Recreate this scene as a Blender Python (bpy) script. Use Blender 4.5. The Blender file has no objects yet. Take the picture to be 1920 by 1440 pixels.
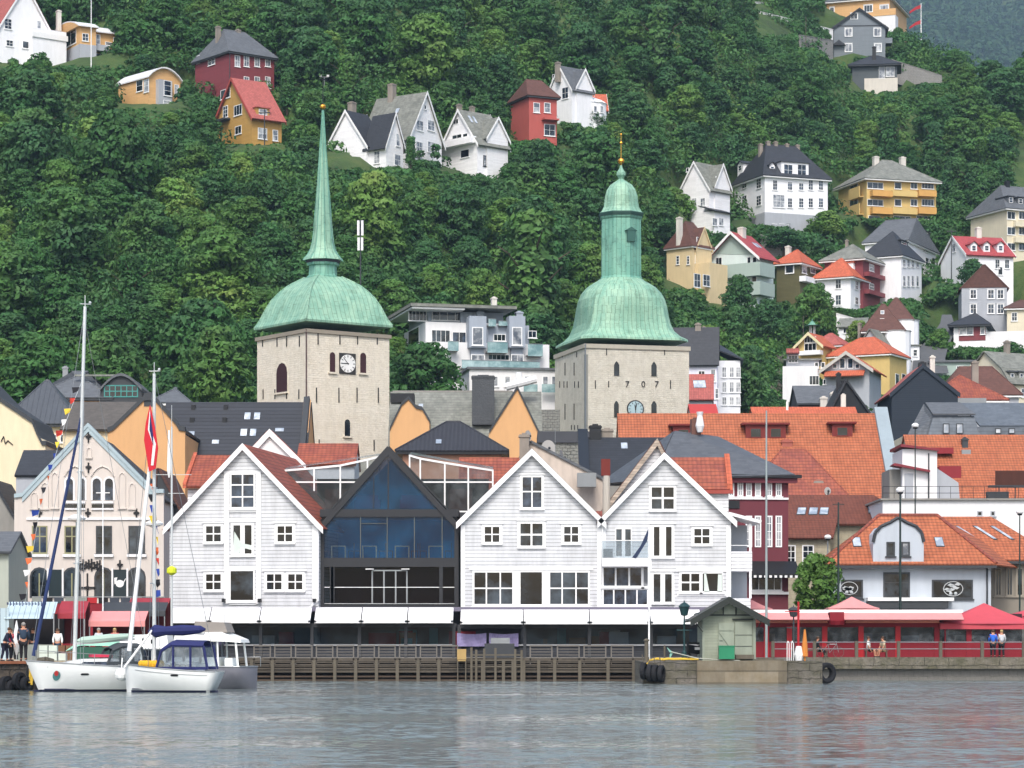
import bpy, math, random
import numpy as np
from mathutils import Vector, Matrix
random.seed(7)
F=5040.0; H=2.4; HY=1205.0; SEA=0.0; QZ=1.45
sc=bpy.context.scene; COL=sc.collection
R=math.radians
def P(px,py,Y): return Vector(((px-960)*Y/F, Y, H+(HY-py)*Y/F))
def X(px,Y): return (px-960)*Y/F
def Z(py,Y): return H+(HY-py)*Y/F
def m2(Y): return Y/F          # metres per photo pixel
# ---------------------------------------------------------------- materials
def lin(c):
    if isinstance(c,str):
        c=[int(c[i:i+2],16)/255 for i in (0,2,4)]
        c=[x/12.92 if x<=.04045 else ((x+.055)/1.055)**2.4 for x in c]
    return tuple(c)+(1,)
MATS={}
class NT:
    def __init__(s,name):
        s.m=bpy.data.materials.new(name); s.m.use_nodes=True; s.t=s.m.node_tree; s.b=s.t.nodes['Principled BSDF']; s.out=s.t.nodes['Material Output']
    def n(s,typ,**k):
        x=s.t.nodes.new(typ)
        for a,b in k.items():
            if a in x.inputs: x.inputs[a].default_value=b
            else: setattr(x,a,b)
        return x
    def l(s,a,b): s.t.links.new(a,b)
    def math(s,op,a,b=None,c=None):
        x=s.t.nodes.new('ShaderNodeMath'); x.operation=op
        for i,v in enumerate((a,b,c)):
            if v is None: continue
            if isinstance(v,(int,float)): x.inputs[i].default_value=v
            else: s.l(v,x.inputs[i])
        return x.outputs[0]
    def mix(s,fac,a,b,blend='MIX'):
        x=s.t.nodes.new('ShaderNodeMix'); x.data_type='RGBA'; x.blend_type=blend
        for i,v in ((0,fac),(6,a),(7,b)):
            if isinstance(v,(int,float,tuple)): x.inputs[i].default_value=v
            else: s.l(v,x.inputs[i])
        return x.outputs[2]
    def ramp(s,fac,stops):
        x=s.t.nodes.new('ShaderNodeValToRGB'); e=x.color_ramp.elements
        while len(e)<len(stops): e.new(.5)
        for i,(p,c) in enumerate(stops): e[i].position=p; e[i].color=c if len(c)==4 else tuple(c)+(1,)
        s.l(fac,x.inputs[0]); return x.outputs[0]
    def noise(s,vec,scale,detail=4,rough=.6,sx=1,sy=1,sz=1):
        mp=s.n('ShaderNodeMapping'); mp.inputs['Scale'].default_value=(sx*scale,sy*scale,sz*scale); s.l(vec,mp.inputs[0])
        x=s.n('ShaderNodeTexNoise',Scale=1.0,Detail=detail,Roughness=rough); s.l(mp.outputs[0],x.inputs['Vector']); return x.outputs[0]
    def bump(s,h,strength=.5,dist=.05):
        x=s.n('ShaderNodeBump',Strength=strength,Distance=dist); s.l(h,x.inputs['Height']); s.l(x.outputs[0],s.b.inputs['Normal'])
def fract(N,v): return N.math('FRACT',v)
def M(key,col,rough=.75,kind='plain',var=.12,grime=.12,pitch=.2,pu=.25,metal=0,dark=.5,spec=.4,col2=None,bump=.5):
    """procedural material: kind = plain, board, tile, seam, stone, slate, corr, planks"""
    if key in MATS: return MATS[key]
    N=NT(key); c=lin(col)
    tc=N.n('ShaderNodeTexCoord'); ob=tc.outputs['Object']; uv=tc.outputs['UV']
    sep=N.n('ShaderNodeSeparateXYZ'); N.l(uv,sep.inputs[0]); u,v=sep.outputs[0],sep.outputs[1]
    n1=N.noise(ob,.45,6); n2=N.noise(ob,2.2,5,sz=.18)
    k=N.math('MULTIPLY_ADD',n1,var*2,1-var)
    g=N.math('MULTIPLY_ADD',N.math('SMOOTH_MIN',n2,.62,.1),grime*2.2,1-grime*1.25)
    k=N.math('MULTIPLY',k,g); h=None
    hue=None
    if kind in('board','planks'):
        s=fract(N,N.math('DIVIDE',v,pitch)); row=N.math('FLOOR',N.math('DIVIDE',v,pitch))
        wn=N.n('ShaderNodeTexWhiteNoise',noise_dimensions='2D'); cb=N.n('ShaderNodeCombineXYZ'); N.l(row,cb.inputs[0]); 
        N.l(N.math('FLOOR',N.math('DIVIDE',u,3.1)),cb.inputs[1]); N.l(cb.outputs[0],wn.inputs[0])
        k=N.math('MULTIPLY',k,N.math('MULTIPLY_ADD',wn.outputs[0],.1 if kind=='board' else .5,.95 if kind=='board' else .72))
        j=N.math('GREATER_THAN',s,.14); k=N.math('MULTIPLY',k,N.math('MULTIPLY_ADD',j,1-dark,dark)); h=N.math('SUBTRACT',1,s)  # dark joint line: the shade under each board lap is painted into the colour
        N.bump(h,bump,.03)
    elif kind in('tile','slate'):
        r=N.math('DIVIDE',v,pitch); row=N.math('FLOOR',r); s=fract(N,r)
        uu=N.math('DIVIDE',u,pu)
        if kind=='slate': uu=N.math('ADD',uu,N.math('MULTIPLY',row,.5))
        cl=N.math('FLOOR',uu); wn=N.n('ShaderNodeTexWhiteNoise',noise_dimensions='2D'); cb=N.n('ShaderNodeCombineXYZ'); N.l(row,cb.inputs[0]); N.l(cl,cb.inputs[1]); N.l(cb.outputs[0],wn.inputs[0])
        k=N.math('MULTIPLY',k,N.math('MULTIPLY_ADD',wn.outputs[0],.24,.88))
        j=N.math('GREATER_THAN',s,.2); k=N.math('MULTIPLY',k,N.math('MULTIPLY_ADD',j,1-dark,dark))
        w=N.math('SINE',N.math('MULTIPLY',fract(N,uu),math.pi)); 
        if kind=='tile':
            h=N.math('ADD',N.math('MULTIPLY',w,.8),N.math('SUBTRACT',1,s)); k=N.math('MULTIPLY',k,N.math('MULTIPLY_ADD',w,.2,.87))
        else: h=N.math('SUBTRACT',1,s)
        N.bump(h,bump,.06)
    elif kind=='seam':
        s=fract(N,N.math('DIVIDE',u,pu)); j=N.math('GREATER_THAN',s,.14); k=N.math('MULTIPLY',k,N.math('MULTIPLY_ADD',j,1-dark,dark)); N.bump(j,bump,.04)
    elif kind=='corr':
        s=N.math('SINE',N.math('MULTIPLY',u,2*math.pi/pu)); k=N.math('MULTIPLY',k,N.math('MULTIPLY_ADD',s,.12,.9)); N.bump(s,bump,.04)
    elif kind=='stone':
        br=N.n('ShaderNodeTexBrick',Scale=1.0); br.inputs['Brick Width'].default_value=pu; br.inputs['Row Height'].default_value=pitch; br.inputs['Mortar Size'].default_value=.02; br.inputs['Mortar Smooth'].default_value=.6
        dn=N.noise(ob,1.6,3); vm=N.n('ShaderNodeVectorMath',operation='MULTIPLY_ADD'); cbx=N.n('ShaderNodeCombineXYZ'); N.l(dn,cbx.inputs[0]); N.l(dn,cbx.inputs[1]); N.l(cbx.outputs[0],vm.inputs[0]); vm.inputs[1].default_value=(.35,.3,0); N.l(uv,vm.inputs[2]); N.l(vm.outputs[0],br.inputs['Vector'])
        k=N.math('MULTIPLY',k,N.math('MULTIPLY_ADD',br.outputs['Fac'],-(1-dark),1)); n3=N.noise(ob,3.5,6,.7)
        k=N.math('MULTIPLY',k,N.math('MULTIPLY_ADD',n3,.36,.82)); h=N.math('ADD',N.math('MULTIPLY',n3,1.2),N.math('MULTIPLY',br.outputs['Fac'],-.6)); N.bump(h,bump,.12)
    else: N.bump(N.noise(ob,6,5),bump*.5,.02)
    base=c
    if col2: base=N.mix(N.ramp(N.noise(ob,.9,6,.7),[(.38,(0,0,0)),(.62,(1,1,1))]),c,lin(col2))
    hsv=N.n('ShaderNodeHueSaturation'); 
    if isinstance(base,tuple): hsv.inputs['Color'].default_value=base
    else: N.l(base,hsv.inputs['Color'])
    N.l(k,hsv.inputs['Value']); N.l(hsv.outputs[0],N.b.inputs['Base Color'])
    N.b.inputs['Roughness'].default_value=rough; N.b.inputs['Metallic'].default_value=metal; N.b.inputs['Specular IOR Level'].default_value=spec
    MATS[key]=N.m; return N.m
def glassmat(key,col,col2,alpha=0,rough=.06,scale=.9):
    if key in MATS: return MATS[key]
    N=NT(key); tc=N.n('ShaderNodeTexCoord'); ob=tc.outputs['Object']; oi=N.n('ShaderNodeObjectInfo')
    vm=N.n('ShaderNodeVectorMath',operation='MULTIPLY_ADD'); N.l(oi.outputs['Random'],vm.inputs[0]); vm.inputs[1].default_value=(37,51,29); N.l(ob,vm.inputs[2])
    f=N.ramp(N.noise(vm.outputs[0],scale,4,.6),[(.42,(0,0,0)),(.7,(1,1,1))]); N.l(N.mix(f,lin(col),lin(col2)),N.b.inputs['Base Color'])
    N.b.inputs['Roughness'].default_value=rough; N.b.inputs['IOR'].default_value=1.5; N.b.inputs['Specular IOR Level'].default_value=.6
    if alpha:
        tr=N.n('ShaderNodeBsdfTransparent'); tr.inputs[0].default_value=lin('e8eef2'); mx=N.n('ShaderNodeMixShader',Fac=alpha); N.l(N.b.outputs[0],mx.inputs[1]); N.l(tr.outputs[0],mx.inputs[2]); N.l(mx.outputs[0],N.out.inputs[0])
    MATS[key]=N.m; return N.m
def copper(key,c1,c2,c3):
    N=NT(key); tc=N.n('ShaderNodeTexCoord'); ob=tc.outputs['Object']; uv=tc.outputs['UV']
    sep=N.n('ShaderNodeSeparateXYZ'); N.l(uv,sep.inputs[0]); u,v=sep.outputs[0],sep.outputs[1]
    n=N.noise(ob,1.1,6,.65,sz=.22); n2=N.noise(ob,.5,5,.7,sz=.5); n3=N.noise(ob,5,4)
    c=N.mix(N.ramp(n,[(.38,(0,0,0)),(.62,(1,1,1))]),lin(c1),lin(c2)); c=N.mix(N.ramp(n2,[(.54,(0,0,0)),(.7,(.9,.9,.9))]),c,lin(c3))
    s=fract(N,N.math('DIVIDE',u,.55)); j=N.math('GREATER_THAN',s,.12); s2=fract(N,N.math('DIVIDE',N.math('ADD',v,N.math('MULTIPLY',N.math('FLOOR',N.math('DIVIDE',u,.55)),.83)),1.9)); j2=N.math('GREATER_THAN',s2,.035)
    k=N.math('MULTIPLY',N.math('MULTIPLY_ADD',j,.42,.58),N.math('MULTIPLY_ADD',j2,.3,.7)); k=N.math('MULTIPLY',k,N.math('MULTIPLY_ADD',n3,.4,.8))
    hs=N.n('ShaderNodeHueSaturation'); N.l(c,hs.inputs['Color']); N.l(k,hs.inputs['Value']); N.l(hs.outputs[0],N.b.inputs['Base Color'])
    N.b.inputs['Roughness'].default_value=.65; N.bump(N.math('SUBTRACT',n3,j),.6,.04); MATS[key]=N.m; return N.m
# ---------------------------------------------------------------- mesh builder
class MB:
    def __init__(s): s.v=[]; s.f=[]
    def add(s,vs,fs):
        b=len(s.v); s.v+=[tuple(p) for p in vs]; s.f+=[tuple(b+i for i in f) for f in fs]; return s
    def box(s,x0,y0,z0,x1,y1,z1):
        if x0>x1:x0,x1=x1,x0
        if y0>y1:y0,y1=y1,y0
        if z0>z1:z0,z1=z1,z0
        return s.add([(x0,y0,z0),(x1,y0,z0),(x1,y1,z0),(x0,y1,z0),(x0,y0,z1),(x1,y0,z1),(x1,y1,z1),(x0,y1,z1)],[(0,3,2,1),(4,5,6,7),(0,1,5,4),(1,2,6,5),(2,3,7,6),(3,0,4,7)])
    def prism(s,poly,vec):
        n=len(poly); v=Vector(vec); p=[Vector(q) for q in poly]
        return s.add(p+[q+v for q in p],[tuple(range(n))[::-1],tuple(range(n,2*n))]+[(i,(i+1)%n,n+(i+1)%n,n+i) for i in range(n)])
    def slab(s,poly,t=.16):
        p=[Vector(q) for q in poly]; nn=(p[1]-p[0]).cross(p[2]-p[0]).normalized()
        if nn.z<0: nn=-nn; 
        return s.prism([q+nn*t for q in p],-nn*t)
    def tube(s,a,b,r,r2=None,n=7):
        a=Vector(a); b=Vector(b); r2=r if r2 is None else r2; d=(b-a)
        if d.length<1e-6: return s
        d.normalize(); x=d.orthogonal().normalized(); y=d.cross(x); vs=[]
        for c,rr in((a,r),(b,r2)):
            for i in range(n): t=2*math.pi*i/n; vs.append(c+(x*math.cos(t)+y*math.sin(t))*rr)
        return s.add(vs,[tuple(range(n))[::-1],tuple(range(n,2*n))]+[(i,(i+1)%n,n+(i+1)%n,n+i) for i in range(n)])
    def path(s,pts,r,n=6,r2=None):
        k=len(pts)-1
        for i in range(k):
            ra=r if r2 is None else r+(r2-r)*i/k; rb=r if r2 is None else r+(r2-r)*(i+1)/k
            s.tube(pts[i],pts[i+1],ra,rb,n)
        return s
    def rings(s,rings,cap=True,close=True):
        n=len(rings[0]); b=len(s.v)
        for r in rings: s.v+=[tuple(p) for p in r]
        for k in range(len(rings)-1):
            for i in range(n if close else n-1):
                j=(i+1)%n; s.f.append((b+k*n+i,b+k*n+j,b+(k+1)*n+j,b+(k+1)*n+i))
        if cap: s.f.append(tuple(b+i for i in range(n))[::-1]); s.f.append(tuple(b+(len(rings)-1)*n+i for i in range(n)))
        return s
    def lathe(s,prof,n=16,cx=0,cy=0,rot=0):
        return s.rings([[(cx+r*math.cos(2*math.pi*i/n+rot),cy+r*math.sin(2*math.pi*i/n+rot),z) for i in range(n)] for r,z in prof])
    def ball(s,c,r,n=10,sz=1):
        return s.lathe([(max(.001,r*math.sin(math.pi*k/6)),c[2]-r*sz*math.cos(math.pi*k/6)) for k in range(7)],n,c[0],c[1])
    def build(s,name,mat,parent=None,smooth=False,loc=None,label=None):
        me=bpy.data.meshes.new(name); me.from_pydata(s.v,[],s.f); me.update()
        uvl=me.uv_layers.new(name='UVMap').data; vs=me.vertices; Zup=Vector((0,0,1))
        for p in me.polygons:
            n=p.normal
            if abs(n.z)>.999: U=Vector((1,0,0)); V=Vector((0,1,0))
            else: U=Zup.cross(n).normalized(); V=n.cross(U)
            for li in p.loop_indices:
                co=vs[me.loops[li].vertex_index].co; uvl[li].uv=(co.dot(U),co.dot(V))
            p.use_smooth=smooth
        me.materials.append(mat); o=bpy.data.objects.new(name,me); COL.objects.link(o)
        if parent: o.parent=parent
        if loc is not None: o.location=loc
        if label: o['label']=label
        return o
def tag(o,label,cat,group=None):
    o['label']=label; o['category']=cat
    if group: o['group']=group
    return o
def struct(o,kind='structure'): o['kind']=kind; return o
def thing(name,label,cat,loc,rz=0,group=None):
    o=bpy.data.objects.new(name,None); COL.objects.link(o); o.location=loc; o.rotation_euler=(0,0,rz); o.empty_display_size=.3
    return tag(o,label,cat,group)
def copytree(o,parent=None):
    c=o.copy(); COL.objects.link(c); c.parent=parent
    for ch in list(o.children): copytree(ch,c)
    return c
def text_mesh(name,txt,mat,parent,mtx,size,ext=.02):
    cu=bpy.data.curves.new('t','FONT'); cu.body=txt; cu.size=size; cu.extrude=ext; cu.align_x='CENTER'; cu.align_y='CENTER'; cu.resolution_u=2
    to=bpy.data.objects.new('t',cu); COL.objects.link(to); dg=bpy.context.evaluated_depsgraph_get()
    me=bpy.data.meshes.new_from_object(to.evaluated_get(dg)); COL.objects.unlink(to); bpy.data.objects.remove(to)
    me.transform(mtx); me.name=name; me.materials.clear(); me.materials.append(mat); o=bpy.data.objects.new(name,me); COL.objects.link(o)
    if parent: o.parent=parent
    return o
# palette
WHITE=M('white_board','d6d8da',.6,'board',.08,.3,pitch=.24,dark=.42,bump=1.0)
WPAINT=M('white_paint','e6e7e6',.5,'plain',.03,.05)
WPLAS=M('white_plaster','dedede',.8,'plain',.06,.12)
GL=glassmat('window_glass','0a0e13','46525c',rough=.05,scale=.55); GLB=glassmat('window_glass_blue','0d1320','46566a'); GLC=glassmat('window_glass_curtain','59606a','c3c6c8'); GLD=glassmat('window_glass_black','08090c','262d34',scale=.6)
BLACK=M('black_metal','17191c',.5); DKGREY=M('dark_grey','3a3d40',.7); STEEL=M('grey_steel','8d9193',.45,metal=.6); WOODG=M('weathered_wood','4c463d',.85,'planks',.2,.3,pitch=.24,dark=.35)
WOODP=M('weathered_post','5d574b',.85,'plain',.25,.3); TILE=M('orange_tile','ad6543',.7,'tile',.14,.16,pitch=.44,pu=.3,dark=.42,col2='a05a3b',bump=.9)
TILER=M('red_tile','86463a',.7,'tile',.18,.22,pitch=.4,pu=.3,dark=.5,col2='98533c'); TILEB=M('brown_tile','6c3d2e',.75,'tile',.16,.2,pitch=.4,pu=.3,dark=.6)
SLATE=M('dark_slate','34373c',.6,'slate',.14,.2,pitch=.3,pu=.4,dark=.6); SLATEL=M('light_slate','85877f',.8,'slate',.2,.25,pitch=.4,pu=.45,dark=.75,col2='6c6f68')
SLATEM=M('grey_slate','5e6266',.7,'slate',.15,.2,pitch=.4,pu=.45,dark=.7); MROOF=M('metal_roof','4b4f54',.45,'seam',.1,.2,pu=.5,dark=.7)
ORANGE=M('orange_plaster','cb9b68',.85,'plain',.06,.12); CONC=M('concrete','8b8983',.85,'plain',.14,.25)
RED=M('red_paint','a5161f',.6); GOLD=M('gilding','e0a23c',.3,metal=.9)
# ---------------------------------------------------------------- camera, light
cam=bpy.data.cameras.new('camera'); co=bpy.data.objects.new('camera',cam); COL.objects.link(co); sc.camera=co
co.location=(0,0,H); co.rotation_euler=(R(90),0,0); cam.sensor_width=36; cam.lens=36*F/1920; cam.shift_y=(HY-720)/1920; cam.clip_end=9000; cam.clip_start=.5
w=bpy.data.worlds.new('World'); sc.world=w; w.use_nodes=True; nt=w.node_tree
sky=nt.nodes.new('ShaderNodeTexSky'); sky.sky_type='NISHITA'; sky.sun_disc=False; sky.sun_elevation=R(50); SUNAZ=R(186); sky.sun_rotation=SUNAZ; sky.air_density=1.0; sky.dust_density=3.5; sky.ozone_density=1.0
nt.links.new(sky.outputs[0],nt.nodes['Background'].inputs[0]); nt.nodes['Background'].inputs[1].default_value=.15
sl=bpy.data.lights.new('sun','SUN'); sl.energy=1.3; sl.angle=R(16); sl.color=(1,.98,.95); so=bpy.data.objects.new('sun',sl); COL.objects.link(so)
sd=Vector((math.sin(SUNAZ)*math.cos(R(50)),math.cos(SUNAZ)*math.cos(R(50)),math.sin(R(50)))); so.rotation_euler=sd.to_track_quat('Z','Y').to_euler()
sc.view_settings.view_transform='Standard'; sc.view_settings.look='None'; sc.view_settings.exposure=.78; sc.view_settings.gamma=1
# ---------------------------------------------------------------- terrain
KPX=[-500,0,650,1050,1330,1620,1920,2500]; KPY=[800,760,600,420,250,100,0,-100]
KT=[[318,325,350,384,415,450,485,530],[318,325,350,384,415,450,485,530],[320,328,352,388,422,460,498,550],[350,360,392,428,462,505,545,600],[370,390,440,480,510,540,580,640],[385,410,455,510,555,600,640,700],[400,420,460,520,570,620,665,720],[400,420,460,520,570,620,665,720]]
def gY(px,py):
    px=min(max(px,-500),2500); py=min(max(py,-100),800)
    i=max(k for k in range(len(KPX)-1) if KPX[k]<=px); a=(px-KPX[i])/(KPX[i+1]-KPX[i])
    j=max(k for k in range(len(KPY)-1) if KPY[k]>=py); b=(KPY[j]-py)/(KPY[j]-KPY[j+1])
    f=lambda c: KT[c][j]*(1-b)+KT[c][j+1]*b
    return f(i)*(1-a)+f(i+1)*a
def crest(px): # photo height of the near ridge towards the right
    if px<1640: return -100
    return np.interp(px,[1640,1690,1760,1850,1920,2500],[-100,60,120,152,165,300])
KEEP=[]   # (x0,y0,x1,y1,Y): photo rectangles of buildings and their distance, so that no tree is planted in front of them
def capz(x,y,z):
    for b in FOOT:
        if b.Y<322: continue
        dx,dy=x-b.O.x,y-b.O.y
        if abs(dx)>40 or abs(dy)>40: continue
        u=dx*b.ca+dy*b.sa; v=-dx*b.sa+dy*b.ca; d=max(-u,u-b.W,v-b.D,-v,0)
        if v>b.D+2.2: continue
        if v<-.5 and not (v>-3 and b.a!=0): continue
        if d<8: z=min(z,b.O.z-.4+max(0,d-1.8)*.8)
    return z
def land():
    cols=list(range(-500,2501,25)); rows=list(range(800,-101,-15)); vs=[];fs=[]
    pre=[(172,-3.0),(172.5,1.2),(200,1.3),(240,1.4)]
    allr=[]
    for px in cols:
        c=[]
        for Y,z in pre+[(gY(px,800)-14,1.7)]: c.append((X(px,Y),Y,z))
        for py in rows:
            pyy=max(py,crest(px)); y=gY(px,pyy)
            if py<crest(px): # behind the ridge the ground falls away
                k=(crest(px)-py)/15; y=gY(px,crest(px))+k*14; z=Z(crest(px),gY(px,crest(px)))-k*5
            else:
                z=Z(pyy,y)
                z+=.8*math.sin(px*.031+py*.02)+.6*math.sin(py*.05-px*.013)
            c.append((X(px,y),y,z))
        allr.append(c)
    n=len(allr[0])
    for c in allr:
        for j,(x,y,z) in enumerate(c):
            c[j]=(x,y,capz(x,y,z))
    for c in allr: vs+=c
    for i in range(len(allr)-1):
        for j in range(n-1): a=i*n+j; fs.append((a,a+n,a+n+1,a+1))
    N=NT('forest_floor'); tc=N.n('ShaderNodeTexCoord'); nz=N.noise(tc.outputs['Object'],.12,6,.7); nz2=N.noise(tc.outputs['Object'],.8,6,.7)
    c=N.ramp(nz,[(.3,lin('26381a')),(.5,lin('3c5424')),(.7,lin('55602f'))]); N.l(N.mix(N.ramp(nz2,[(.55,(0,0,0)),(.8,(.6,.6,.6))]),c,lin('5a5238')),N.b.inputs['Base Color']); N.b.inputs['Roughness'].default_value=.95; N.bump(nz2,.8,.4)
    m=MB().add(vs,fs); o=m.build('hill_terrain',N.m,smooth=True); struct(o)
    # town ground: paving between the houses and the quay
    g=MB().box(-60,171.4,-3,80,298,QZ); struct(g.build('town_ground',M('paving','6f6d68',.9,'stone',.15,.2,pitch=.4,pu=.6,dark=.8)))
    # far hill, hazy blue
    vs=[];fs=[];nx=60;ny=30
    for i in range(nx+1):
        for j in range(ny+1):
            px=900+i*30; Y=2300+j*90; py=300-j*22+25*math.sin(i*.5+j*.3)
            vs.append(P(px,py,Y))
    for i in range(nx):
        for j in range(ny): a=i*(ny+1)+j; fs.append((a,a+ny+1,a+ny+2,a+1))
    struct(MB().add(vs,fs).build('far_hill',N.m,smooth=True))
# ---------------------------------------------------------------- water
def water():
    N=NT('harbour_water'); tc=N.n('ShaderNodeTexCoord'); ob=tc.outputs['Object']; b=N.b
    b.inputs['Base Color'].default_value=lin('6c7674'); b.inputs['Roughness'].default_value=.1; b.inputs['IOR'].default_value=1.45; b.inputs['Specular IOR Level'].default_value=.7
    def nv(sc_,sx,sy,det,seed):
        mp=N.n('ShaderNodeMapping'); mp.inputs['Scale'].default_value=(sc_*sx,sc_*sy,1); mp.inputs['Location'].default_value=(seed,seed*2,seed); N.l(ob,mp.inputs[0])
        x=N.n('ShaderNodeTexNoise',Scale=1.0,Detail=det,Roughness=.6); N.l(mp.outputs[0],x.inputs['Vector'])
        v=N.n('ShaderNodeVectorMath',operation='SUBTRACT'); N.l(x.outputs['Color'],v.inputs[0]); v.inputs[1].default_value=(.5,.5,.5); return v.outputs[0]
    def vm(op,a,b_):
        v=N.n('ShaderNodeVectorMath',operation=op)
        for i,q in enumerate((a,b_)):
            if isinstance(q,tuple): v.inputs[i].default_value=q
            else: N.l(q,v.inputs[i])
        return v.outputs[0]
    patch=N.ramp(N.noise(ob,.03,4,.6,sx=.4,sy=2.2),[(.4,(.16,.16,.16)),(.56,(1,1,1))])
    s=vm('ADD',vm('MULTIPLY',nv(3.1,.85,1.0,3,3),(1.7,3.7,0)),vm('MULTIPLY',nv(.42,.7,1.0,2,9),(.5,1.2,0))); s=vm('MULTIPLY',s,patch)
    s=vm('NORMALIZE',vm('ADD',s,(0,0,1)),(0,0,0)); N.l(s,b.inputs['Normal'])
    x=range(-400,401,50); m=MB(); m.add([(-900,-600,0),(900,-600,0),(900,300,0),(-900,300,0)],[(0,1,2,3)]); struct(m.build('water',N.m))
water()
# ---------------------------------------------------------------- foliage
def leafmat(key,stops,rough=.6):
    N=NT(key); oi=N.n('ShaderNodeObjectInfo'); tc=N.n('ShaderNodeTexCoord'); geo=N.n('ShaderNodeNewGeometry')
    nbig=N.noise(geo.outputs['Position'],.07,2,.5); rnd_=N.math('ADD',N.math('MULTIPLY',oi.outputs['Random'],.75),N.math('MULTIPLY_ADD',nbig,1.0,-.38)); c=N.ramp(rnd_,stops); nz=N.noise(geo.outputs['Position'],.35,3,.6); nz2=N.noise(geo.outputs['Position'],2.5,2,.6)
    hs=N.n('ShaderNodeHueSaturation'); N.l(c,hs.inputs['Color']); N.l(N.math('MULTIPLY_ADD',nz,.05,.475),hs.inputs['Hue']); N.l(N.math('MULTIPLY',N.math('MULTIPLY_ADD',nz,1.1,.5),N.math('MULTIPLY_ADD',nz2,.7,.65)),hs.inputs['Value'])
    N.l(hs.outputs[0],N.b.inputs['Base Color']); N.b.inputs['Roughness'].default_value=rough; N.b.inputs['Specular IOR Level'].default_value=.25
    tl=N.n('ShaderNodeBsdfTranslucent'); N.l(hs.outputs[0],tl.inputs[0]); mx=N.n('ShaderNodeMixShader',Fac=.25); N.l(N.b.outputs[0],mx.inputs[1]); N.l(tl.outputs[0],mx.inputs[2]); N.l(mx.outputs[0],N.out.inputs[0])
    MATS[key]=N.m; return N.m
LEAF=leafmat('leaves',[(0,lin('30542a')),(.25,lin('416a34')),(.5,lin('395f38')),(.75,lin('527737')),(.93,lin('66873f')),(1,lin('7b9348'))])
LEAFB=leafmat('shrub_leaves',[(0,lin('31512a')),(1,lin('3e6036'))])
BARK=M('bark','4a4034',.9)
def leaf_mesh(name,lobes,per,size,seed,mat,up=.45):
    """lobes: (x,y,z,rx,ry,rz); many small leaf-spray quads on each lobe's shell"""
    rs=np.random.RandomState(seed); L=np.array(lobes,float); n=len(L)*per
    l=np.repeat(np.arange(len(L)),per); d=rs.normal(size=(n,3)); d[:,2]=d[:,2]*.8+up; d/=np.linalg.norm(d,axis=1)[:,None]
    rad=1-np.abs(rs.normal(size=(n,1)))*.16; c=L[l,:3]+d*L[l,3:]*rad
    nn=d+rs.normal(size=(n,3))*.45; nn[:,2]+=.25; nn/=np.linalg.norm(nn,axis=1)[:,None]
    t=np.cross(nn,rs.normal(size=(n,3))); t/=np.linalg.norm(t,axis=1)[:,None]; b=np.cross(nn,t)
    s=size*(.6+.8*rs.rand(n,1)); a=s*t; e=s*.55*b
    V=np.stack([c-a,c-e*.9,c+a,c+e],1).reshape(-1,3)
    me=bpy.data.meshes.new(name); me.vertices.add(4*n); me.vertices.foreach_set('co',V.ravel()); me.loops.add(4*n); me.loops.foreach_set('vertex_index',np.arange(4*n,dtype=np.int32))
    me.polygons.add(n); me.polygons.foreach_set('loop_start',np.arange(0,4*n,4,dtype=np.int32)); me.polygons.foreach_set('loop_total',np.full(n,4,dtype=np.int32)); me.update(); me.validate(); me.materials.append(mat)
    return me
def crown_lobes(seed,h=9,w=4.6,n=46,cone=0):
    r=random.Random(seed); out=[]
    for i in range(n):
        t=(i+.5)/n; z=h*(.18+.8*t**.85); env=w*math.sin(math.pi*min(1,(z/h)*.78+.14))**.75 if not cone else w*(1.03-z/h)**.8
        k=r.random()**.45; a=i*2.4+r.random(); q=max(.15,env-.9)*k
        s=(1.0+.7*r.random())*(1.05-.25*t)
        out.append((q*math.cos(a),q*math.sin(a),z,s*1.15,s*1.15,s*.62))
    return out
CROWNS=[leaf_mesh('crown',crown_lobes(s,h=8.2+s%3*.8,w=4.3+.3*(s%2),n=58),150,.295,s,LEAF) for s in range(7)]
FINE=[leaf_mesh('crown',crown_lobes(s+40,h=8.5,w=4.2,n=60),90,.3,s+40,LEAF) for s in range(2)]
CONE=[leaf_mesh('crown',crown_lobes(s+80,h=9,w=2.0,n=50,cone=1),60,.3,s+80,LEAF) for s in range(1)]
def trunk_mesh():
    m=MB(); m.path([(0,0,-2.5),(0,0,1),(.2,.1,3.2),(0,.2,5.5),(.1,0,7.2)],.32,7,.07); r=random.Random(3)
    for i in range(9):
        a=i*2.4; z=2.2+i*.5; m.path([(0,0,z),(1.1*math.cos(a),1.1*math.sin(a),z+.8),(2.6*math.cos(a),2.6*math.sin(a),z+1.9)],.13,5,.03)
    me=m.build('trunk',BARK); d=me.data; COL.objects.unlink(me); bpy.data.objects.remove(me); return d
TRUNK=trunk_mesh()
def tree(loc,s,mesh,label='dense green broadleaf tree in the wood on the hillside',group='broadleaf trees of the hillside wood',name='broadleaf_tree',sz=None,rz=None,cat='tree',bare=True):
    t=thing(name,label,cat,loc,random.random()*6.28 if rz is None else rz,group); t.scale=(s,s,sz or s)
    c=bpy.data.objects.new('crown',mesh); COL.objects.link(c); c.parent=t
    if bare: k=bpy.data.objects.new('trunk',TRUNK); COL.objects.link(k); k.parent=t
    return t
def infoot(x,y,mg):
    for b in FOOT:
        if b.Y<322: continue
        dx,dy=x-b.O.x,y-b.O.y; u=dx*b.ca+dy*b.sa; v=-dx*b.sa+dy*b.ca
        if -mg<u<b.W+mg and -mg<v<b.D+mg: return True
    return False
def blocked(x0,y0,x1,y1,Y):
    for a,b,c,d,YY in KEEP:
        if YY>Y-1 and x0<c and x1>a and y0<d and y1>b: return True
    return False
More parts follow.
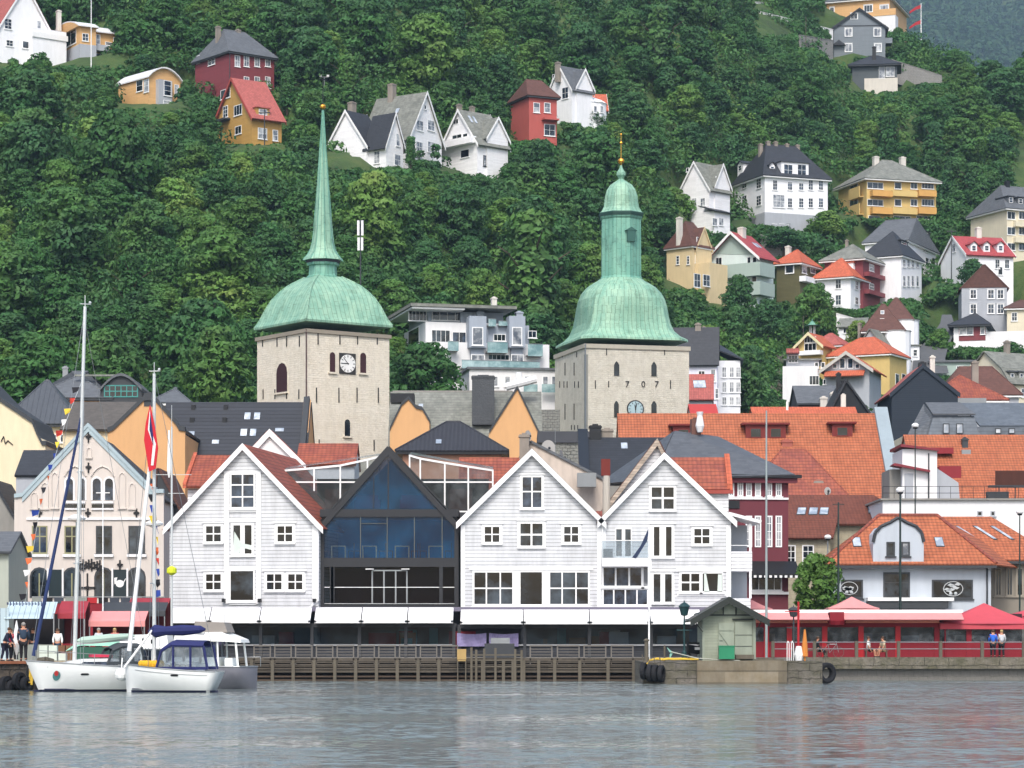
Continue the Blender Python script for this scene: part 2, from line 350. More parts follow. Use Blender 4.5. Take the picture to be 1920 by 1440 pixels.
HIDE=[(480,620,730,850),(1045,640,1292,850),(0,770,1920,1440),(735,740,1010,800)]
def forest():
    rnd=random.Random(11); pts=[]; acc=[]
    for tr in range(60000):
        if len(acc)>=292: break
        px=rnd.uniform(-45,1965); py=rnd.uniform(5,835)
        if py<crest(px)+6: continue
        Y=gY(px,py); k=F/Y; s=rnd.choice([rnd.uniform(.68,1.0),rnd.uniform(1.0,1.5)]); dx=5.9*k*s; dy=3.5*k*s
        g=(px-5.1*s*k, py-9.4*s*k, px+5.1*s*k, py-1.0*k)
        if any(h[0]-10<g[0] and g[2]<h[2]+10 and h[1]-10<g[1] for h in HIDE): continue
        if any(abs(px-q[0])<dx*.95 and abs(py-q[1])<dy*.95 and ((px-q[0])/dx)**2+((py-q[1])/dy)**2<1 for q in acc): continue
        if blocked(g[0]+.5*k,g[1]+.3*k,g[2]-.5*k,g[3],Y):
            # try a smaller one
            s*=.55; g=(px-5*s*k, py-9.2*s*k, px+5*s*k, py-1.0*k)
            if blocked(g[0]+.6*k,g[1]+.3*k,g[2]-.6*k,g[3],Y): continue
        if any(a-2<px<c+2 and b-2<py<d+4 and abs(YY-Y)<14 for a,b,c,d,YY in KEEP): continue
        if infoot(X(px,Y),Y,1.6): continue
        acc.append((px,py,s))
    for i,(px,py,s) in enumerate(acc):
        Y=gY(px,py); p=P(px,py,Y); p.z=capz(p.x,p.y,p.z)-.8
        m=rnd.choice(CROWNS)
        if rnd.random()<.06: tree(p,s*1.5,CONE[0],sz=s*1.35,name='conifer_tree',label='dark pointed conifer standing among the broadleaf trees of the slope',group='conifers of the hillside wood'); continue
        tree(p,s,m,sz=s*rnd.uniform(.85,1.12),rz=rnd.random()*6.28)
    print('forest trees',len(acc))
    nb=0
    for tr in range(16000):
        if nb>=270: break
        kx=rnd.choice(KEEP); px=rnd.uniform(kx[0]-45,kx[2]+45); py=rnd.uniform(kx[3]-45,kx[3]+50)
        if not -20<px<1940 or py>800 or py<crest(px)+4: continue
        Y=gY(px,py); k=F/Y; s=rnd.uniform(.25,.5); 
        g=(px-6*s*k,py-9.5*s*k,px+6*s*k,py-.5*k)
        if any(h[0]-4<g[0] and g[2]<h[2]+4 and h[1]-4<g[1] for h in HIDE): continue
        if blocked(g[0]+.5*k,g[1]+.4*k,g[2]-.5*k,g[3],Y) or any(a-2<px<c+2 and b-2<py<d+3 and abs(YY-Y)<12 for a,b,c,d,YY in KEEP): continue
        if any(abs(px-q[0])<2.2*k*s*2 and abs(py-q[1])<1.6*k*s*2 for q in acc): continue
        if infoot(X(px,Y),Y,.8): continue
        acc.append((px,py,s)); nb+=1; p=P(px,py,Y); p.z=capz(p.x,p.y,p.z)-.5
        tree(p,s*1.25,rnd.choice(FINE),label='leafy green garden bush growing among the hillside houses',group='garden bushes among the hillside houses',name='garden_bush',sz=s,cat='bush',bare=False)
    print('bushes',nb)
    # undergrowth and the rest of the wood, one mass
    lob=[]
    for tr in range(9200):
        px=rnd.uniform(-330,2300); py=rnd.uniform(-40,835)
        if tr>6400: kx=rnd.choice(KEEP); px=rnd.uniform(kx[0]-40,kx[2]+40); py=rnd.uniform(kx[3]-60,kx[3]+45)
        if py<crest(px)-10: continue
        Y=gY(px,max(py,-100)); k=F/Y; r=rnd.uniform(1.1,2.9)
        if any(h[0]<px-r*k and px+r*k<h[2] and h[1]<py-2*r*k for h in HIDE): continue
        if blocked(px-r*k*1.3,py-r*k*1.2,px+r*k*1.3,py-.2*k,Y): 
            r=.75
            if blocked(px-r*k*.8,py-r*k,px+r*k*.8,py-.1*k,Y): continue
        if infoot(X(px,Y),Y,r*1.1): continue
        p=P(px,py,Y); p.z=capz(p.x,p.y,p.z); lob.append((p.x,p.y,p.z-.1,r*1.25,r*1.25,r*.85))
        for q in range(rnd.choice((0,0,1,2))): # taller thicket where nothing behind is covered
            zz=1.2*(q+1)+r*.3
            if not blocked(px-1.5*r*k,py-(zz+1.1*r)*k,px+1.5*r*k,py-zz*k,Y) and not any(h[0]<px+r*k and px-r*k<h[2] and h[1]<py-zz*k<h[3] for h in HIDE[4:]): lob.append((p.x+rnd.uniform(-.8,.8),p.y,p.z+zz,r*1.05,r*1.05,r*.7))
            else: break
    lob2=[]
    for tr in range(17000):
        kx=rnd.choice(KEEP); px=rnd.uniform(kx[0]-75,kx[2]+75); py=rnd.uniform(kx[1]-45,kx[3]+70)
        if not -30<px<1950 or py>815 or py<crest(px)-4: continue
        Y=gY(px,py); k=F/Y
        for r in (rnd.uniform(1.2,2.2),1.1,.7,.4,.25):
            if not blocked(px-1.5*r*k,py-r*k*1.2,px+1.5*r*k,py-.15*k-9,Y): break
        else: continue
        if any(h[0]<px-r*k and px+r*k<h[2] and h[1]<py-2*r*k for h in HIDE): continue
        if infoot(X(px,Y),Y,r*1.5): continue
        p=P(px,py,Y); p.z=capz(p.x,p.y,p.z); lob2.append((p.x,p.y,p.z,r*1.5,r*1.5,r*.9))
    me=leaf_mesh('hedges',lob2,44,.36,15,LEAF,up=.7); o=bpy.data.objects.new('garden_greenery',me); COL.objects.link(o); struct(o,'stuff'); o['label']='low hedges and garden greenery around the hillside houses'; o['category']='greenery'
    me=leaf_mesh('undergrowth',lob,52,.38,5,LEAF,up=.6); o=bpy.data.objects.new('undergrowth',me); COL.objects.link(o); struct(o,'stuff')
    o['label']='dark shrubs and low growth between the hillside trees'; o['category']='undergrowth'
    lob=[]
    for tr in range(2600):
        px=rnd.uniform(1480,2150); j=rnd.uniform(0,18); Y=2300+j*90; py=300-j*22+25*math.sin((px-900)/30*.5+j*.3); p=P(px,py,Y); r=rnd.uniform(7,15); lob.append((p.x,p.y,p.z+4,r,r,r*.8))
    me=leaf_mesh('far_wood',lob,40,3.2,6,LEAFB,up=.6); o=bpy.data.objects.new('far_wood',me); COL.objects.link(o); struct(o,'stuff')
    o['label']='distant bluish forest on the far mountainside'; o['category']='far wood'
# ---------------------------------------------------------------- buildings
FOOT=[]
class B:
    """a building standing at photo column xc (nearest corner), distance Y; front wall xc..xr (or xl..xc when a<0), side wall the rest"""
    def __init__(s,name,label,cat,xl,xc,xr,yb,Y=None,a=0,D=None,group=None,below=3.0,keep=None):
        s.a=a
        if Y is None: Y=gY(xc,yb)
        s.Y=Y; ar=R(a); ca,sa=math.cos(ar),math.sin(ar); C=P(xc,yb,Y)
        def along(px,ox,oy,dx,dy): k=(px-960)/F; return (k*oy-ox)/(dx-k*dy)
        if a>=0:
            s.O=C.copy(); s.W=along(xr,C.x,C.y,ca,sa)
            s.D=D if D else (along(xl,C.x,C.y,-sa,ca) if a>0 else 9)
        else:
            s.W=-along(xl,C.x,C.y,ca,sa); s.O=C-s.W*Vector((ca,sa,0)); s.D=D if D else along(xr,C.x,C.y,-sa,ca)
        s.ca,s.sa=ca,sa; s.below=below
        s.e=thing(name,label,cat,s.O,ar,group)
        s.kx0,s.kx1,s.kyb=xl,xr,yb; FOOT.append(s)
    def keep(s,y0,pad=0): KEEP.append((s.kx0-2,y0,s.kx1+2,s.kyb-(3 if s.Y<1000 else 0)-pad,s.Y))
    # photo point -> (u,z) on a plane of the building: F front, S left side, E right side; off = metres in front of it
    def uz(s,pl,px,py,off=0):
        k=(px-960)/F; ox,oy=s.O.x,s.O.y
        if pl=='F': ox+=s.sa*off; oy-=s.ca*off; dx,dy=s.ca,s.sa
        elif pl=='S': ox-=s.ca*off; oy-=s.sa*off; dx,dy=-s.sa,s.ca
        else: ox+=s.ca*(s.W+off); oy+=s.sa*(s.W+off); dx,dy=-s.sa,s.ca
        t=(k*oy-ox)/(dx-k*dy); return t, Z(py,oy+t*dy)-s.O.z
    def zat(s,py,x,y): return Z(py,s.O.y+x*s.sa+y*s.ca)-s.O.z
    def pb(s,mb,pl,u0,u1,z0,z1,o0,o1):
        if pl=='F': mb.box(u0,-o0,z0,u1,-o1,z1)
        elif pl=='S': mb.box(-o0,u0,z0,-o1,u1,z1)
        else: mb.box(s.W+o0,u0,z0,s.W+o1,u1,z1)
    def part(s,name,mb,mat,parent=None,**k): return mb.build(name,mat,parent or s.e,**k)
    def win(s,pl,x0,y0,x1,y1,nx=2,ny=2,fm=None,gm=None,fw=.09,bar=.05,sill=True,off=0,name='window',casing=0,trans=None,deep=.03):
        u0,z1=s.uz(pl,x0,y0,off); u1,z0=s.uz(pl,x1,y1,off)
        if u0>u1:u0,u1=u1,u0
        fm=fm or WPAINT; f=MB(); o=off
        s.pb(f,pl,u0,u0+fw,z0,z1,o-.05,o+.06); s.pb(f,pl,u1-fw,u1,z0,z1,o-.05,o+.06); s.pb(f,pl,u0+fw,u1-fw,z1-fw,z1,o-.05,o+.06); s.pb(f,pl,u0+fw,u1-fw,z0,z0+fw,o-.05,o+.06)
        for i in range(1,nx): c=u0+(u1-u0)*i/nx; s.pb(f,pl,c-bar/2,c+bar/2,z0+fw,z1-fw,o,o+.05)
        for i in range(1,ny):
            c=z0+(z1-z0)*(trans if trans and ny==2 else i/ny); s.pb(f,pl,u0+fw,u1-fw,c-bar/2,c+bar/2,o,o+.045)
        if sill: s.pb(f,pl,u0-.1,u1+.1,z0-.09,z0,o-.02,o+.14)
        if casing: 
            c=casing; s.pb(f,pl,u0-c,u0,z0-.09,z1+c,o-.02,o+.045); s.pb(f,pl,u1,u1+c,z0-.09,z1+c,o-.02,o+.045); s.pb(f,pl,u0,u1,z1,z1+c,o-.02,o+.05); s.pb(f,pl,u0-c-.08,u1+c+.08,z1+c,z1+c+.06,o-.02,o+.12)
        w_=s.part(name,f,fm); g=MB(); s.pb(g,pl,u0+fw,u1-fw,z0+fw,z1-fw,o-.04,o+deep); g.build('pane',gm or GL,w_)
        return w_
    def wins(s,pl,xs,y0,y1,nx=2,ny=2,gm=None,w=None,**k):
        for x in xs:
            x0,x1=(x-w/2,x+w/2) if w else x
            s.win(pl,x0,y0,x1,y1,nx,ny,gm=gm or random.choice([GL,GL,GLB,GLC]),**k)
    def skylight(s,pts,mat=None,name='skylight'):
        """pts: 4 local points on the roof"""
        p=[Vector(q) for q in pts]; n=(p[1]-p[0]).cross(p[2]-p[0]).normalized()
        if n.z<0:n=-n
        f=MB().prism([q+n*.2 for q in p],-n*.2); fo=s.part(name,f,DKGREY); c=sum(p,Vector())/4
        g=MB().prism([c+(q-c)*.86+n*.225 for q in p],-n*.1); g.build('pane',mat or GLS,fo)
    def walls(s,ze,mat,name='wall',x0=0,y0=0,x1=None,y1=None,zb=None):
        m=MB().box(x0,y0,-s.below if zb is None else zb,s.W if x1 is None else x1,s.D if y1 is None else y1,ze); return s.part(name,m,mat)
    def chimney(s,px,ytop,wpx=8,mat=None,y=None,drop=3.5,cap=True,d=None,pot=False):
        y=s.D/2 if y is None else y; k=(px-960)/F; ox=s.O.x-s.sa*y; oy=s.O.y+s.ca*y; x=(k*oy-ox)/(s.ca-k*s.sa); z=s.zat(ytop,x,y); w=wpx*m2(s.Y)/2
        m=MB().box(x-w,y-w,z-drop,x+w,y+w,z)
        if cap: m.box(x-w-.07,y-w-.07,z-.22,x+w+.07,y+w+.07,z-.08)
        m.box(x-w*.5,y-w*.5,z,x+w*.5,y+w*.5,z+.12)
        return s.part('chimney',m,mat or CHIM)
    def gable(s,ze,zr,wm,rm,axis='y',ov=.45,t=.2,x0=0,x1=None,y0=0,y1=None,rake=None,apex=.5,wall=True,zb=None,roofname='roof',hang=None,wname='wall'):
        x1=s.W if x1 is None else x1; y1=s.D if y1 is None else y1; zb=-s.below if zb is None else zb; rd=None
        if axis=='y':
            xm=x0+(x1-x0)*apex; poly=[(x0,y0,zb),(x1,y0,zb),(x1,y0,ze),(xm,y0,zr),(x0,y0,ze)]; vec=(0,y1-y0,0)
            sl=(zr-ze)/(xm-x0); sr=(zr-ze)/(x1-xm); a,b=y0-(ov*.6 if hang is None else hang),y1+ov*.6
            L=[(x0-ov,a,ze-ov*sl),(xm,a,zr),(xm,b,zr),(x0-ov,b,ze-ov*sl)]; Rr=[(xm,a,zr),(x1+ov,a,ze-ov*sr),(x1+ov,b,ze-ov*sr),(xm,b,zr)]
        else:
            ym=y0+(y1-y0)*apex; poly=[(x0,y0,zb),(x0,y1,zb),(x0,y1,ze),(x0,ym,zr),(x0,y0,ze)]; vec=(x1-x0,0,0)
            sl=(zr-ze)/(ym-y0); sr=(zr-ze)/(y1-ym); a,b=x0-ov*.6,x1+ov*.6
            L=[(a,y0-ov,ze-ov*sl),(b,y0-ov,ze-ov*sl),(b,ym,zr),(a,ym,zr)]; Rr=[(a,ym,zr),(b,ym,zr),(b,y1+ov,ze-ov*sr),(a,y1+ov,ze-ov*sr)]
        wo=s.part(wname,MB().prism(poly,vec),wm) if wall else None
        m=MB(); m.slab(L,t); m.slab(Rr,t); m.tube(L[1] if axis=='y' else L[3],L[2],.13); ro=s.part(roofname,m,rm)
        if rake:
            k=MB(); th=.28
            if axis=='y':
                for e,(q0,q1) in enumerate(((L[0],L[1]),(Rr[1],Rr[0]))):
                    q0=Vector(q0);q1=Vector(q1); k.prism([q0+Vector((0,-.05,t*1.25)),q1+Vector((0,-.05,t*1.25)),q1+Vector((0,-.05,-th)),q0+Vector((0,-.05,-th))],(0,.08+.004*e,0))
            else:
                for xx,sg in ((a,-1),(b,1)):
                    for e,(q0,q1) in enumerate((((xx,)+L[0][1:],(xx,)+L[3][1:]),((xx,)+Rr[2][1:],(xx,)+Rr[1][1:]))):
                        q0=Vector(q0);q1=Vector(q1); k.prism([q0+Vector((sg*.05,0,t*1.25)),q1+Vector((sg*.05,0,t*1.25)),q1+Vector((sg*.05,0,-th)),q0+Vector((sg*.05,0,-th))],(-sg*(.08+.004*e),0,0))
            s.part('bargeboard',k,rake,ro)
        return ro
    def hip(s,ze,zr,wm,rm,ov=.5,t=.14,inset=None,axis='x',wall=True,x0=0,x1=None,y0=0,y1=None,zb=None,roofname='roof',fascia=None):
        x1=s.W if x1 is None else x1; y1=s.D if y1 is None else y1; w=x1-x0; d=y1-y0
        if wall: s.part('wall',MB().box(x0,y0,-s.below if zb is None else zb,x1,y1,ze),wm)
        a,b,c,e=(x0-ov,y0-ov),(x1+ov,y0-ov),(x1+ov,y1+ov),(x0-ov,y1+ov); xm,ym=(x0+x1)/2,(y0+y1)/2
        if inset is None: inset=min(w,d)/2
        if axis=='x': r0=(x0+inset,ym,zr); r1=(x1-inset,ym,zr)
        else: r0=(xm,y0+inset,zr); r1=(xm,y1-inset,zr)
        if (Vector(r0)-Vector(r1)).length<.15: r1=(r0[0]+.1,r0[1]+.1,r0[2])
        A,Bq,C,E=[q+(ze,) for q in (a,b,c,e)]
        m=MB()
        pl=[[A,Bq,r1,r0],[Bq,C,r1],[C,E,r0,r1],[E,A,r0]] if axis=='x' else [[A,Bq,r0],[Bq,C,r1,r0],[C,E,r1],[E,A,r0,r1]]
        for q in pl: m.slab(q,t)
        for q0,q1 in ((A,r0),(E,r0 if axis=='x' else r1),(Bq,r1 if axis=='x' else r0),(C,r1),(r0,r1)):
            up=Vector((0,0,t)); m.tube(Vector(q0)+up,Vector(q1)+up,.1,n=5)
        ro=s.part(roofname,m,rm)
        f=MB().box(a[0]+.03,a[1]+.03,ze-.2,c[0]-.03,c[1]-.03,ze+.02); s.part('eaves',f,fascia or WPAINT,ro)
        return ro
CHIM=M('chimney_render','8d857b',.9,'plain',.2,.35); CHIMW=M('chimney_white','cfcbc2',.85,'plain',.1,.25); CHIMR=M('chimney_red','8a3a2c',.85,'stone',.15,.2,pitch=.12,pu=.3)
GLS=glassmat('skylight_glass','8f9aa6','d4dbe0')
COP=copper('copper_green','76a38d','92b79d','5d8069'); COP2=copper('copper_green_worn','619a88','7bad97','3f6458')
STONE=M('tower_stone','e4dccb',.9,'stone',.08,.14,pitch=.24,pu=.5,dark=.93,bump=.7,col2='d8cfbc'); STONE2=M('tower_stone_grey','d0ccbe',.9,'stone',.1,.16,pitch=.24,pu=.5,dark=.93,bump=.7,col2='c0bbac')
MAROON=M('louvre_maroon','3b1d22',.8,'board',.1,.1,pitch=.18); IRON=M('wrought_iron','1e1c1c',.7)
def arch(pl,b,mb,u0,u1,z0,z1,o0,o1,n=6,pointed=False):
    """arched panel between u0..u1, z0..z1 (crown at z1)"""
    c=(u0+u1)/2; r=(u1-u0)/2; zs=z1-r*(1.5 if pointed else 1); pts=[(u0,z0),(u1,z0)]
    for i in range(n+1):
        t=math.pi*i/n; pts.append((c+r*math.cos(t),zs+(r*(1.5 if pointed else 1))*(math.sin(t) if not pointed else 1-abs(math.cos(t))**1.6)))
    if pl=='F': poly=[(u,-o0,z) for u,z in pts]; v=(0,-(o1-o0),0)
    elif pl=='S': poly=[(-o0,u,z) for u,z in pts]; v=(-(o1-o0),0,0)
    else: poly=[(b.W+o0,u,z) for u,z in pts]; v=(o1-o0,0,0)
    mb.prism(poly,v)
def lancet(b,pl,x0,y0,x1,y1,mat,trim=STONE,name='window',pointed=False,sill=True):
    u0,z1=b.uz(pl,x0,y0); u1,z0=b.uz(pl,x1,y1)
    if u0>u1:u0,u1=u1,u0
    f=MB(); arch(pl,b,f,u0-.14,u1+.14,z0,z1+.16,-.05,.04,pointed=pointed)
    if sill: b.pb(f,pl,u0-.2,u1+.2,z0-.18,z0,-.05,.2)
    w=b.part(name,f,trim); g=MB(); arch(pl,b,g,u0,u1,z0+.01,z1,-.02,.06,pointed=pointed); g.build('louvre' if mat is MAROON else 'pane',mat,w); return w
def ties(b,lst,mat=IRON):
    for pl,x,y0,y1 in lst:
        u,z1=b.uz(pl,x,y0); u,z0=b.uz(pl,x,y1); m=MB(); b.pb(m,pl,u-.045,u+.045,z0,z1,0,.09); b.part('wall_tie',m,mat)
def clock(b,pl,cx,cy,rpx,square,face,ring,hands):
    u,z=b.uz(pl,cx,cy); r=rpx*m2(b.Y); m=MB()
    if square: b.pb(m,pl,u-r*1.04,u+r*1.04,z-r*1.12,z+r*1.12,0,.1)
    def disc(mb,rr,o0,o1,n=32,kr=1.0):
        pts=[(u+rr*math.cos(2*math.pi*i/n),z+rr*kr*math.sin(2*math.pi*i/n)) for i in range(n)]
        mb.prism([(p,-o0,q) for p,q in pts],(0,-(o1-o0),0))
    if not square: disc(m,r*1.12,0,.1)
    root=b.part('clock',m,ring); d=MB(); disc(d,r*.97,.1,.14); d.build('clock_face',face,root)
    k=MB()
    def bar(a,r0,r1,w):
        ca_,sa_=math.sin(a),math.cos(a); p0=Vector((u+ca_*r0*r,-.14,z+sa_*r0*r)); p1=Vector((u+ca_*r1*r,-.14,z+sa_*r1*r)); q=Vector((sa_,0,-ca_))*w*r
        k.prism([p0-q,p0+q,p1+q*.8,p1-q*.8],(0,-.03,0))
    for i in range(12): bar(i*math.pi/6,.68,.93,.035)
    for a,L,w in hands: bar(R(a),-.12,L,w)
    k.build('clock_hands',IRON,root)
def church_left():
    b=B('church_tower','pale stone church tower with green copper dome, needle spire and white clock','church tower',480,575,730,850,Y=285,a=35.5,below=22); b.keep(200)
    W=b.W; D=W; b.D=D; ze=b.zat(617,0,0)
    m=MB().box(0,0,-22,W,D,ze); b.part('wall',m,STONE)
    b.part('cornice',MB().box(-.18,-.18,ze-.35,W+.18,D+.18,ze+.05),M('cornice_stone','8d8577',.85))
    cx,cy=W/2,D/2; yc=b.Y+W/2*(b.sa+b.ca); k=yc/F; hw=W/2*(b.ca+b.sa)/ (127*k)
    zz=lambda py: Z(py,yc)-b.O.z
    prof=[(617,130),(613,131),(605,124),(592,116.5),(578,109),(562,98),(548,84),(537,69),(530,56),(524,43),(520,35)]
    def sq(px,py,n=4,bulge=0):
        r=px*k/(b.ca+b.sa); z=zz(py); pts=[]
        for i in range(4):
            c0=[(-1,-1),(1,-1),(1,1),(-1,1)][i]; c1=[(-1,-1),(1,-1),(1,1),(-1,1)][(i+1)%4]
            for j in range(n):
                t=j/n; x=c0[0]+(c1[0]-c0[0])*t; y=c0[1]+(c1[1]-c0[1])*t; pts.append((cx+x*r,cy+y*r,z))
        return pts
    b.part('dome',MB().rings([sq(w_,p) for p,w_ in prof]),COP)
    for c0 in ((-1,-1),(1,-1),(-1,1)):
        rib=MB(); pts=[(cx+c0[0]*w_*k/(b.ca+b.sa),cy+c0[1]*w_*k/(b.ca+b.sa),zz(p)+.03) for p,w_ in prof]; rib.path(pts,.09,5); b.part('dome_rib',rib,COP)
    o8=math.pi/8
    b.part('lantern',MB().lathe([(31*k,zz(526)),(30*k,zz(519)),(27*k,zz(517)),(26*k,zz(500)),(30*k,zz(498)),(31*k,zz(494))],8,cx,cy,o8),COP2)
    b.part('lantern_eaves',MB().lathe([(29*k,zz(497)),(33*k,zz(489))],8,cx,cy,o8),M('dark_soffit','3c3a44',.8))
    sp=[(489,38),(485,36),(478,29.5),(468,24),(455,20.5),(440,18.5),(420,16.8),(390,14.5),(350,11.2),(300,7.6),(250,4),(215,1.9),(206,1.4)]
    b.part('spire',MB().lathe([(w_*k,zz(p)) for p,w_ in sp],8,cx,cy,o8),COP)
    sr=MB()
    for i in range(8):
        a=o8+i*math.pi/4; sr.path([(cx+w_*k*math.cos(a),cy+w_*k*math.sin(a),zz(p)) for p,w_ in sp],.05,4)
    b.part('spire_rib',sr,COP2)
    b.part('finial_ball',MB().ball((cx,cy,zz(200)),6*k,12,.85),GOLD); f=MB().tube((cx,cy,zz(206)),(cx,cy,zz(146)),.05,.03); f.box(cx-.5,cy-.03,zz(150),cx+.5,cy+.03,zz(148)); b.part('weather_vane',f,BLACK)
    lancet(b,'S',519,682,539,734,MAROON); lancet(b,'F',618,660,628,698,MAROON); lancet(b,'F',675,661,686,700,MAROON); lancet(b,'F',646,786,656,818,GLD)
    clock(b,'F',651,682,17.5,True,M('clock_white','e4e4e0',.5),M('clock_surround','33312f',.8),[(270,.78,.05),(318,.85,.04)])
    ties(b,[('F',x,624,646) for x in (596,637,670,707)]+[('F',x,727,755) for x in (593,635,669,709)]+[('S',x,630,650) for x in (493,520,538,562)]+[('S',x,730,748) for x in (494,516,538,561)]+[('F',598,824,842),('F',701,825,845)])
    dp=MB().tube((-.12,-.12,-10),(-.12,-.12,ze),.07); b.part('drainpipe',dp,M('drain_brown','4a3230',.7))
church_left()
def church_right():
    b=B('church_tower','broad grey stone church tower with bell shaped copper roof and tall copper lantern','church tower',1045,1097,1292,850,Y=312,a=15,below=24); b.keep(250)
    W=b.W; D=W; b.D=D; ze=b.zat(645,0,0)
    b.part('wall',MB().box(0,0,-24,W,D,ze),STONE2); b.part('cornice',MB().box(-.15,-.15,ze-.45,W+.15,D+.15,ze+.04),M('cornice_pale','a7a294',.85))
    cx,cy=W/2,D/2; yc=b.Y+W/2*(b.sa+b.ca); k=yc/F; zz=lambda py: Z(py,yc)-b.O.z; q=b.ca+b.sa
    def ring(px,py,rd):
        r=px*k/(q*(1-rd)+1.0*rd); z=zz(py); pts=[]; n=32
        for i in range(n):
            t=2*math.pi*(i+.5)/n; c,s_=math.cos(t),math.sin(t); sqr=1/max(abs(c),abs(s_)); f=sqr*(1-rd)+rd; pts.append((cx+c*r*f,cy+s_*r*f,z))
        return pts
    prof=[(647,127,0),(643,126,0),(636,112,.03),(626,101,.1),(612,95,.2),(598,92,.35),(582,90,.5),(566,86,.65),(552,78,.8),(541,67,.9),(533,54,1),(528,45,1),(525,42,1)]
    b.part('dome',MB().rings([ring(w_,p,rd) for p,w_,rd in prof]),COP)
    o8=math.pi/8; e=1/math.cos(o8)*.97
    b.part('lantern',MB().lathe([(43*k,zz(530)),(42*k,zz(523)),(40*k,zz(521)),(39.5*k,zz(414)),(42*k,zz(411)),(43*k,zz(405))],8,cx,cy,o8-b.a*math.pi/180),COP2)
    b.part('lantern_cornice',MB().lathe([(44*k,zz(408)),(45*k,zz(403)),(44*k,zz(401))],8,cx,cy,o8-b.a*math.pi/180),M('cornice_dark','24443c',.7))
    b.part('lantern_dome',MB().lathe([(w_*k,zz(p)) for p,w_ in [(402,44),(398,40),(391,36),(382,34),(370,33),(358,29),(348,22),(342,13),(338,7),(336,4.5),(333,6),(329,9),(324,9),(320,6),(316,3.5),(310,2)]],8,cx,cy,o8-b.a*math.pi/180,),COP)
    b.part('finial_ball',MB().ball((cx,cy,zz(302)),6.5*k,12,.9),GOLD)
    f=MB().tube((cx,cy,zz(310)),(cx,cy,zz(250)),.05,.03); f.ball((cx,cy,zz(268)),3*k,8); f.ball((cx,cy,zz(252)),2*k,8); b.part('finial_rod',f,GOLD)
    # small square hatch with a round eye on the lantern
    hx=(1177-1170)*k; h=MB(); h.box(cx-.5+hx,cy-39.6*k-.15,zz(458),cx+.5+hx,cy-39*k+.5,zz(438)); h.prism([(cx-.75+hx,cy-39.6*k-.2,zz(438)),(cx+.75+hx,cy-39.6*k-.2,zz(438)),(cx+hx,cy-39.6*k-.2,zz(431))],(0,.8,0)); b.part('hatch',h,M('hatch_copper','2f5a50',.6))
    for x0,x1,y0,y1 in ((1151,1161,677,705),(1221,1231,678,706),(1151,1160,751,783),(1221,1231,751,779)): lancet(b,'F',x0,y0,x1,y1,GLD,STONE2,pointed=True,sill=False)
    clock(b,'F',1191,767,15,False,M('clock_blue','9fb7bd',.5,'plain',.2,.1),M('clock_ring_dark','23262a',.7),[(14,.8,.06),(350,.55,.07),(180,.5,.04)])
    ties(b,[('F',x,653,666) for x in (1137,1246)]+[('F',x,713,729) for x in (1116,1257)]+[('S',x,680,704) for x in (1060,1077)]+[('S',x,757,787) for x in (1060,1077)]+[('S',x,715,727) for x in (1050,1058,1064,1078,1085)]+[('S',x,660,670) for x in (1055,1082)]+[('S',x,797,806) for x in (1072,1078,1084)])
    for t,px in (('1',1141),('7',1176),('0',1206),('7',1231)):
        u,z=b.uz('F',px,721); text_mesh('iron_numeral',t,IRON,b.e,Matrix.Translation((u,-.06,z))@Matrix.Rotation(R(90),4,'X')@Matrix.Scale(1,4),1.05,.02)
    dp=MB().tube((-.02,-.2,-20),(-.02,-.2,ze),.09); b.part('drainpipe',dp,M('drain_grey','6b7277',.6))
    st=MB().box(-.03,-.03,-20,.35,.35,ze-1.2); b.part('corner_stain',st,M('corner_mortar','8b8c86',.9))
church_right()
# wall and roof colours of the houses on the hill
WS=M('wall_stucco_white','e9eaec',.8,'plain',.06,.12); WB=M('wall_board_white','ececed',.65,'board',.05,.08,pitch=.22,dark=.85)
OCH=M('ochre_boards','b08a48',.7,'board',.08,.12,pitch=.22,dark=.85); ORB=M('orange_boards','cfa46e',.7,'board',.06,.1,pitch=.22,dark=.85); REDB=M('red_boards','7c393e',.7,'board',.1,.15,pitch=.22,dark=.85)
REDO=M('coral_render','b05850',.8); YEL=M('yellow_render','cdb272',.8); YELO=M('orange_yellow_render','cc9d58',.8); CREAM=M('cream_render','d8cfb6',.8); BEI=M('beige_render','d3bf96',.8); GRN=M('sage_render','9fb0a8',.8,'plain',.05,.08); GRNL=M('pale_sage_render','cfdcd8',.8); OLV=M('olive_boards','5d5a3a',.7,'board',.08,.1,pitch=.22)
GRY=M('grey_boards','767e84',.7,'board',.06,.1,pitch=.22,dark=.85); GRYD=M('dark_grey_boards','4f5659',.7,'board',.06,.1,pitch=.22); GRYL=M('light_grey_render','a4a8ae',.85); STB=M('stone_base','8b8a86',.9,'stone',.15,.2,pitch=.35,pu=.6); LAV=M('pale_lavender_render','dcdce8',.8)
RREDC=M('crimson_tile','a04446',.7,'tile',.1,.15,pitch=.4,pu=.3,dark=.75); RPINK=M('faded_red_tile','a85c54',.75,'tile',.12,.2,pitch=.4,pu=.3,dark=.75); RBR=M('brown_shingle','5e4038',.8,'slate',.12,.2,pitch=.35,pu=.4,dark=.8); ROR=M('orange_pantile','b85f42',.7,'tile',.12,.16,pitch=.4,pu=.3,dark=.75); RMETW=M('white_sheet_roof','d9dadb',.5,'seam',.05,.1,pu=.6,dark=.9)
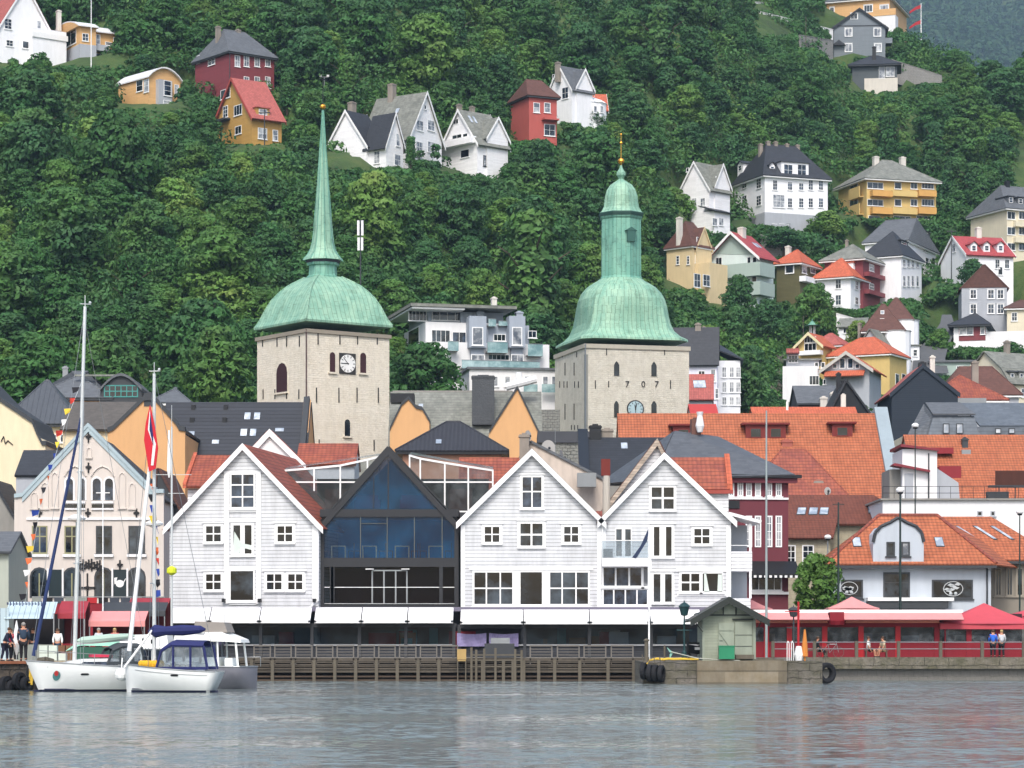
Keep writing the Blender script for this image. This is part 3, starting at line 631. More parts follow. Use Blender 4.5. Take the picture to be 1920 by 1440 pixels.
def dormer(b,pl,x0,y0,x1,y1,out=-.8,wm=WS,rm=SLATE,back=4,nx=1,nw=1,kind='flat',gm=None,rise=1.1):
    """dormer whose front wall covers the photo rectangle; out<0 sets it back from the facade"""
    u0,z1=b.uz(pl,x0,y0,out); u1,z0=b.uz(pl,x1,y1,out)
    if u0>u1:u0,u1=u1,u0
    m=MB(); b.pb(m,pl,u0,u1,z0-1,z1,out-back,out); d=b.part('dormer',m,wm)
    r=MB(); uc=(u0+u1)/2
    if kind=='flat': b.pb(r,pl,u0-.2,u1+.2,z1,z1+.14,out-back,out+.25)
    else:
        def pt(u,z,o): return (u,-o,z) if pl=='F' else ((-o,u,z) if pl=='S' else (b.W+o,u,z))
        for ua,ub in ((u0-.25,uc),(u1+.25,uc)): r.slab([pt(ua,z1-.05,out+.3),pt(ub,z1+rise,out+.3),pt(ub,z1+rise,out-back),pt(ua,z1-.05,out-back)],.12)
        g=MB().prism([pt(u0,z1,out),pt(u1,z1,out),pt(uc,z1+rise-.02,out)],tuple(Vector(pt(u0,z1,out-back))-Vector(pt(u0,z1,out)))); g.build('gable',wm,d)
    r.build('roof',rm,d)
    for i in range(nw):
        w=(x1-x0)/nw; b.win(pl,x0+w*(i+.18),y0+(y1-y0)*.15,x0+w*(i+.82),y0+(y1-y0)*.88,nx,2,off=out,gm=gm or GLB,sill=False,fw=.07)
def roofpts(b,y0,z0,y1,z1,x0,x1,f0,f1):
    """4 points on a roof slope facing the front: from fraction f0 to f1 up the slope"""
    a=lambda x,f:(x,y0+(y1-y0)*f,z0+(z1-z0)*f)
    return [a(x0,f0),a(x1,f0),a(x1,f1),a(x0,f1)]
def H1():
    b=B('villa','white villa with a faded red gambrel roof at the upper left edge','house',-80,-10,104,112,a=38,D=11,below=8); b.keep(-10)
    ze=b.zat(62,0,0); zr=b.zat(-16,b.W/2,b.D/2)
    b.gable(ze,zr,WS,RPINK,'y',ov=.5,rake=WPAINT)
    b.walls(b.zat(62,b.W,0),WS,'bay',x0=b.W*.55,x1=b.W+1.2,y0=-1.6,y1=3); b.part('balcony_rail',MB().box(b.W*.55-.2,-1.8,ze,b.W+1.4,-1.6,ze+.9),WPAINT)
    b.wins('F',[15],34,56,2,3,w=14); b.wins('F',[18],74,88,2,2,w=13); b.wins('F',[73],38,58,1,1,w=8); b.wins('F',[48,72],76,92,1,1,w=12,off=.05)
    b.chimney(40,-20,8)
def H2():
    b=B('wooden_house','orange wooden house with pale curved roofs and a grey basement','house',97,150,180,105,a=30,D=None,below=9); b.kx1=229; b.kyb=124; b.keep(24)
    ze=b.zat(50,0,0); W,D=b.W,b.D; n=8
    def barrel(x0,x1,y0,y1,z0,rise,along,name='roof'):
        top=[]; 
        for i in range(n+1):
            t=i/n; zz=z0+rise*math.sin(math.pi*t)**.8
            top.append((t,zz))
        if along=='x': poly=[(x0,y0+(y1-y0)*t,z) for t,z in top]; poly2=[(x0,y0+(y1-y0)*t,z+.2) for t,z in top][::-1]; vec=(x1-x0,0,0); fill=poly; 
        else: poly=[(x0+(x1-x0)*t,y0,z) for t,z in top]; poly2=[(x0+(x1-x0)*t,y0,z+.2) for t,z in top][::-1]; vec=(0,y1-y0,0)
        b.part('gable',MB().prism(poly,vec),ORB); b.part(name,MB().prism(poly+poly2,vec),RMETW)
    b.walls(ze,ORB); barrel(-.5,W+.3,-.6,D+.6,ze,1.7,'x'); b.part('basement',MB().box(-.05,-.05,-9,W+.05,D+.05,b.zat(82,0,0)),GRYL)
    x2=W+.1; b.part('wall',MB().box(x2,2.2,-12,x2+6.4,10,b.zat(60,x2,2)),ORB); barrel(x2-.3,x2+7,1.6,10.4,b.zat(60,x2,2),1.5,'x')
    b.win('S',113,60,143,80,3,1,gm=GLD); b.wins('F',[160],62,78,2,2,w=12)
    for px,y0,y1,wd in ((184,64,84,8),(203,78,86,12),(216,70,88,8),(186,100,120,14),(197,102,120,8),(216,104,124,8)):
        b.win('F',px-wd/2,y0,px+wd/2,y1,1,2,off=-2.2,gm=random.choice([GL,GLC]))
    b.part('balcony',MB().box(x2+.2,.8,b.zat(96,x2,2),x2+2.6,2.2,b.zat(96,x2,2)+1),GRYL); b.chimney(110,20,8,CHIMW)
def H3():
    b=B('wooden_house','small orange wooden house with a pale barrel roof and bay window','house',222,278,338,188,a=42,below=8); b.kyb=203; b.keep(128)
    ze=b.zat(146,0,0); W,D=b.W,b.D; n=8; b.walls(ze,ORB); top=[(i/n,ze+1.9*math.sin(math.pi*i/n)**.85) for i in range(n+1)]
    P1=[(-.3+(W+.6)*t,-.5,z) for t,z in top]; b.part('gable',MB().prism([(p[0],0,p[2]) for p in P1],(0,D,0)),ORB)
    b.part('roof',MB().prism(P1+[(p[0],p[1],p[2]+.22) for p in P1[::-1]],(0,D+1,0)),RMETW)
    b.win('S',256,152,268,170,1,2); b.win('S',270,150,279,172,1,2,gm=GLC)
    m=MB(); u0,z1=b.uz('F',298,148,.9); u1,z0=b.uz('F',323,206,.9); m.box(u0,-.9,z0,u1,0,z1); b.part('bay',m,GRYL); b.win('F',307,150,321,181,1,3,off=.9,gm=GLB); b.win('F',327,158,335,180,1,2,gm=GLC); b.win('F',306,187,320,201,2,2,off=.9,gm=GLC); b.win('F',326,192,334,202,1,1)
def H4():
    b=B('red_house','tall dark red house with a grey hipped roof and two chimneys','house',366,431,514,178,a=38,below=8); b.keep(50)
    ze=b.zat(98,0,0); b.hip(ze,b.zat(60,b.W/2,b.D/2),REDB,SLATEM,fascia=DKGREY,axis='x',inset=b.W*.26)
    b.wins('F',[445,462,482,502],103,126,2,2,w=10,gm=GLC); b.wins('F',[462,482,502],143,166,2,2,w=10,gm=GLC); b.wins('S',[397],103,120,2,2,w=13,gm=GL); b.wins('S',[372],105,118,1,2,w=6)
    b.chimney(409,50,8); b.chimney(446,56,8)
    b.part('drainpipe',MB().tube((-.05,-.05,-4),(-.05,-.05,ze),.07),DKGREY)
def H5():
    b=B('ochre_house','ochre yellow wooden house with a faded red gable roof and dormer','house',403,472,528,270,a=36,below=8); b.keep(150)
    ze=b.zat(215,0,0); zr=b.zat(152,b.W/2,b.D/2)
    b.gable(ze,zr,OCH,RPINK,'x',ov=.7,rake=M('red_rake','a0463c'))
    b.win('S',414,170,432,182,2,1,gm=GL); b.wins('S',[423],200,219,2,3,w=9); b.win('S',439,199,454,214,3,1,gm=GLB); dormer(b,'F',481,201,505,219,.1,OCH,RPINK,nx=2,gm=GLC)
    b.wins('F',[492],239,262,2,2,w=17,gm=GLC); b.wins('F',[516],243,265,1,2,w=10,gm=GLC); b.wins('S',[447],238,250,2,1,w=12); u,z=b.uz('S',420,228); b.part('balcony',MB().box(-1.1,u-2,z,-.0,u+2,z+.25),DKGREY)
def H6():
    b=B('white_house','white wooden house with dark slate roof and two gables above the slope','house',616,724,756,312,a=52,below=8); b.keep(212)
    ze=b.zat(266,0,0); W,D=b.W,b.D; zr=b.zat(216,W/2,D/2)
    b.gable(b.zat(266,0,0),b.zat(214,W/2,D*.7),WB,SLATE,'x',x0=-.5,y0=D*.3,y1=D,ov=.5,rake=WPAINT)
    b.gable(b.zat(266,0,0),b.zat(218,W/2,D*.3),WB,SLATE,'y',y0=0,y1=D*.34,ov=.5,rake=WPAINT,wname='front_wall')
    b.win('S',643,250,656,265,1,1,gm=GLB); b.wins('S',[677],254,264,1,2,w=6); b.wins('S',[707],284,306,2,3,w=11); b.wins('S',[668],284,300,3,1,w=16,gm=GL); b.wins('S',[645],286,300,2,1,w=14,gm=GL); b.wins('F',[745],288,312,1,2,w=12,gm=GLC); b.wins('F',[746],250,275,1,2,w=7,gm=GLC)
    b.chimney(660,192,12,y=D*.8)
def H7():
    b=B('white_house','large white house with steep light grey slate roof and full height gable','house',680,768,828,298,a=55,below=8,D=None); b.keep(165)
    ze=b.zat(250,0,0); zr=b.zat(172,b.W/2,b.D*.5)
    b.gable(b.zat(252,0,0),b.zat(174,b.W/2,0),WB,SLATEL,'y',ov=.6,rake=WPAINT)
    b.wins('F',[787,808],224,247,2,2,w=13,gm=GLC); b.wins('F',[786,808],264,288,2,2,w=13,gm=GLC); b.wins('F',[797],196,206,1,1,w=4)
    b.chimney(735,158,12,y=b.D*.7)
    W,D=b.W,b.D; sl=lambda f,y:(W/2*f,y,ze+(b.zat(174,W/2,0)-ze)*f); b.skylight([sl(.55,D*.5),sl(.55,D*.42),sl(.68,D*.42),sl(.68,D*.5)])
def H8():
    b=B('white_house','white wooden villa with mossy grey roof, balcony and black framed windows','house',828,895,950,325,a=42,below=8); b.keep(196)
    ze=b.zat(265,0,0); W,D=b.W,b.D; b.gable(ze,b.zat(212,W/2,D/2),WB,SLATEL,'x',ov=.6,rake=WPAINT)
    b.gable(b.zat(262,W,0),b.zat(222,W*.65,0),WB,SLATEL,'y',x0=W*.3,y0=-.3,y1=D/2,ov=.4,rake=WPAINT,wname='front_wall')
    b.win('F',923,260,943,275,3,1,fm=BLACK,gm=GLC); b.wins('F',[911],291,313,2,3,w=10,fm=BLACK,gm=GLC); b.wins('F',[933],292,316,2,3,w=11,fm=BLACK,gm=GLC)
    b.win('S',848,254,866,267,2,1,gm=GL); b.win('S',868,251,877,268,1,1,gm=GLD); b.win('S',850,224,860,232,2,1,gm=GLD,sill=False); b.win('S',864,282,880,294,1,1,gm=GLD)
    u,z=b.uz('S',860,274); u2,_=b.uz('S',893,274); u0,_=b.uz('S',830,274); b.part('balcony',MB().box(-1.2,min(u2,u0),z-.1,0,max(u2,u0),z+1.0),WB); 
    b.chimney(861,196,8,y=D*.6); b.chimney(885,200,8,y=D*.6)
    r=ze+ (b.zat(212,W/2,D/2)-ze)
    for f in (.15,.3): b.skylight([(W*f,D/2*.6,ze+(r-ze)*.6),(W*(f+.08),D/2*.6,ze+(r-ze)*.6),(W*(f+.08),D/2*.85,ze+(r-ze)*.85),(W*f,D/2*.85,ze+(r-ze)*.85)])
def H9():
    b=B('red_house','coral red house with a dark brown roof half hidden by trees','house',958,992,1044,262,a=25,below=8); b.keep(150)
    ze=b.zat(180,0,0); b.hip(ze,b.zat(152,b.W/2,b.D/2),REDO,RBR,fascia=DKGREY,axis='x',inset=1.2); b.wins('F',[1006,1026],192,212,1,2,w=12,gm=GLC); b.win('F',1020,232,1041,256,2,2,gm=GL)
    u0,z=b.uz('F',1018,222,.6); u1,_=b.uz('F',1046,222,.6); b.part('balcony',MB().box(u0,-1.2,z-.2,u1,0,z+.1),REDO)
def H10():
    b=B('white_house','tall narrow white house with grey roofs and a rounded bay high on the slope','house',1028,1072,1110,228,a=40,below=8); b.keep(120)
    ze=b.zat(166,0,0); W,D=b.W,b.D; b.gable(ze,b.zat(128,W/2,D/2),WS,SLATEM,'x',ov=.4,rake=WPAINT); b.gable(b.zat(166,W,0),b.zat(131,W*.6,0),WS,SLATEM,'y',x0=W*.2,y0=-.2,y1=D/2,ov=.4,rake=WPAINT,wname='front_wall')
    b.win('S',1036,140,1046,148,2,1,gm=GLD); b.win('S',1054,165,1066,184,2,2,gm=GLB); b.wins('F',[1090],168,186,2,2,w=10,gm=GLC); b.wins('F',[1086],198,212,2,2,w=12,gm=GLC)
    cx=W+1.5; b.part('bay',MB().lathe([(2.8,-8),(2.8,b.zat(192,W,0)),(3.0,b.zat(191,W,0)),(2.0,b.zat(184,W,0)),(.1,b.zat(176,W,0))],12,cx,2),WS); b.wins('F',[1116,1128],198,212,1,1,w=6,off=.8,gm=GLC)
    b.chimney(1046,117,8)
    c=B('red_roofed_annex','white annex with bright orange red roof beside the tall white villa','house',1104,1106,1138,230,a=5,D=6,Y=b.Y+8,below=8); c.gable(c.zat(205,0,0),c.zat(178,0,3),WS,ROR,'x',rake=WPAINT)
def H11():
    b=B('grey_house','slate grey wooden house with a dark gable roof on the upper right slope','house',1563,1660,1665,108,a=-4,D=9,below=8); b.keep(14)
    ze=b.zat(52,0,0); W=b.W; b.gable(ze,b.zat(17,W/2,0),GRY,SLATE,'y',ov=.7,rake=M('rake_dark','2c2f33'))
    b.win('F',1595,25,1608,36,2,1,casing=.1,sill=False); b.wins('F',[1591,1645],53,68,2,1,w=13,gm=GLC,casing=.1); b.wins('F',[1591,1646],82,97,2,1,w=13,gm=GLC,casing=.1)
    b.part('wall_band',MB().box(-.04,-.06,b.zat(50,0,0),W+.04,0,b.zat(48,0,0)),DKGREY)
    u,z=b.uz('F',1570,86); m=MB(); m.prism([(u-1.2,-.9,z),(u+1.8,-.9,z),(u+.3,-.9,z+1.2)],(0,.9,0)); b.part('porch_roof',m,SLATE); b.part('balcony',MB().box(W,.5,b.zat(80,W,0),W+1.6,4,b.zat(70,W,0)),GRY)
def H12():
    b=B('grey_bungalow','low dark grey bungalow with hipped slate roof on a white basement','house',1598,1682,1692,172,a=-8,D=8,below=5); b.keep(100)
    ze=b.zat(124,0,0); b.hip(ze,b.zat(106,b.W/2,b.D/2),GRYD,SLATE,ov=.9,fascia=DKGREY); z=b.zat(148,0,0); b.part('basement',MB().box(2.6,-.12,-5,b.W+.12,b.D,z),M('pale_basement','cbc5ba',.85)); b.part('basement_side',MB().box(-.05,.2,-5,2.6,b.D,z),DKGREY)
    b.win('F',1648,125,1659,147,1,1,gm=GLC,fw=.06); b.win('F',1661,125,1677,143,2,1,gm=GLC,fw=.06); b.chimney(1639,88,7,BLACK,y=2,drop=4)
def H13():
    b=B('orange_house','orange wooden house with grey roof and white terrace at the top edge','house',1550,1668,1700,52,a=-20,below=8); b.keep(-20)
    ze=b.zat(6,0,0); b.hip(ze,b.zat(-22,b.W/2,b.D/2),ORB,SLATEM,ov=.8); b.wins('F',[1560],14,30,2,1,w=8,casing=.1); b.win('F',1620,10,1636,22,3,1,casing=.1); b.win('F',1650,10,1666,27,3,1,casing=.1,gm=GLC)
    m=MB(); m.box(b.W*.62,-3,-6,b.W+2,0,b.zat(34,b.W,0)); b.part('terrace',m,WPLAS); b.part('terrace_rail',MB().box(b.W*.8,-3.1,b.zat(34,b.W,0),b.W+2.1,-2.95,b.zat(22,b.W,0)),ORB)
def H14():
    b=B('white_house','tall slim white villa with weathered grey gables and a low porch','house',1275,1330,1367,432,a=45,below=8); b.keep(300)
    ze=b.zat(352,0,0); W,D=b.W,b.D; b.gable(ze,b.zat(308,W/2,D/2),WB,SLATEL,'x',ov=.5,rake=WPAINT); b.gable(b.zat(350,W,0),b.zat(309,W*.6,0),WB,SLATEL,'y',x0=W*.25,y0=-.2,y1=D/2,ov=.4,rake=WPAINT,wname='front_wall')
    b.wins('F',[1346,1360],330,354,1,2,w=8,gm=GLC); b.wins('F',[1346,1360],372,390,1,2,w=8,gm=GLC); b.wins('S',[1302,1318],372,386,2,2,w=9,gm=GLC); b.win('S',1287,315,1292,322,1,1,gm=GLD)
    b.walls(b.zat(400,0,0),WB,'porch',x0=-1.5,x1=W*.5,y0=-2.5,y1=3); b.part('porch_roof',MB().slab([(-2,-3,b.zat(402,0,0)),(W*.5+.3,-3,b.zat(402,0,0)),(W*.5+.3,1,b.zat(388,0,0)),(-2,1,b.zat(388,0,0))]),SLATE); b.wins('F',[1340,1352],408,424,2,1,w=9,off=2.5,gm=GLC)
def H15():
    b=B('mansion_house','large white four storey villa with dark hipped roof, gabled dormers and five chimneys','house',1377,1434,1552,422,a=22,below=8); b.keep(258)
    ze=b.zat(330,0,0); W,D=b.W,b.D; zr=b.zat(274,W/2,D/2); b.hip(ze,zr,WS,SLATE,ov=.6,inset=W*.27)
    b.wins('S',[1396,1423],336,352,2,3,w=9,gm=GL); b.wins('S',[1396,1423],368,384,2,3,w=9,gm=GL)
    b.wins('F',[1453,1481,1502,1520,1539],337,357,2,3,w=9,gm=GLB); b.wins('F',[1481,1502,1520,1539],371,390,2,3,w=9,gm=GLB); b.win('F',1449,364,1471,390,3,2,gm=GLC); 
    u0,z0=b.uz('F',1438,398); b.part('basement',MB().box(-.08,-.08,-8,W+.08,D,z0),GRYL); b.win('F',1448,402,1456,420,1,2,gm=GL); b.win('F',1461,402,1470,420,1,1,gm=GLD)
    dormer(b,'F',1465,303,1516,334,.05,WS,SLATE,nw=2,nx=2,back=5); dormer(b,'F',1443,310,1453,322,-.8,WS,SLATE,kind='gable',rise=.6); dormer(b,'S',1383,310,1393,320,-.6,WS,SLATE,kind='gable',rise=.6)
    for px,py in ((1426,270),(1440,265),(1454,266),(1475,270),(1495,272)): b.chimney(px,py,7,y=D*.5)
def H16():
    b=B('apartment_house','yellow apartment house with wrapped orange balconies and grey hipped roof','apartment house',1572,1625,1755,408,a=18,below=9); b.keep(292)
    ze=b.zat(336,0,0); W,D=b.W,b.D; b.hip(ze,b.zat(302,W/2,D/2),YEL,SLATEL,ov=.9,axis='x'); b.chimney(1642,294,10,CHIMW); b.chimney(1692,295,10,CHIMW)
    for y0,y1 in ((341,355),(373,387)):
        for x0,x1,n in ((1626,1656,3),(1677,1690,1),(1707,1720,2),(1728,1751,4)): b.win('F',x0,y0,x1,y1,n,1,gm=GL)
        b.win('S',1594,y0+1,1609,y1,2,1)
    b.win('F',1628,404,1650,412,2,1,gm=GLD);b.win('F',1675,404,1708,412,3,1,gm=GLD);b.win('F',1718,404,1750,412,3,1,gm=GLD)
    for y0,y1 in ((356,369),(388,402)):
        for i,(x0,x1,mt) in enumerate(((1636,1674,YELO),(1675,1722,YEL),(1723,1756,YELO))):
            u0,z1=b.uz('F',x0,y0,1.2); u1,z0=b.uz('F',x1,y1,1.2); o=.9 if i==1 else 1.3
            m=MB(); m.box(u0,-o,z0,u1,-o+.15,z1); m.box(u0,-o+.15,z0,u1,0,z0+.15); m.box(u0,-o+.15,z0+.15,u0+.12,0,z1); m.box(u1-.12,-o+.15,z0+.15,u1,0,z1); b.part('balcony',m,mt)
        u0,z1=b.uz('S',1592,y0,.8); u1,z0=b.uz('S',1612,y1,.8); m=MB(); m.box(-.9,min(u0,u1),z0,-.75,max(u0,u1),z1); m.box(-.75,min(u0,u1),z0,0,max(u0,u1),z0+.15); b.part('balcony',m,YEL)
def H17():
    b=B('apartment_house','cream apartment block with grey roof and balconies at the right edge','apartment house',1820,1888,1990,482,a=24,below=9); b.keep(342)
    ze=b.zat(392,0,0); W,D=b.W,b.D; b.hip(ze,b.zat(352,W/2,D/2),CREAM,SLATEM,ov=.7,inset=W*.22); b.chimney(1888,340,8,BLACK); dormer(b,'F',1890,368,1901,382,-.7,SLATEM,SLATE,gm=GLB); dormer(b,'F',1908,370,1919,384,-.7,SLATEM,SLATE,gm=GLB)
    for y0,y1 in ((396,412),(425,441),(455,470)): b.wins('F',[1896],y0,y1,2,1,w=15); b.wins('F',[1916,1940],y0,y1,2,1,w=12)
    for y in (416,446): u0,z=b.uz('F',1905,y+8,1); u1,_=b.uz('F',1965,y,1); b.part('balcony',MB().box(u0,-1,z,u1,0,z+1),CREAM)
def H18():
    b=B('villa','beige villa with a steep brown mansard roof, white chimney and stepped gable','house',1250,1298,1334,540,a=48,below=9); b.keep(396)
    ze=b.zat(462,0,0); W,D=b.W,b.D; b.hip(ze,b.zat(418,W/2,D/2),BEI,RBR,ov=.4,inset=W*.3); b.chimney(1274,408,9,CHIMW,y=D*.5,drop=5)
    b.gable(b.zat(470,W,0),b.zat(428,W*.6,0),BEI,RBR,'y',x0=W*.15,x1=W*.95,y0=-.25,y1=D*.5,ov=.2,rake=BEI,wname='front_wall'); b.win('F',1303,478,1310,494,2,3); b.win('F',1306,444,1310,456,1,2,gm=GLC); dormer(b,'S',1285,446,1296,456,-.8,BEI,RBR); b.win('S',1268,480,1274,496,1,3); b.win('S',1288,480,1293,496,1,3)
    z=b.zat(500,W,0); b.part('veranda',MB().box(W*.2,-2.8,-8,W*1.15,-.25,z),BEI); u0,z1=b.uz('F',1300,512,2.8); b.win('F',1301,512,1313,540,2,2,off=2.8,gm=GL); b.win('F',1318,514,1331,538,2,2,off=2.8,gm=GL)
def H19():
    b=B('sage_green_house','sage green house with wide balconies, white bargeboards and a crimson roof','house',1329,1420,1450,575,a=-35,below=9); b.keep(432)
    W,D=b.W,b.D; ze=b.zat(478,W,0); zr=b.zat(437,W/2,0); b.gable(ze,zr,GRNL,RREDC,'y',ov=.9,rake=WPAINT,hang=.9)
    m=MB().prism([(0,-.06,b.zat(476,0,0)),(W,-.06,ze-.0),(W/2,-.06,zr-.15)],(0,.05,0)); b.part('gable_cladding',m,GRN)
    for y0,y1 in ((499,516),(535,552)):
        u0,z1=b.uz('F',1334,y0,1.2); u1,z0=b.uz('F',1422,y1,1.2); mm=MB().box(max(u0,-.3),-1.2,z0,W+1.2,-1.05,z1); mm.box(W+1.05,-1.05,z0,W+1.2,D*.7,z1); mm.box(0,-1.05,z0,W+1.05,0,z0+.15); mm.box(W,0,z0,W+1.05,D*.7,z0+.15); b.part('balcony',mm,GRN)
    b.win('F',1342,483,1354,497,2,1,gm=GLD); b.win('F',1401,482,1408,499,1,1,gm=GLD); b.win('F',1411,482,1419,499,1,1,gm=GLD); b.win('F',1345,519,1354,532,1,1,gm=GLD); b.win('F',1410,518,1419,536,1,1,gm=GLD)
    b.chimney(1391,427,12,CHIMW,y=D*.35)
    sl=lambda f,y:(W/2+(W/2)*f,y,zr+(ze-zr)*f)
    for y in (D*.55,D*.75): b.skylight([sl(.35,y),sl(.35,y+.9),sl(.6,y+.9),sl(.6,y)])
def H20():
    b=B('olive_house','olive green house with a terracotta hipped roof and white framed windows','house',1456,1500,1532,560,a=-30,below=8); b.keep(466)
    W,D=b.W,b.D; b.hip(b.zat(494,W,0),b.zat(470,W/2,D/2),OLV,ROR,ov=.7,axis='x'); b.win('F',1473,496,1488,512,1,1,casing=.12); b.wins('E',[1508,1524],498,514,1,1,w=9,gm=GLC); b.chimney(1478,462,9,CHIMW)
    b.part('balcony',MB().box(W,-.3,b.zat(528,W,0),W+1.2,D,b.zat(518,W,0)),WS)
def H21():
    b=B('white_house','white stucco house with a bright orange tiled hipped roof','house',1532,1595,1622,580,a=-28,below=9); b.keep(482)
    W,D=b.W,b.D; b.hip(b.zat(520,W,0),b.zat(486,W/2,D/2),WS,ROR,ov=.8,axis='x'); b.wins('F',[1572],524,541,2,2,w=11); b.wins('F',[1572],553,572,2,2,w=11); b.wins('E',[1606,1616],526,544,1,2,w=6,gm=GL); b.wins('E',[1606,1616],556,572,1,2,w=6,gm=GL)
    sl=lambda x,f:(x,D/2*f,b.zat(520,W,0)+(b.zat(486,W/2,D/2)-b.zat(520,W,0))*f); b.skylight([sl(W*.62,.45),sl(W*.72,.45),sl(W*.72,.7),sl(W*.62,.7)])
    dormer(b,'E',1600,492,1614,512,-1,WS,ROR,nx=2,gm=GLC)
def H22():
    b=B('red_house','dark red house with a pale grey hipped roof and small balconies','house',1546,1618,1650,572,Y=None,a=-30,below=9); b.keep(455)
    W,D=b.W,b.D; b.hip(b.zat(486,W,0),b.zat(460,W/2,D/2),REDB,SLATEL,ov=.8,axis='x'); b.wins('E',[1634],494,510,1,2,w=9,gm=GLC); b.wins('E',[1634],530,545,1,2,w=9,gm=GL); b.chimney(1588,450,5)
    for y in (517,550): b.part('balcony',MB().box(W,.5,b.zat(y,W,0),W+1,D,b.zat(y-8,W,0)),REDB)
def H23():
    b=B('white_house','white house with dark slate mansard roof, skylights and tall side facade','house',1617,1690,1728,560,a=-30,below=9); b.keep(430)
    W,D=b.W,b.D; ze=b.zat(480,W,0); b.hip(ze,b.zat(436,W/2,D/2),WS,SLATE,ov=.5,axis='x'); b.wins('E',[1695,1703,1711,1720],486,502,1,2,w=5,gm=GLC); b.wins('E',[1695,1703,1711,1720],516,538,1,2,w=5,gm=GLC); dormer(b,'E',1688,450,1702,466,-1.6,SLATE,SLATE,gm=GLB)
    zr=b.zat(436,W/2,D/2); sl=lambda x,f:(x,D/2*f,ze+(zr-ze)*f)
    b.skylight([sl(W*.45,.4),sl(W*.52,.4),sl(W*.52,.58),sl(W*.45,.58)]); b.skylight([sl(W*.55,.4),sl(W*.64,.4),sl(W*.64,.6),sl(W*.55,.6)])
def H24():
    b=B('white_house','white house with wide dark grey roof below the yellow apartment house','house',1622,1700,1756,520,a=-26,Y=gY(1700,520)+5,below=12); b.keep(408)
    W,D=b.W,b.D; ze=b.zat(452,W,0); b.hip(ze,b.zat(413,W/2,D/2),WS,SLATEM,ov=.5,axis='x',inset=1.0); b.wins('E',[1735,1748],455,474,2,2,w=8,gm=GLC); dormer(b,'E',1722,428,1744,440,-1,SLATEM,SLATE,nx=4,gm=GLB)
    b.wins('E',[1738,1750],482,500,1,2,w=6,gm=GL)
def H25():
    b=B('white_house','white gabled house with a crimson roof and three arched dormers','house',1764,1812,1900,532,a=16,below=9); b.keep(440)
    W,D=b.W,b.D; ze=b.zat(476,0,0); zr=b.zat(446,W/2,D/2); b.gable(ze,zr,WS,RREDC,'x',ov=.5,rake=WPAINT)
    for px in (1826,1850,1876): dormer(b,'F',px-6,458,px+6,472,-.5,WS,RREDC,kind='gable',rise=.55,gm=GLB)
    b.win('S',1785,458,1792,472,1,2,gm=GLC); b.wins('F',[1830,1870,1888],486,504,2,2,w=9); b.win('F',1871,500,1880,516,1,1,gm=GLD)
    b.chimney(1834,427,10,CHIMW)
def H26():
    b=B('grey_house','grey rendered house with steep brown roof and paired white windows','house',1803,1888,1896,602,a=-6,D=9,below=8); b.keep(494)
    W,D=b.W,b.D; b.gable(b.zat(540,0,0),b.zat(497,W/2,0),GRYL,RBR,'y',ov=.3,wall=True); zf=b.zat(540,0,0)
    m=MB().prism([(-.3,-.1,zf),(W+.3,-.1,zf),(W/2,-.1,b.zat(497,W/2,0)+.15)],(0,.08,0)); b.part('gable_shingles',m,RBR)
    for px in (1837,1856): b.win('F',px-3.5,514,px+3.5,522,1,1,gm=GLC,sill=False)
    b.wins('F',[1825,1858,1876],543,560,2,2,w=12,gm=GLB,casing=.08); b.wins('F',[1825,1858,1876],570,588,2,2,w=12,gm=GLB,casing=.08)
def H27():
    b=B('white_bungalow','small white bungalow with dark hipped roof and a dark red window band','house',1788,1848,1866,652,a=-14,below=5); b.keep(586)
    W,D=b.W,b.D; b.hip(b.zat(610,W,0),b.zat(589,W/2,D/2),WS,SLATE,ov=.9,fascia=DKGREY); u0,z1=b.uz('F',1798,611); u1,z0=b.uz('F',1848,638); b.part('red_panel',MB().box(u0,-.08,z0,u1,.0,z1),REDB); b.win('F',1799,612,1825,628,2,1,off=.08,gm=GLC); b.win('F',1838,612,1847,627,1,1,off=.08,gm=GLC); b.win('E',1851,612,1862,628,1,1,gm=GLC)
    b.part('terrace_wall',MB().box(W*.9,.3,-4,W+9,.6,b.zat(624,W,0)+.2),WPLAS)
def H28():
    for nm,xl,xc,xr,yb,ye,yr,dy in (('brown pointed roof and two round skylights, nearer of the twin turrets',1622,1690,1697,700,622,572,0),('brown pointed roof behind the turreted house',1655,1706,1716,690,602,560,9)):
        b=B('turreted_house','white house with '+nm,'house',xl,xc,xr,yb,a=-8,Y=gY(1690,700)+dy*.9,below=8,D=8); b.keep(yr-4)
        W,D=b.W,b.D; b.hip(b.zat(ye,W,0),b.zat(yr,W/2,D/2),WS,RBR,ov=.7,inset=W*.46)
        if dy==0: b.win('F',1665,626,1675,642,2,2,gm=GL); b.win('F',1651,582,1658,589,1,1,off=-2.2,gm=GLS,sill=False); b.win('F',1650,597,1658,604,1,1,off=-1.4,gm=GLS,sill=False); b.wins('F',[1640,1668],652,668,2,2,w=10,gm=GLC)
        else: b.win('F',1672,584,1682,592,1,1,off=-2,gm=GLS,sill=False)
        b.part('turret',MB().lathe([(2.3,-8),(2.3,b.zat(ye,W,0)),(2.5,b.zat(ye,W,0)+.2)],14,W-.8,1.2),WS)
    c=B('white_annex','long low white annex with a canopy right of the turreted houses','house',1695,1700,1724,690,a=8,Y=gY(1710,690)+2,D=8,below=8); c.walls(c.zat(648,0,0),WS); c.part('roof',MB().box(-.3,-.3,c.zat(648,0,0),c.W+.3,8,c.zat(646,0,0)),SLATEL); c.win('F',1712,655,1720,668,1,2,gm=GL); c.keep(640)
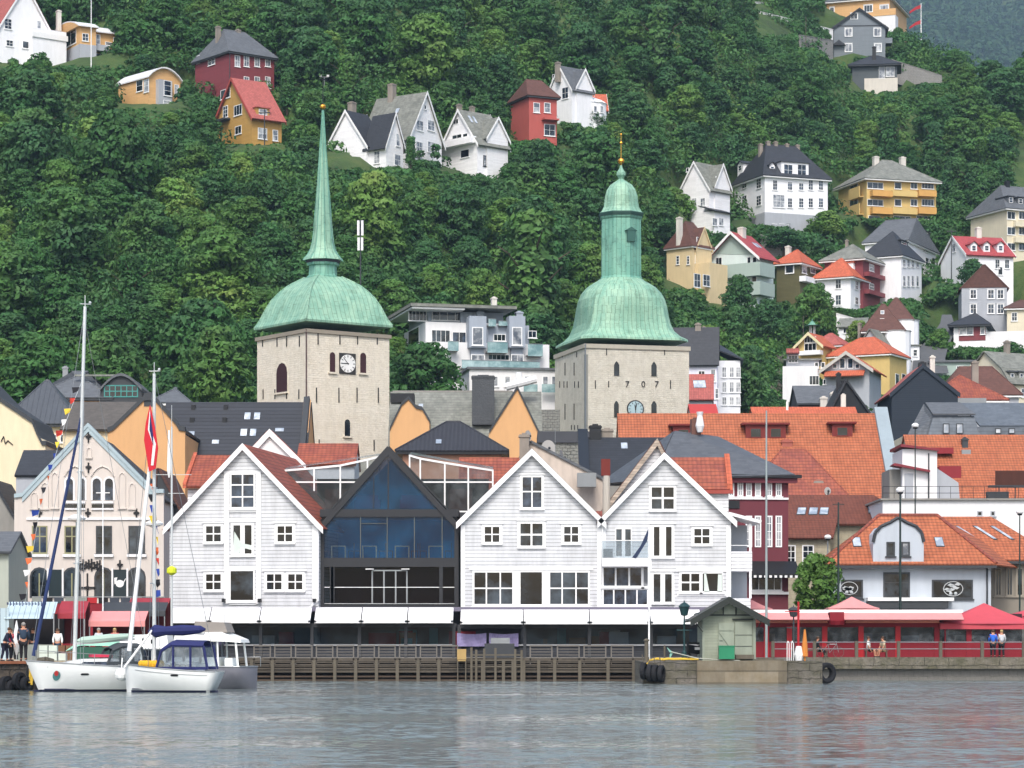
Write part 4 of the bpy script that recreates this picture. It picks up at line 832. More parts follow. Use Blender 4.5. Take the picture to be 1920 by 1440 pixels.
def H29():
    b=B('yellow_house','yellow house with a bright orange hipped roof and grey side wing','house',1552,1668,1700,735,a=-28,Y=gY(1640,760)+4,below=8,D=None); b.keep(634)
    W,D=b.W,b.D; b.hip(b.zat(664,W,0),b.zat(635,W/2,D/2),YEL,ROR,ov=.5,axis='x'); b.wins('E',[1682,1694],700,730,1,1,w=7,gm=GL)
    b=B('grey_roofed_house','pale house with long weathered grey roof falling to the right','house',1600,1664,1702,735,a=-34,Y=gY(1640,760)+14,below=10); b.keep(620)
    b.gable(b.zat(664,b.W,0),b.zat(622,b.W/2,b.D/2),GRYL,SLATEL,'y',ov=.5); b.chimney(1612,606,6)
    b=B('gabled_pavilion','grey house with glazed gable and orange porch roof','house',1546,1630,1652,742,a=-18,Y=gY(1600,790)-4,below=8); b.keep(660)
    W,D=b.W,b.D; b.gable(b.zat(690,W,0),b.zat(662,W/2,0),GRYL,ROR,'y',ov=.7,rake=M('rake_grey','b9b6ae'),hang=.8)
    for x0,x1,y0,y1 in ((1561,1570,682,691),(1574,1585,672,691),(1589,1600,672,691),(1603,1612,682,691)): b.win('F',x0,y0,x1,y1,1,1,gm=GLB,fw=.1,sill=False)
    u0,z0=b.uz('F',1548,709,.1); u1,z1=b.uz('F',1622,695,.1); b.part('porch_roof',MB().slab([(u0,-1.4,z0),(u1,-1.4,z0),(u1,-.1,z1),(u0,-.1,z1)]),ROR); b.win('F',1543,711,1549,721,1,1,gm=GLD)
    b=B('yellow_cottage','yellow cottage with carved glazed gable and orange roof','house',1497,1540,1560,692,a=-30,Y=gY(1530,740)+8,below=8); b.keep(624)
    W,D=b.W,b.D; b.gable(b.zat(645,W,0),b.zat(626,W/2,0),YEL,ROR,'y',ov=.6,rake=M('rake_cream','d8cfa6'),hang=.7); b.win('F',1508,644,1531,657,3,1,gm=GLD); b.win('F',1508,632,1530,642,4,1,gm=GLD,sill=False); b.part('balcony',MB().box(.5,-1.2,b.zat(668,0,0),W+.3,0,b.zat(660,0,0)),WPAINT)
    b=B('orange_roofed_house','low house with faded orange roofs between the yellow cottage and hip roof','house',1520,1575,1596,700,a=-30,Y=gY(1560,740)+14,below=8); b.keep(624); b.hip(b.zat(648,b.W,0),b.zat(627,b.W/2,b.D/2),YEL,RPINK,ov=.5,axis='x')
    b=B('flat_roofed_house','grey and white flat terraced house with dark windows beside the cliff','house',1474,1536,1545,745,a=-6,D=9,Y=gY(1500,770)-2,below=8); b.keep(664)
    W,D=b.W,b.D; b.walls(b.zat(676,0,0),GRYL); z=b.zat(690,0,0); b.part('terrace',MB().box(-.5,-2.5,-8,W*.95,0,z),WPLAS); b.part('roof',MB().box(-.4,-.4,b.zat(676,0,0),W+.4,D,b.zat(673,0,0)),SLATEL)
    b.win('F',1527,679,1535,690,1,1,gm=GLD); b.win('F',1539,679,1547,690,1,1,gm=GLD); b.win('F',1517,704,1536,722,3,1,gm=GL,off=2.5)
    b.part('porch_roof',MB().box(0,-1.8,b.zat(664,0,0),W*.4,0,b.zat(656,0,0)),RPINK); b.win('F',1478,666,1496,680,3,1,gm=GLD,off=.1); b.part('porch',MB().box(.1,-.1,b.zat(690,0,0),W*.38,1,b.zat(660,0,0)),GRYL)
def H30():
    b=B('white_townhouse','white four storey townhouse with dark roof, left of the pair by the stone tower','house',1262,1345,1352,775,a=-5,Y=352,D=14,below=4); b.keep(612)
    W,D=b.W,b.D; b.gable(b.zat(680,W,0),b.zat(616,W*.25,4),LAV,SLATE,'x',ov=.4,apex=.3); b.chimney(1309,607,11,y=4); b.chimney(1320,613,7,y=5)
    b.win('F',1309,695,1322,713,2,2,gm=GLD); b.wins('F',[1337],692,716,2,2,w=9,gm=GLC); b.wins('F',[1330,1344],728,748,1,2,w=7,gm=GLC)
    b=B('white_townhouse','white four storey townhouse with dark roof and tall windows, right of the pair','house',1346,1388,1396,782,a=-4,Y=360,D=14,below=4); b.keep(618)
    W,D=b.W,b.D; m=MB(); ze=b.zat(676,W,0); zr=b.zat(622,-2,5); b.walls(ze,WS); m.slab([(-2.5,-.4,b.zat(676,0,0)+2),(W+.4,-.4,ze),(W+.4,D,ze),(-2.5,D,zr)]); 
    b.part('roof',MB().slab([(-3.6,-.4,b.zat(640,0,0)),(W+.4,-.4,ze),(W+.4,D,ze+.6),(-3.6,D,zr+1.5)]),SLATE); 
    for y0,y1 in ((688,708),(716,736),(744,760)): b.wins('F',[1358,1372,1384],y0,y1,2,2,w=9,gm=GLC)
    b=B('small_house','small house with pinkish red roof and three long skylights beside the stone tower','house',1292,1336,1345,790,a=-4,Y=335,D=8,below=8); b.keep(700)
    W,D=b.W,b.D; ze=b.zat(748,W,0); zr=b.zat(704,0,4); b.gable(ze,zr,GRYL,RPINK,'x',ov=.3)
    for i in range(3): x=W*(.2+.17*i); q=lambda x,f:(x,4*f,ze+(zr-ze)*f); b.skylight([q(x,.4),q(x+.6,.4),q(x+.45,.75),q(x-.15,.75)])
def H33():
    b=B('cream_house','cream gambrel gabled house with light grey slate roof, right background','house',1793,1893,1990,775,a=30,Y=330,D=None,below=6); b.keep(658)
    W,D=b.W,b.D; ze=b.zat(720,0,0); zk=b.zat(690,0,0); zr=b.zat(660,0,D*.42); yk=D*.13; ym=D*.45
    poly=[(0,0,-4),(0,D,-4),(0,D,ze),(0,D*.95,zk),(0,ym,zr),(0,yk,zk),(0,0,ze)]; b.part('wall',MB().prism(poly,(W,0,0)),CREAM)
    m=MB(); m.slab([(-.3,-.35,ze-.1),(W,-.35,ze-.1),(W,yk,zk),(-.3,yk,zk)]); m.slab([(-.3,yk,zk),(W,yk,zk),(W,ym,zr),(-.3,ym,zr)]); m.slab([(-.3,ym,zr),(W,ym,zr),(W,D,ze),(-.3,D,ze)]); b.part('roof',m,SLATEL)
    for px in (1898,1915): dormer(b,'F',px-5,697,px+5,716,-.3,SLATEL,SLATEM,back=2,gm=GLB)
    b.wins('F',[1905,1918],728,745,1,2,w=8,gm=GLC); b.chimney(1888,640,9,y=ym)
for f in (H1,H2,H3,H4,H5,H6,H7,H8,H9,H10,H11,H12,H13,H14,H15,H16,H17,H18,H19,H20,H21,H22,H23,H24,H25,H26,H27,H28,H29,H30,H33): f()
def more_houses():
    b=B('cream_house','small cream house with brown hipped roof cut by the right edge of the view','house',1888,1940,1960,632,a=-12,below=6); b.keep(556); b.hip(b.zat(578,b.W,0),b.zat(556,b.W/2,b.D/2),CREAM,RBR,ov=.5); b.wins('F',[1902],586,602,2,2,w=11)
    b=B('white_house','small low white house with grey roof just left of the twin turrets','house',1572,1622,1634,628,a=-14,below=6,D=7); b.keep(596); b.gable(b.zat(612,b.W,0),b.zat(598,b.W/2,3.5),WS,SLATEL,'x',ov=.4); b.wins('F',[1586,1604],615,625,2,1,w=10)
    b=B('green_grey_house','low grey green building with flat roof below the small bungalow','house',1745,1832,1840,706,a=-6,below=6,D=7); b.keep(672); b.walls(b.zat(680,0,0),GRN); b.part('roof',MB().box(-.4,-.4,b.zat(680,0,0),b.W+.4,7,b.zat(676,0,0)),SLATEM); b.wins('F',[1768,1800],686,698,2,1,w=14)
    b=B('pink_house','small pinkish house with brown roof between olive house and red house','house',1508,1546,1554,604,a=-12,below=6,D=6); b.keep(572); b.gable(b.zat(586,b.W,0),b.zat(573,b.W/2,3),BEI,RBR,'x',ov=.4); b.wins('F',[1520,1534],590,600,2,2,w=8)
more_houses()
def modern():
    b=B('modern_apartments','modern white terraced apartment block with flat roof, glass bays and balconies','apartment block',752,800,1030,720,a=14,Y=338,below=10); b.keep(564)
    W,D=b.W,b.D; z=lambda py: b.zat(py,0,0); GM=M('grey_cladding','9aa3ae',.6); GT=glassmat('balcony_glass','6f8f92','a9c1c2',0,.1); D=14
    b.part('wall',MB().box(0,0,-10,W,D,z(640)),WPLAS); b.part('wall',MB().box(0,.6,z(640),W*.78,D,z(602)),WPLAS); b.part('grey_wall',MB().box(W*.34,.4,z(648),W*.84,.6,z(604)),GM)
    b.part('wall',MB().box(W*.04,2.5,z(602),W*.66,D,z(578)),GM); b.part('roof',MB().box(-2.2,-.8,z(576),W*.72,D+1,z(570)),SLATEL); b.part('roof',MB().box(-2.0,-.6,z(580),W*.3,D+.5,z(576.5)),WPAINT)
    b.part('wall',MB().box(W*.3,1.6,z(602),W*.5,2.6,z(580)),GM)
    b.win('F',766,582,800,602,5,1,off=-2.4,gm=GLD,fw=.06); b.win('F',810,582,868,602,4,1,off=-2.4,gm=GL,fw=.06); b.win('S',766,622,786,644,1,1,gm=GLD); b.win('F',809,618,844,652,4,1,off=-.55,gm=GL,fw=.07); b.win('F',848,622,874,650,2,1,off=-.35,gm=GLB,fw=.07)
    for x0,x1 in ((880,912),(955,985)):
        u0,z1=b.uz('F',x0,604,1.2); u1,z0=b.uz('F',x1,652,1.2); b.part('glass_bay',MB().box(u0,-1.2,z0,u1,.6,z1+.8),GM); b.win('F',x0+5,613,x1-6,648,1,1,off=1.2,gm=GLC,fw=.12); b.win('F',x0+3,664,x1-3,682,2,1,off=.6,gm=GLC,fw=.12)
        b.part('bay_foot',MB().box(u0+.4,-.6,z(684),u1-.2,.5,z0),GM)
        b.chimney((x0+x1)/2+3,585,13,GM,y=1.5,drop=3); 
    b.win('F',925,626,948,640,3,1,off=-.35,gm=GLD,fw=.08); b.win('F',915,664,955,676,5,1,gm=GL,fw=.08); b.win('F',990,620,1006,634,2,1,off=.0,gm=GLB,fw=.08)
    for x0,x1,y0,y1,o in ((840,860,640,658,1.3),(914,952,641,662,1.2),(990,1018,645,668,1.2),(866,1012,675,694,1.5),(916,930,598,612,.5),(935,985,602,612,.2)):
        u0,z1=b.uz('F',x0,y0,o); u1,z0=b.uz('F',x1,y1,o); m=MB().box(u0,-o,z0,u1,-o+.08,z1); p=b.part('balcony',m,GT); MB().box(u0,-o-.03,z1,u1,-o+.11,z1+.06).build('handrail',STEEL,p); MB().box(u0,-o+.08,z0,u1,.5,z0+.15).build('floor_slab',CONC,p)
    b.chimney(926,558,10,CHIMW,y=9,drop=3)
    c=B('lower_apartments','long white lower apartment row with flat roof below the modern block','apartment block',870,880,1060,775,a=8,Y=326,D=10,below=8); c.keep(690); z=c.zat(692,0,0); c.walls(z,WPLAS); c.part('roof',MB().box(-.3,-.3,z,c.W+.3,10,z+.25),SLATEM)
    for x0,x1 in ((924,934),(946,957),(983,994),(1017,1028),(1034,1043)): c.win('F',x0,705,x1,725,1,1,gm=GLC)
    for x0,x1 in ((982,1008),(1016,1044)):
        u0,z1=c.uz('F',x0,720,1); u1,z0=c.uz('F',x1,736,1); c.part('balcony',MB().box(u0,-1,z0,u1,-.92,z1),GT)
modern()
def hill_bits():
    # white garden wall and retaining walls
    for nm,lb,x0,y0,x1,y1,hp,mt in (('garden_wall','long white garden wall stepping down beside the grey house',1425,22,1562,56,11,WPLAS),('garden_wall','short white wall at the very top of the slope',1418,4,1466,8,7,WPLAS),('retaining_wall','grey stone retaining wall behind the grey bungalow',1672,112,1766,142,16,STB),('retaining_wall','stone retaining wall left of the grey house',1500,66,1562,76,16,STB),('retaining_wall','pale stone wall below the white mansion',1470,462,1542,472,12,STB),('garden_wall','white garden wall behind the olive house',1474,465,1540,476,10,WPLAS),('retaining_wall','stone wall at the right edge below the cream block',1872,624,1920,640,14,WPLAS),('retaining_wall','grey stone wall between the slim villa and the mansion',1425,440,1500,470,16,STB),('garden_wall','white wall below the orange roofed white house',1568,588,1625,604,8,WPLAS)):
        p=P(x0,y0,gY(x0,y0+hp)-1); q=P(x1,y1,gY(x1,y1+hp)-1); h=hp*m2(p.y); d=q-p; n=Vector((-d.y,d.x,0)).normalized()*.4
        m=MB().prism([(0,0,0),d,d-Vector((0,0,h+3)),Vector((0,0,-h-3))],n); m.prism([Vector((0,0,.12))-n*.2,d+Vector((0,0,.12))-n*.2,d-n*.2,-n*.2],n*1.4); o=m.build(nm,mt,loc=p); tag(o,lb,'wall'); KEEP.append((x0,min(y0,y1),x1,max(y0,y1)+hp*.6,p.y))
    # poles and flagpoles
    def pole(nm,lb,px,y0,y1,r=.06,mt=WPAINT,extra=None,cat='pole'):
        Y=gY(px,y1)-2; p=P(px,y1,Y); h=(y1-y0)*m2(Y); t=thing(nm,lb,cat,p); MB().tube((0,0,-2),(0,0,h),r*1.3,r*.8).build('pole',mt,t); 
        if extra=='lamp': MB().box(-.6,-.1,h-.05,.1,.1,h+.12).build('lamp_head',mt,t); MB().box(-.55,-.08,h-.1,-.15,.08,h-.05).build('lens',WPAINT,t)
        if extra=='flag':
            for k,zz in enumerate((h-.3,h*.42)):
                m=MB(); pts=[(0,0,zz),(-1.2,.1,zz-.5),(-2.6,.2,zz-1.5),(-2.7,.25,zz-2.1),(-1.2,.1,zz-1.2),(0,0,zz-.9)]; m.prism(pts,(0,.03,0)); m.build('pennant',RED,t)
        if extra=='flood':
            MB().box(-.7,-.1,h-.1,.7,.1,h).build('crossbar',mt,t)
            for s_ in (-.6,.6): MB().box(s_-.2,-.15,h,s_+.2,.1,h+.3).build('floodlight',WPAINT,t)
        if extra=='cross': MB().box(-.9,-.06,h-.6,.9,.06,h-.45).build('crossarm',mt,t)
    pole('flagpole','tall white flagpole beside the orange curved roof house',171,-5,122,.08,WPAINT,cat='flagpole'); pole('flagpole','white flagpole flying two red pennants on the right ridge',1727,6,60,.1,WPAINT,'flag',cat='flagpole')
    pole('street_lamp','street lamp right of the white villas on the slope',985,290,340,.07,STEEL,'lamp','street lamp'); pole('floodlight_mast','mast with two white floodlights in front of the upper wood',608,144,176,.08,STEEL,'flood','mast'); pole('flagpole','thin wooden pole above the bushes left of the grey house',1511,30,92,.07,WOODP,cat='pole'); pole('utility_pole','dark utility pole at the white house with crimson roof',1784,428,512,.08,DKGREY,'cross','utility pole'); pole('flagpole','slim pale flagpole in front of the yellow cottage',1506,592,655,.06,WOODP,cat='flagpole'); pole('utility_pole','dark utility pole in front of the ochre house',496,205,268,.08,DKGREY,'cross','utility pole'); pole('street_lamp','street lamp under the white mansion',1481,420,466,.07,STEEL,'lamp','street lamp'); pole('street_lamp','small street lamp above the copper lantern tower',1146,340,372,.07,STEEL,'lamp','street lamp')
    # antenna panels in the wood
    Y=gY(676,520)-20; t=thing('antenna_mast','mast with white antenna panels standing in the wood by the spire','antenna mast',P(676,480,Y)); 
    k=m2(Y)
    MB().tube((0,0,-9),(0,0,68*k),.09).build('pole',DKGREY,t)
    for x0,z0,z1 in ((-6,38,66),(1.5,38,66),(-5.5,10,34),(1,10,34)): MB().box(x0*k,-.35,z0*k,(x0+4.2)*k,-.15,z1*k).build('antenna_panel',WPAINT,t)
    KEEP.append((665,410,688,475,Y))
    # little green topped turret
    Y=gY(1525,640)-6; t=thing('pavilion','small pavilion with green copper hat roof on slender columns','pavilion',P(1523,626,Y)); k=m2(Y); MB().lathe([(17*k,15*k),(8*k,17*k),(4*k,22*k),(1*k,25*k),(.1,28*k)],12).build('roof',COP2,t)
    for i in range(6): a=i*math.pi/3; MB().tube((5*k*math.cos(a),5*k*math.sin(a),-2),(5*k*math.cos(a),5*k*math.sin(a),15*k),.08).build('column',WPAINT,t)
    KEEP.append((1505,596,1542,625,Y))
    # road climbing on the right
    rd=[(1745,700),(1742,672),(1752,650),(1768,628),(1776,606),(1775,590)]; vs=[];fs=[]
    for i,(px,py) in enumerate(rd):
        wpx=[34,30,26,20,13,9][i]
        for s_ in (-1,1): Yr=gY(px,py)-2.5; vs.append(P(px+s_*wpx,py,Yr))
    for i in range(len(rd)-1): a=2*i; fs.append((a,a+1,a+3,a+2))
    struct(MB().add(vs,fs).build('road',M('asphalt','56585a',.9,'plain',.15,.2))); KEEP.append((1722,588,1785,695,400))
    # cliff
    rs=random.Random(4); ctr=P(1430,745,gY(1430,760)-6); vs=[];fs=[];n=22
    for i in range(n+1):
        for j in range(n+1):
            px=1400+i*6.2; py=660+j*6.5+ (abs(i-11)**1.6)*.5; Y=gY(px,min(800,py))-5+rs.uniform(-1.6,1.6)+1.5*math.sin(i*1.1); vs.append(P(px,py,Y)-ctr)
    for i in range(n):
        for j in range(n): a=i*(n+1)+j; fs.append((a,a+n+1,a+n+2,a+1))
    rock=M('rock','6e665c',.95,'plain',.3,.4,col2='4a4c3c',bump=1.5); o=MB().add(vs,fs).build('cliff',rock,loc=ctr); struct(o); KEEP.append((1455,690,1490,760,380))
hill_bits()
def special_trees():
    for px,pt,pb,wd,mesh,lb,Y in ((405,610,790,170,FINE[0],'broad bright green tree left of the pale clock tower',312),(795,640,790,165,FINE[1],'broad green tree between the pale tower and the modern apartments',322),(1528,530,640,90,FINE[1],'round dark green tree below the orange roofed white house',None),(1385,515,600,75,FINE[0],'dense tree in front of the sage green house',None),(1440,560,640,70,FINE[0],'dark leafy tree right below the sage green house',None),
        (770,258,318,26,CONE[0],'slim dark conical cypress beside the large white gable',None),(1610,600,660,60,FINE[1],'yellowish green bushy tree left of the turreted houses',None),(1822,485,540,60,FINE[0],'low rounded tree in front of the crimson roofed house',None),(1000,735,790,80,FINE[0],'green bushes left of the grey stone tower',335),(1590,690,745,50,FINE[1],'small tree behind the black gable',None),(1895,640,700,70,FINE[1],'leafy tree right of the small bungalow',None),(1470,430,470,80,FINE[1],'garden trees in front of the white mansion',None),(1550,395,450,80,FINE[0],'rounded garden tree left of the yellow apartment house',None)):
        Yv=Y or gY(px,pb)-3; h=(pb-pt)*m2(Yv); s=h/9.0; sx=wd*m2(Yv)/8.8
        t=thing('broadleaf_tree' if mesh is not CONE[0] else 'conifer',lb,'tree',P(px,pb,Yv),random.random()*6); t.scale=(sx,sx,s) if mesh is not CONE[0] else (sx*2,sx*2,s)
        c=bpy.data.objects.new('crown',mesh); COL.objects.link(c); c.parent=t; k=bpy.data.objects.new('trunk',TRUNK); COL.objects.link(k); k.parent=t
special_trees()
def yb(Y): return HY+F*(H-QZ)/Y
def TB(name,label,x0,x1,Y,D=10,a=0,cat='house',keepy=None,xc=None):
    if a>0: b=B(name,label,cat,x0,xc if xc is not None else x0,x1,yb(Y),Y=Y,a=a,D=D,below=.2)
    else: b=B(name,label,cat,x0,xc if xc is not None else x1,x1,yb(Y),Y=Y,a=a,D=D,below=.2) if a<0 else B(name,label,cat,x0,x0,x1,yb(Y),Y=Y,a=0,D=D,below=.2)
    return b
ROUGH=M('rough_grey_stone','8a8b84',.95,'stone',.25,.3,pitch=.3,pu=.5,bump=1.2)
MRN=M('maroon_plaster','662c35',.7,'plain',.06,.1)
PINK=M('pale_pink_plaster','cbc2b9',.85,'plain',.06,.14); COPE=M('blue_grey_coping','9fb0b5',.6); CRM=M('pale_yellow_plaster','ddcfae',.85,'plain',.06,.15); PEACH=M('peach_plaster','cda070',.85,'plain',.05,.1)
def cross(b,px,py,s=.42,pl='F',mt=None):
    u,z=b.uz(pl,px,py); m=MB(); m.box(u-.06,-.1,z-s,u+.06,0,z+s); m.box(u-s*.55,-.11,z-.02,u+s*.55,-.005,z+.12); m.box(u-.13,-.12,z-.08,u+.13,-.01,z+.16); b.part('wall_tie',m,mt or IRON)
def fpoly(b,pts,off,th,name,mat,parent=None):
    """polygon given in photo points on the front plane, off metres in front, th thick"""
    q=[b.uz('F',x,y,off) for x,y in pts]; m=MB().prism([(u,-off,z) for u,z in q],(0,th,0)); return m.build(name,mat,parent or b.e)
def pink_house():
    b=TB('gabled_townhouse','pale pink gabled townhouse with blue grey coping, pointed niches and iron wall crosses',27,306,215,12); W,D=b.W,12
    out=[(25,1240),(27,933),(42,931),(165,800),(289,924),(307,924),(307,1240)]
    fpoly(b,out,0,.5,'wall',PINK); ze=b.zat(940,0,0); m=MB().box(.05,.5,-.2,W-.05,D,ze); b.part('side_wall',m,PINK)
    b.gable(ze,b.zat(815,W/2,0),PINK,SLATE,'y',y0=.55,ov=.1,wall=False)
    cp=MB(); q=[b.uz('F',x,y) for x,y in out[1:-1]]
    for (u0,z0),(u1,z1) in zip(q,q[1:]): cp.prism([(u0,-.16,z0-.02),(u1,-.16,z1-.02),(u1,-.16,z1+.3),(u0,-.16,z0+.3)],(0,.8,0))
    for (u0,z0),(u1,z1) in ((q[1],q[2]),(q[2],q[3])): cp.prism([(u0,-.1,z0-.45),(u1,-.1,z1-.45),(u1,-.1,z1-.02),(u0,-.1,z0-.02)],(0,.14,0))
    b.part('coping',cp,COPE)
    sc=MB(); u0,z=b.uz('F',50,973); u1,_=b.uz('F',288,973); sc.box(u0,-.12,z-.08,u1,0,z+.1); b.part('string_course',sc,WPLAS)
    for x0,x1 in ((124,137),(149,159),(174,189),(197,212)): lancet(b,'F',x0,897,x1,938,GLB,WPLAS,sill=False)
    for x0,x1 in ((122,160),(172,213)):
        for ya,yb_,mt in ((940,944,WPLAS),(946,952,GLD),(953,956,WPLAS)):
            u0,z1=b.uz('F',x0,ya); u1,z0=b.uz('F',x1,yb_); b.part('window_sill',MB().box(u0,-.14 if mt is WPLAS else -.05,z0,u1,0,z1),mt)
        # pointed hood moulding
        u0,_=b.uz('F',x0-1,897); u1,zz=b.uz('F',x1+1,893); uc=(u0+u1)/2; _,zt=b.uz('F',x0,874); m=MB()
        pts=[(u0,zz),(u0+.1*(u1-u0),zz+.4*(zt-zz)),(u0+.27*(u1-u0),zz+.78*(zt-zz)),(uc,zt),(u1-.27*(u1-u0),zz+.78*(zt-zz)),(u1-.1*(u1-u0),zz+.4*(zt-zz)),(u1,zz)]
        for p,q2 in zip(pts,pts[1:]): m.tube((p[0],-.05,p[1]),(q2[0],-.05,q2[1]),.07,n=5)
        b.part('hood_mould',m,PINK)
    for x,y0,y1,w in ((103,886,952,12),(84,905,953,12),(64,923,953,11),(229,886,952,12),(248,906,953,11),(167,839,857,8)):
        u0,z1=b.uz('F',x-w/2,y0); u1,z0=b.uz('F',x+w/2,y1); m=MB(); r=(u1-u0)/2; uc=(u0+u1)/2; zs=z1-r*1.3
        pts=[(u0,z0),(u0,zs),(u0+r*.35,zs+r*.85),(uc,z1),(u1-r*.35,zs+r*.85),(u1,zs),(u1,z0)]
        for p,q2 in zip(pts,pts[1:]): m.tube((p[0],-.02,p[1]),(q2[0],-.02,q2[1]),.065,n=5)
        m.box(u0-.1,-.14,z0-.12,u1+.1,0,z0); b.part('blind_niche',m,PINK)
    for px,py in ((166,820),(166,877),(74,963),(165,963),(256,963),(225,1060)): cross(b,px,py)
    cross(b,164,1103,1.2); 
    FR=M('olive_window_frame','8b8a68',.6)
    for i,(x0,x1) in enumerate(((60,89),(121,149),(180,210),(241,272))): b.win('F',x0,986,x1,1038,2,2,fm=FR if i<2 else DKGREY,gm=GL if i else GLB,fw=.1,bar=.1,trans=.62); u0,z=b.uz('F',x0-3,1042); u1,_=b.uz('F',x1+3,1042); b.part('window_sill',MB().box(u0,-.2,z-.1,u1,0,z+.12),WPLAS)
    for x0,x1 in ((59,89),(121,149),(180,209),(241,270)): 
        w=lancet(b,'F',x0,1067,x1,1121,GL,DKGREY,sill=False); u,z1=b.uz('F',(x0+x1)/2,1075); _,z0=b.uz('F',x0,1119); MB().box(u-.05,-.1,z0,u+.05,-.05,z1).build('mullion',FR,w)
    for x0,x1 in ((92,117),(213,237)):
        u0,z1=b.uz('F',x0,1068); u1,z0=b.uz('F',x1,1121); d=b.part('door',MB().box(u0,-.1,z0,u1,0,z1),M('dark_teal_door','1b2a2e',.4)); 
        if x0>200:
            uc,zc=b.uz('F',225,1092); m=MB(); n=14; m.prism([(uc+.33*math.cos(2*math.pi*i/n),-.13,zc-.1+.3*math.sin(2*math.pi*i/n)) for i in range(n)],(0,.03,0)); m.prism([(uc-.45,-.13,zc+.35),(uc-.2,-.13,zc+.42),(uc-.3,-.13,zc-.1),(uc-.42,-.13,zc-.15)],(0,.03,0)); m.prism([(uc+.25,-.13,zc),(uc+.32,-.13,zc-.05),(uc+.5,-.13,zc+.3),(uc+.45,-.13,zc+.32)],(0,.03,0)); m.build('emblem',WPAINT,d)
    for x in (90,118,211,239): u,z1=b.uz('F',x,1066); _,z0=b.uz('F',x,1122); b.part('door_post',MB().box(u-.07,-.13,z0,u+.07,0,z1),WPLAS)
    # dark wrought letters, not readable
    m=MB(); rr=random.Random(2)
    for i in range(9):
        u,z=b.uz('F',147+i*5.2,1058+(abs(i-4)*.9)); h=.28+.1*(i%3); m.box(u-.11,-.12,z-h,u+.02,-.04,z+h); m.box(u-.11,-.13,z+h*(.2 if i%2 else -.1),u+.16,-.05,z+h*(.2 if i%2 else -.1)+.12); m.ball((u+.08,-.09,z-h*.5),.09,6)
    b.part('wrought_letters',m,IRON)
    w=TB('slate_roofed_wing','grey wing with small slate roof left of the pink townhouse',30,108,217.5,8); w.gable(w.zat(893,0,0),w.zat(848,0,4),GRYL,SLATE,'x',ov=.15)
    w=TB('dark_outbuilding','low dark gabled building at the left edge in front of the cream wall',-60,27,222,8); w.gable(w.zat(975,0,0),w.zat(900,w.W*.6,0),CONC,SLATE,'y',ov=.3); w.win('F',2,1080,20,1110,1,1,gm=GLD)
    w=TB('green_grey_building','pale green grey plastered building at the left edge behind the stall',-60,16,200,8); w.gable(w.zat(1035,0,0),w.zat(1000,0,3),M('green_grey_plaster','a6aca0',.85),SLATEM,'x',ov=.4)
    # brown roofs between the pink and the white house
    w=TB('dark_roofed_house','narrow building with dark brown roof right of the pink townhouse',290,350,222,10); w.gable(w.zat(985,0,0),w.zat(880,w.W*.05,0),DKGREY,RBR,'y',apex=.1,ov=.2)
pink_house()
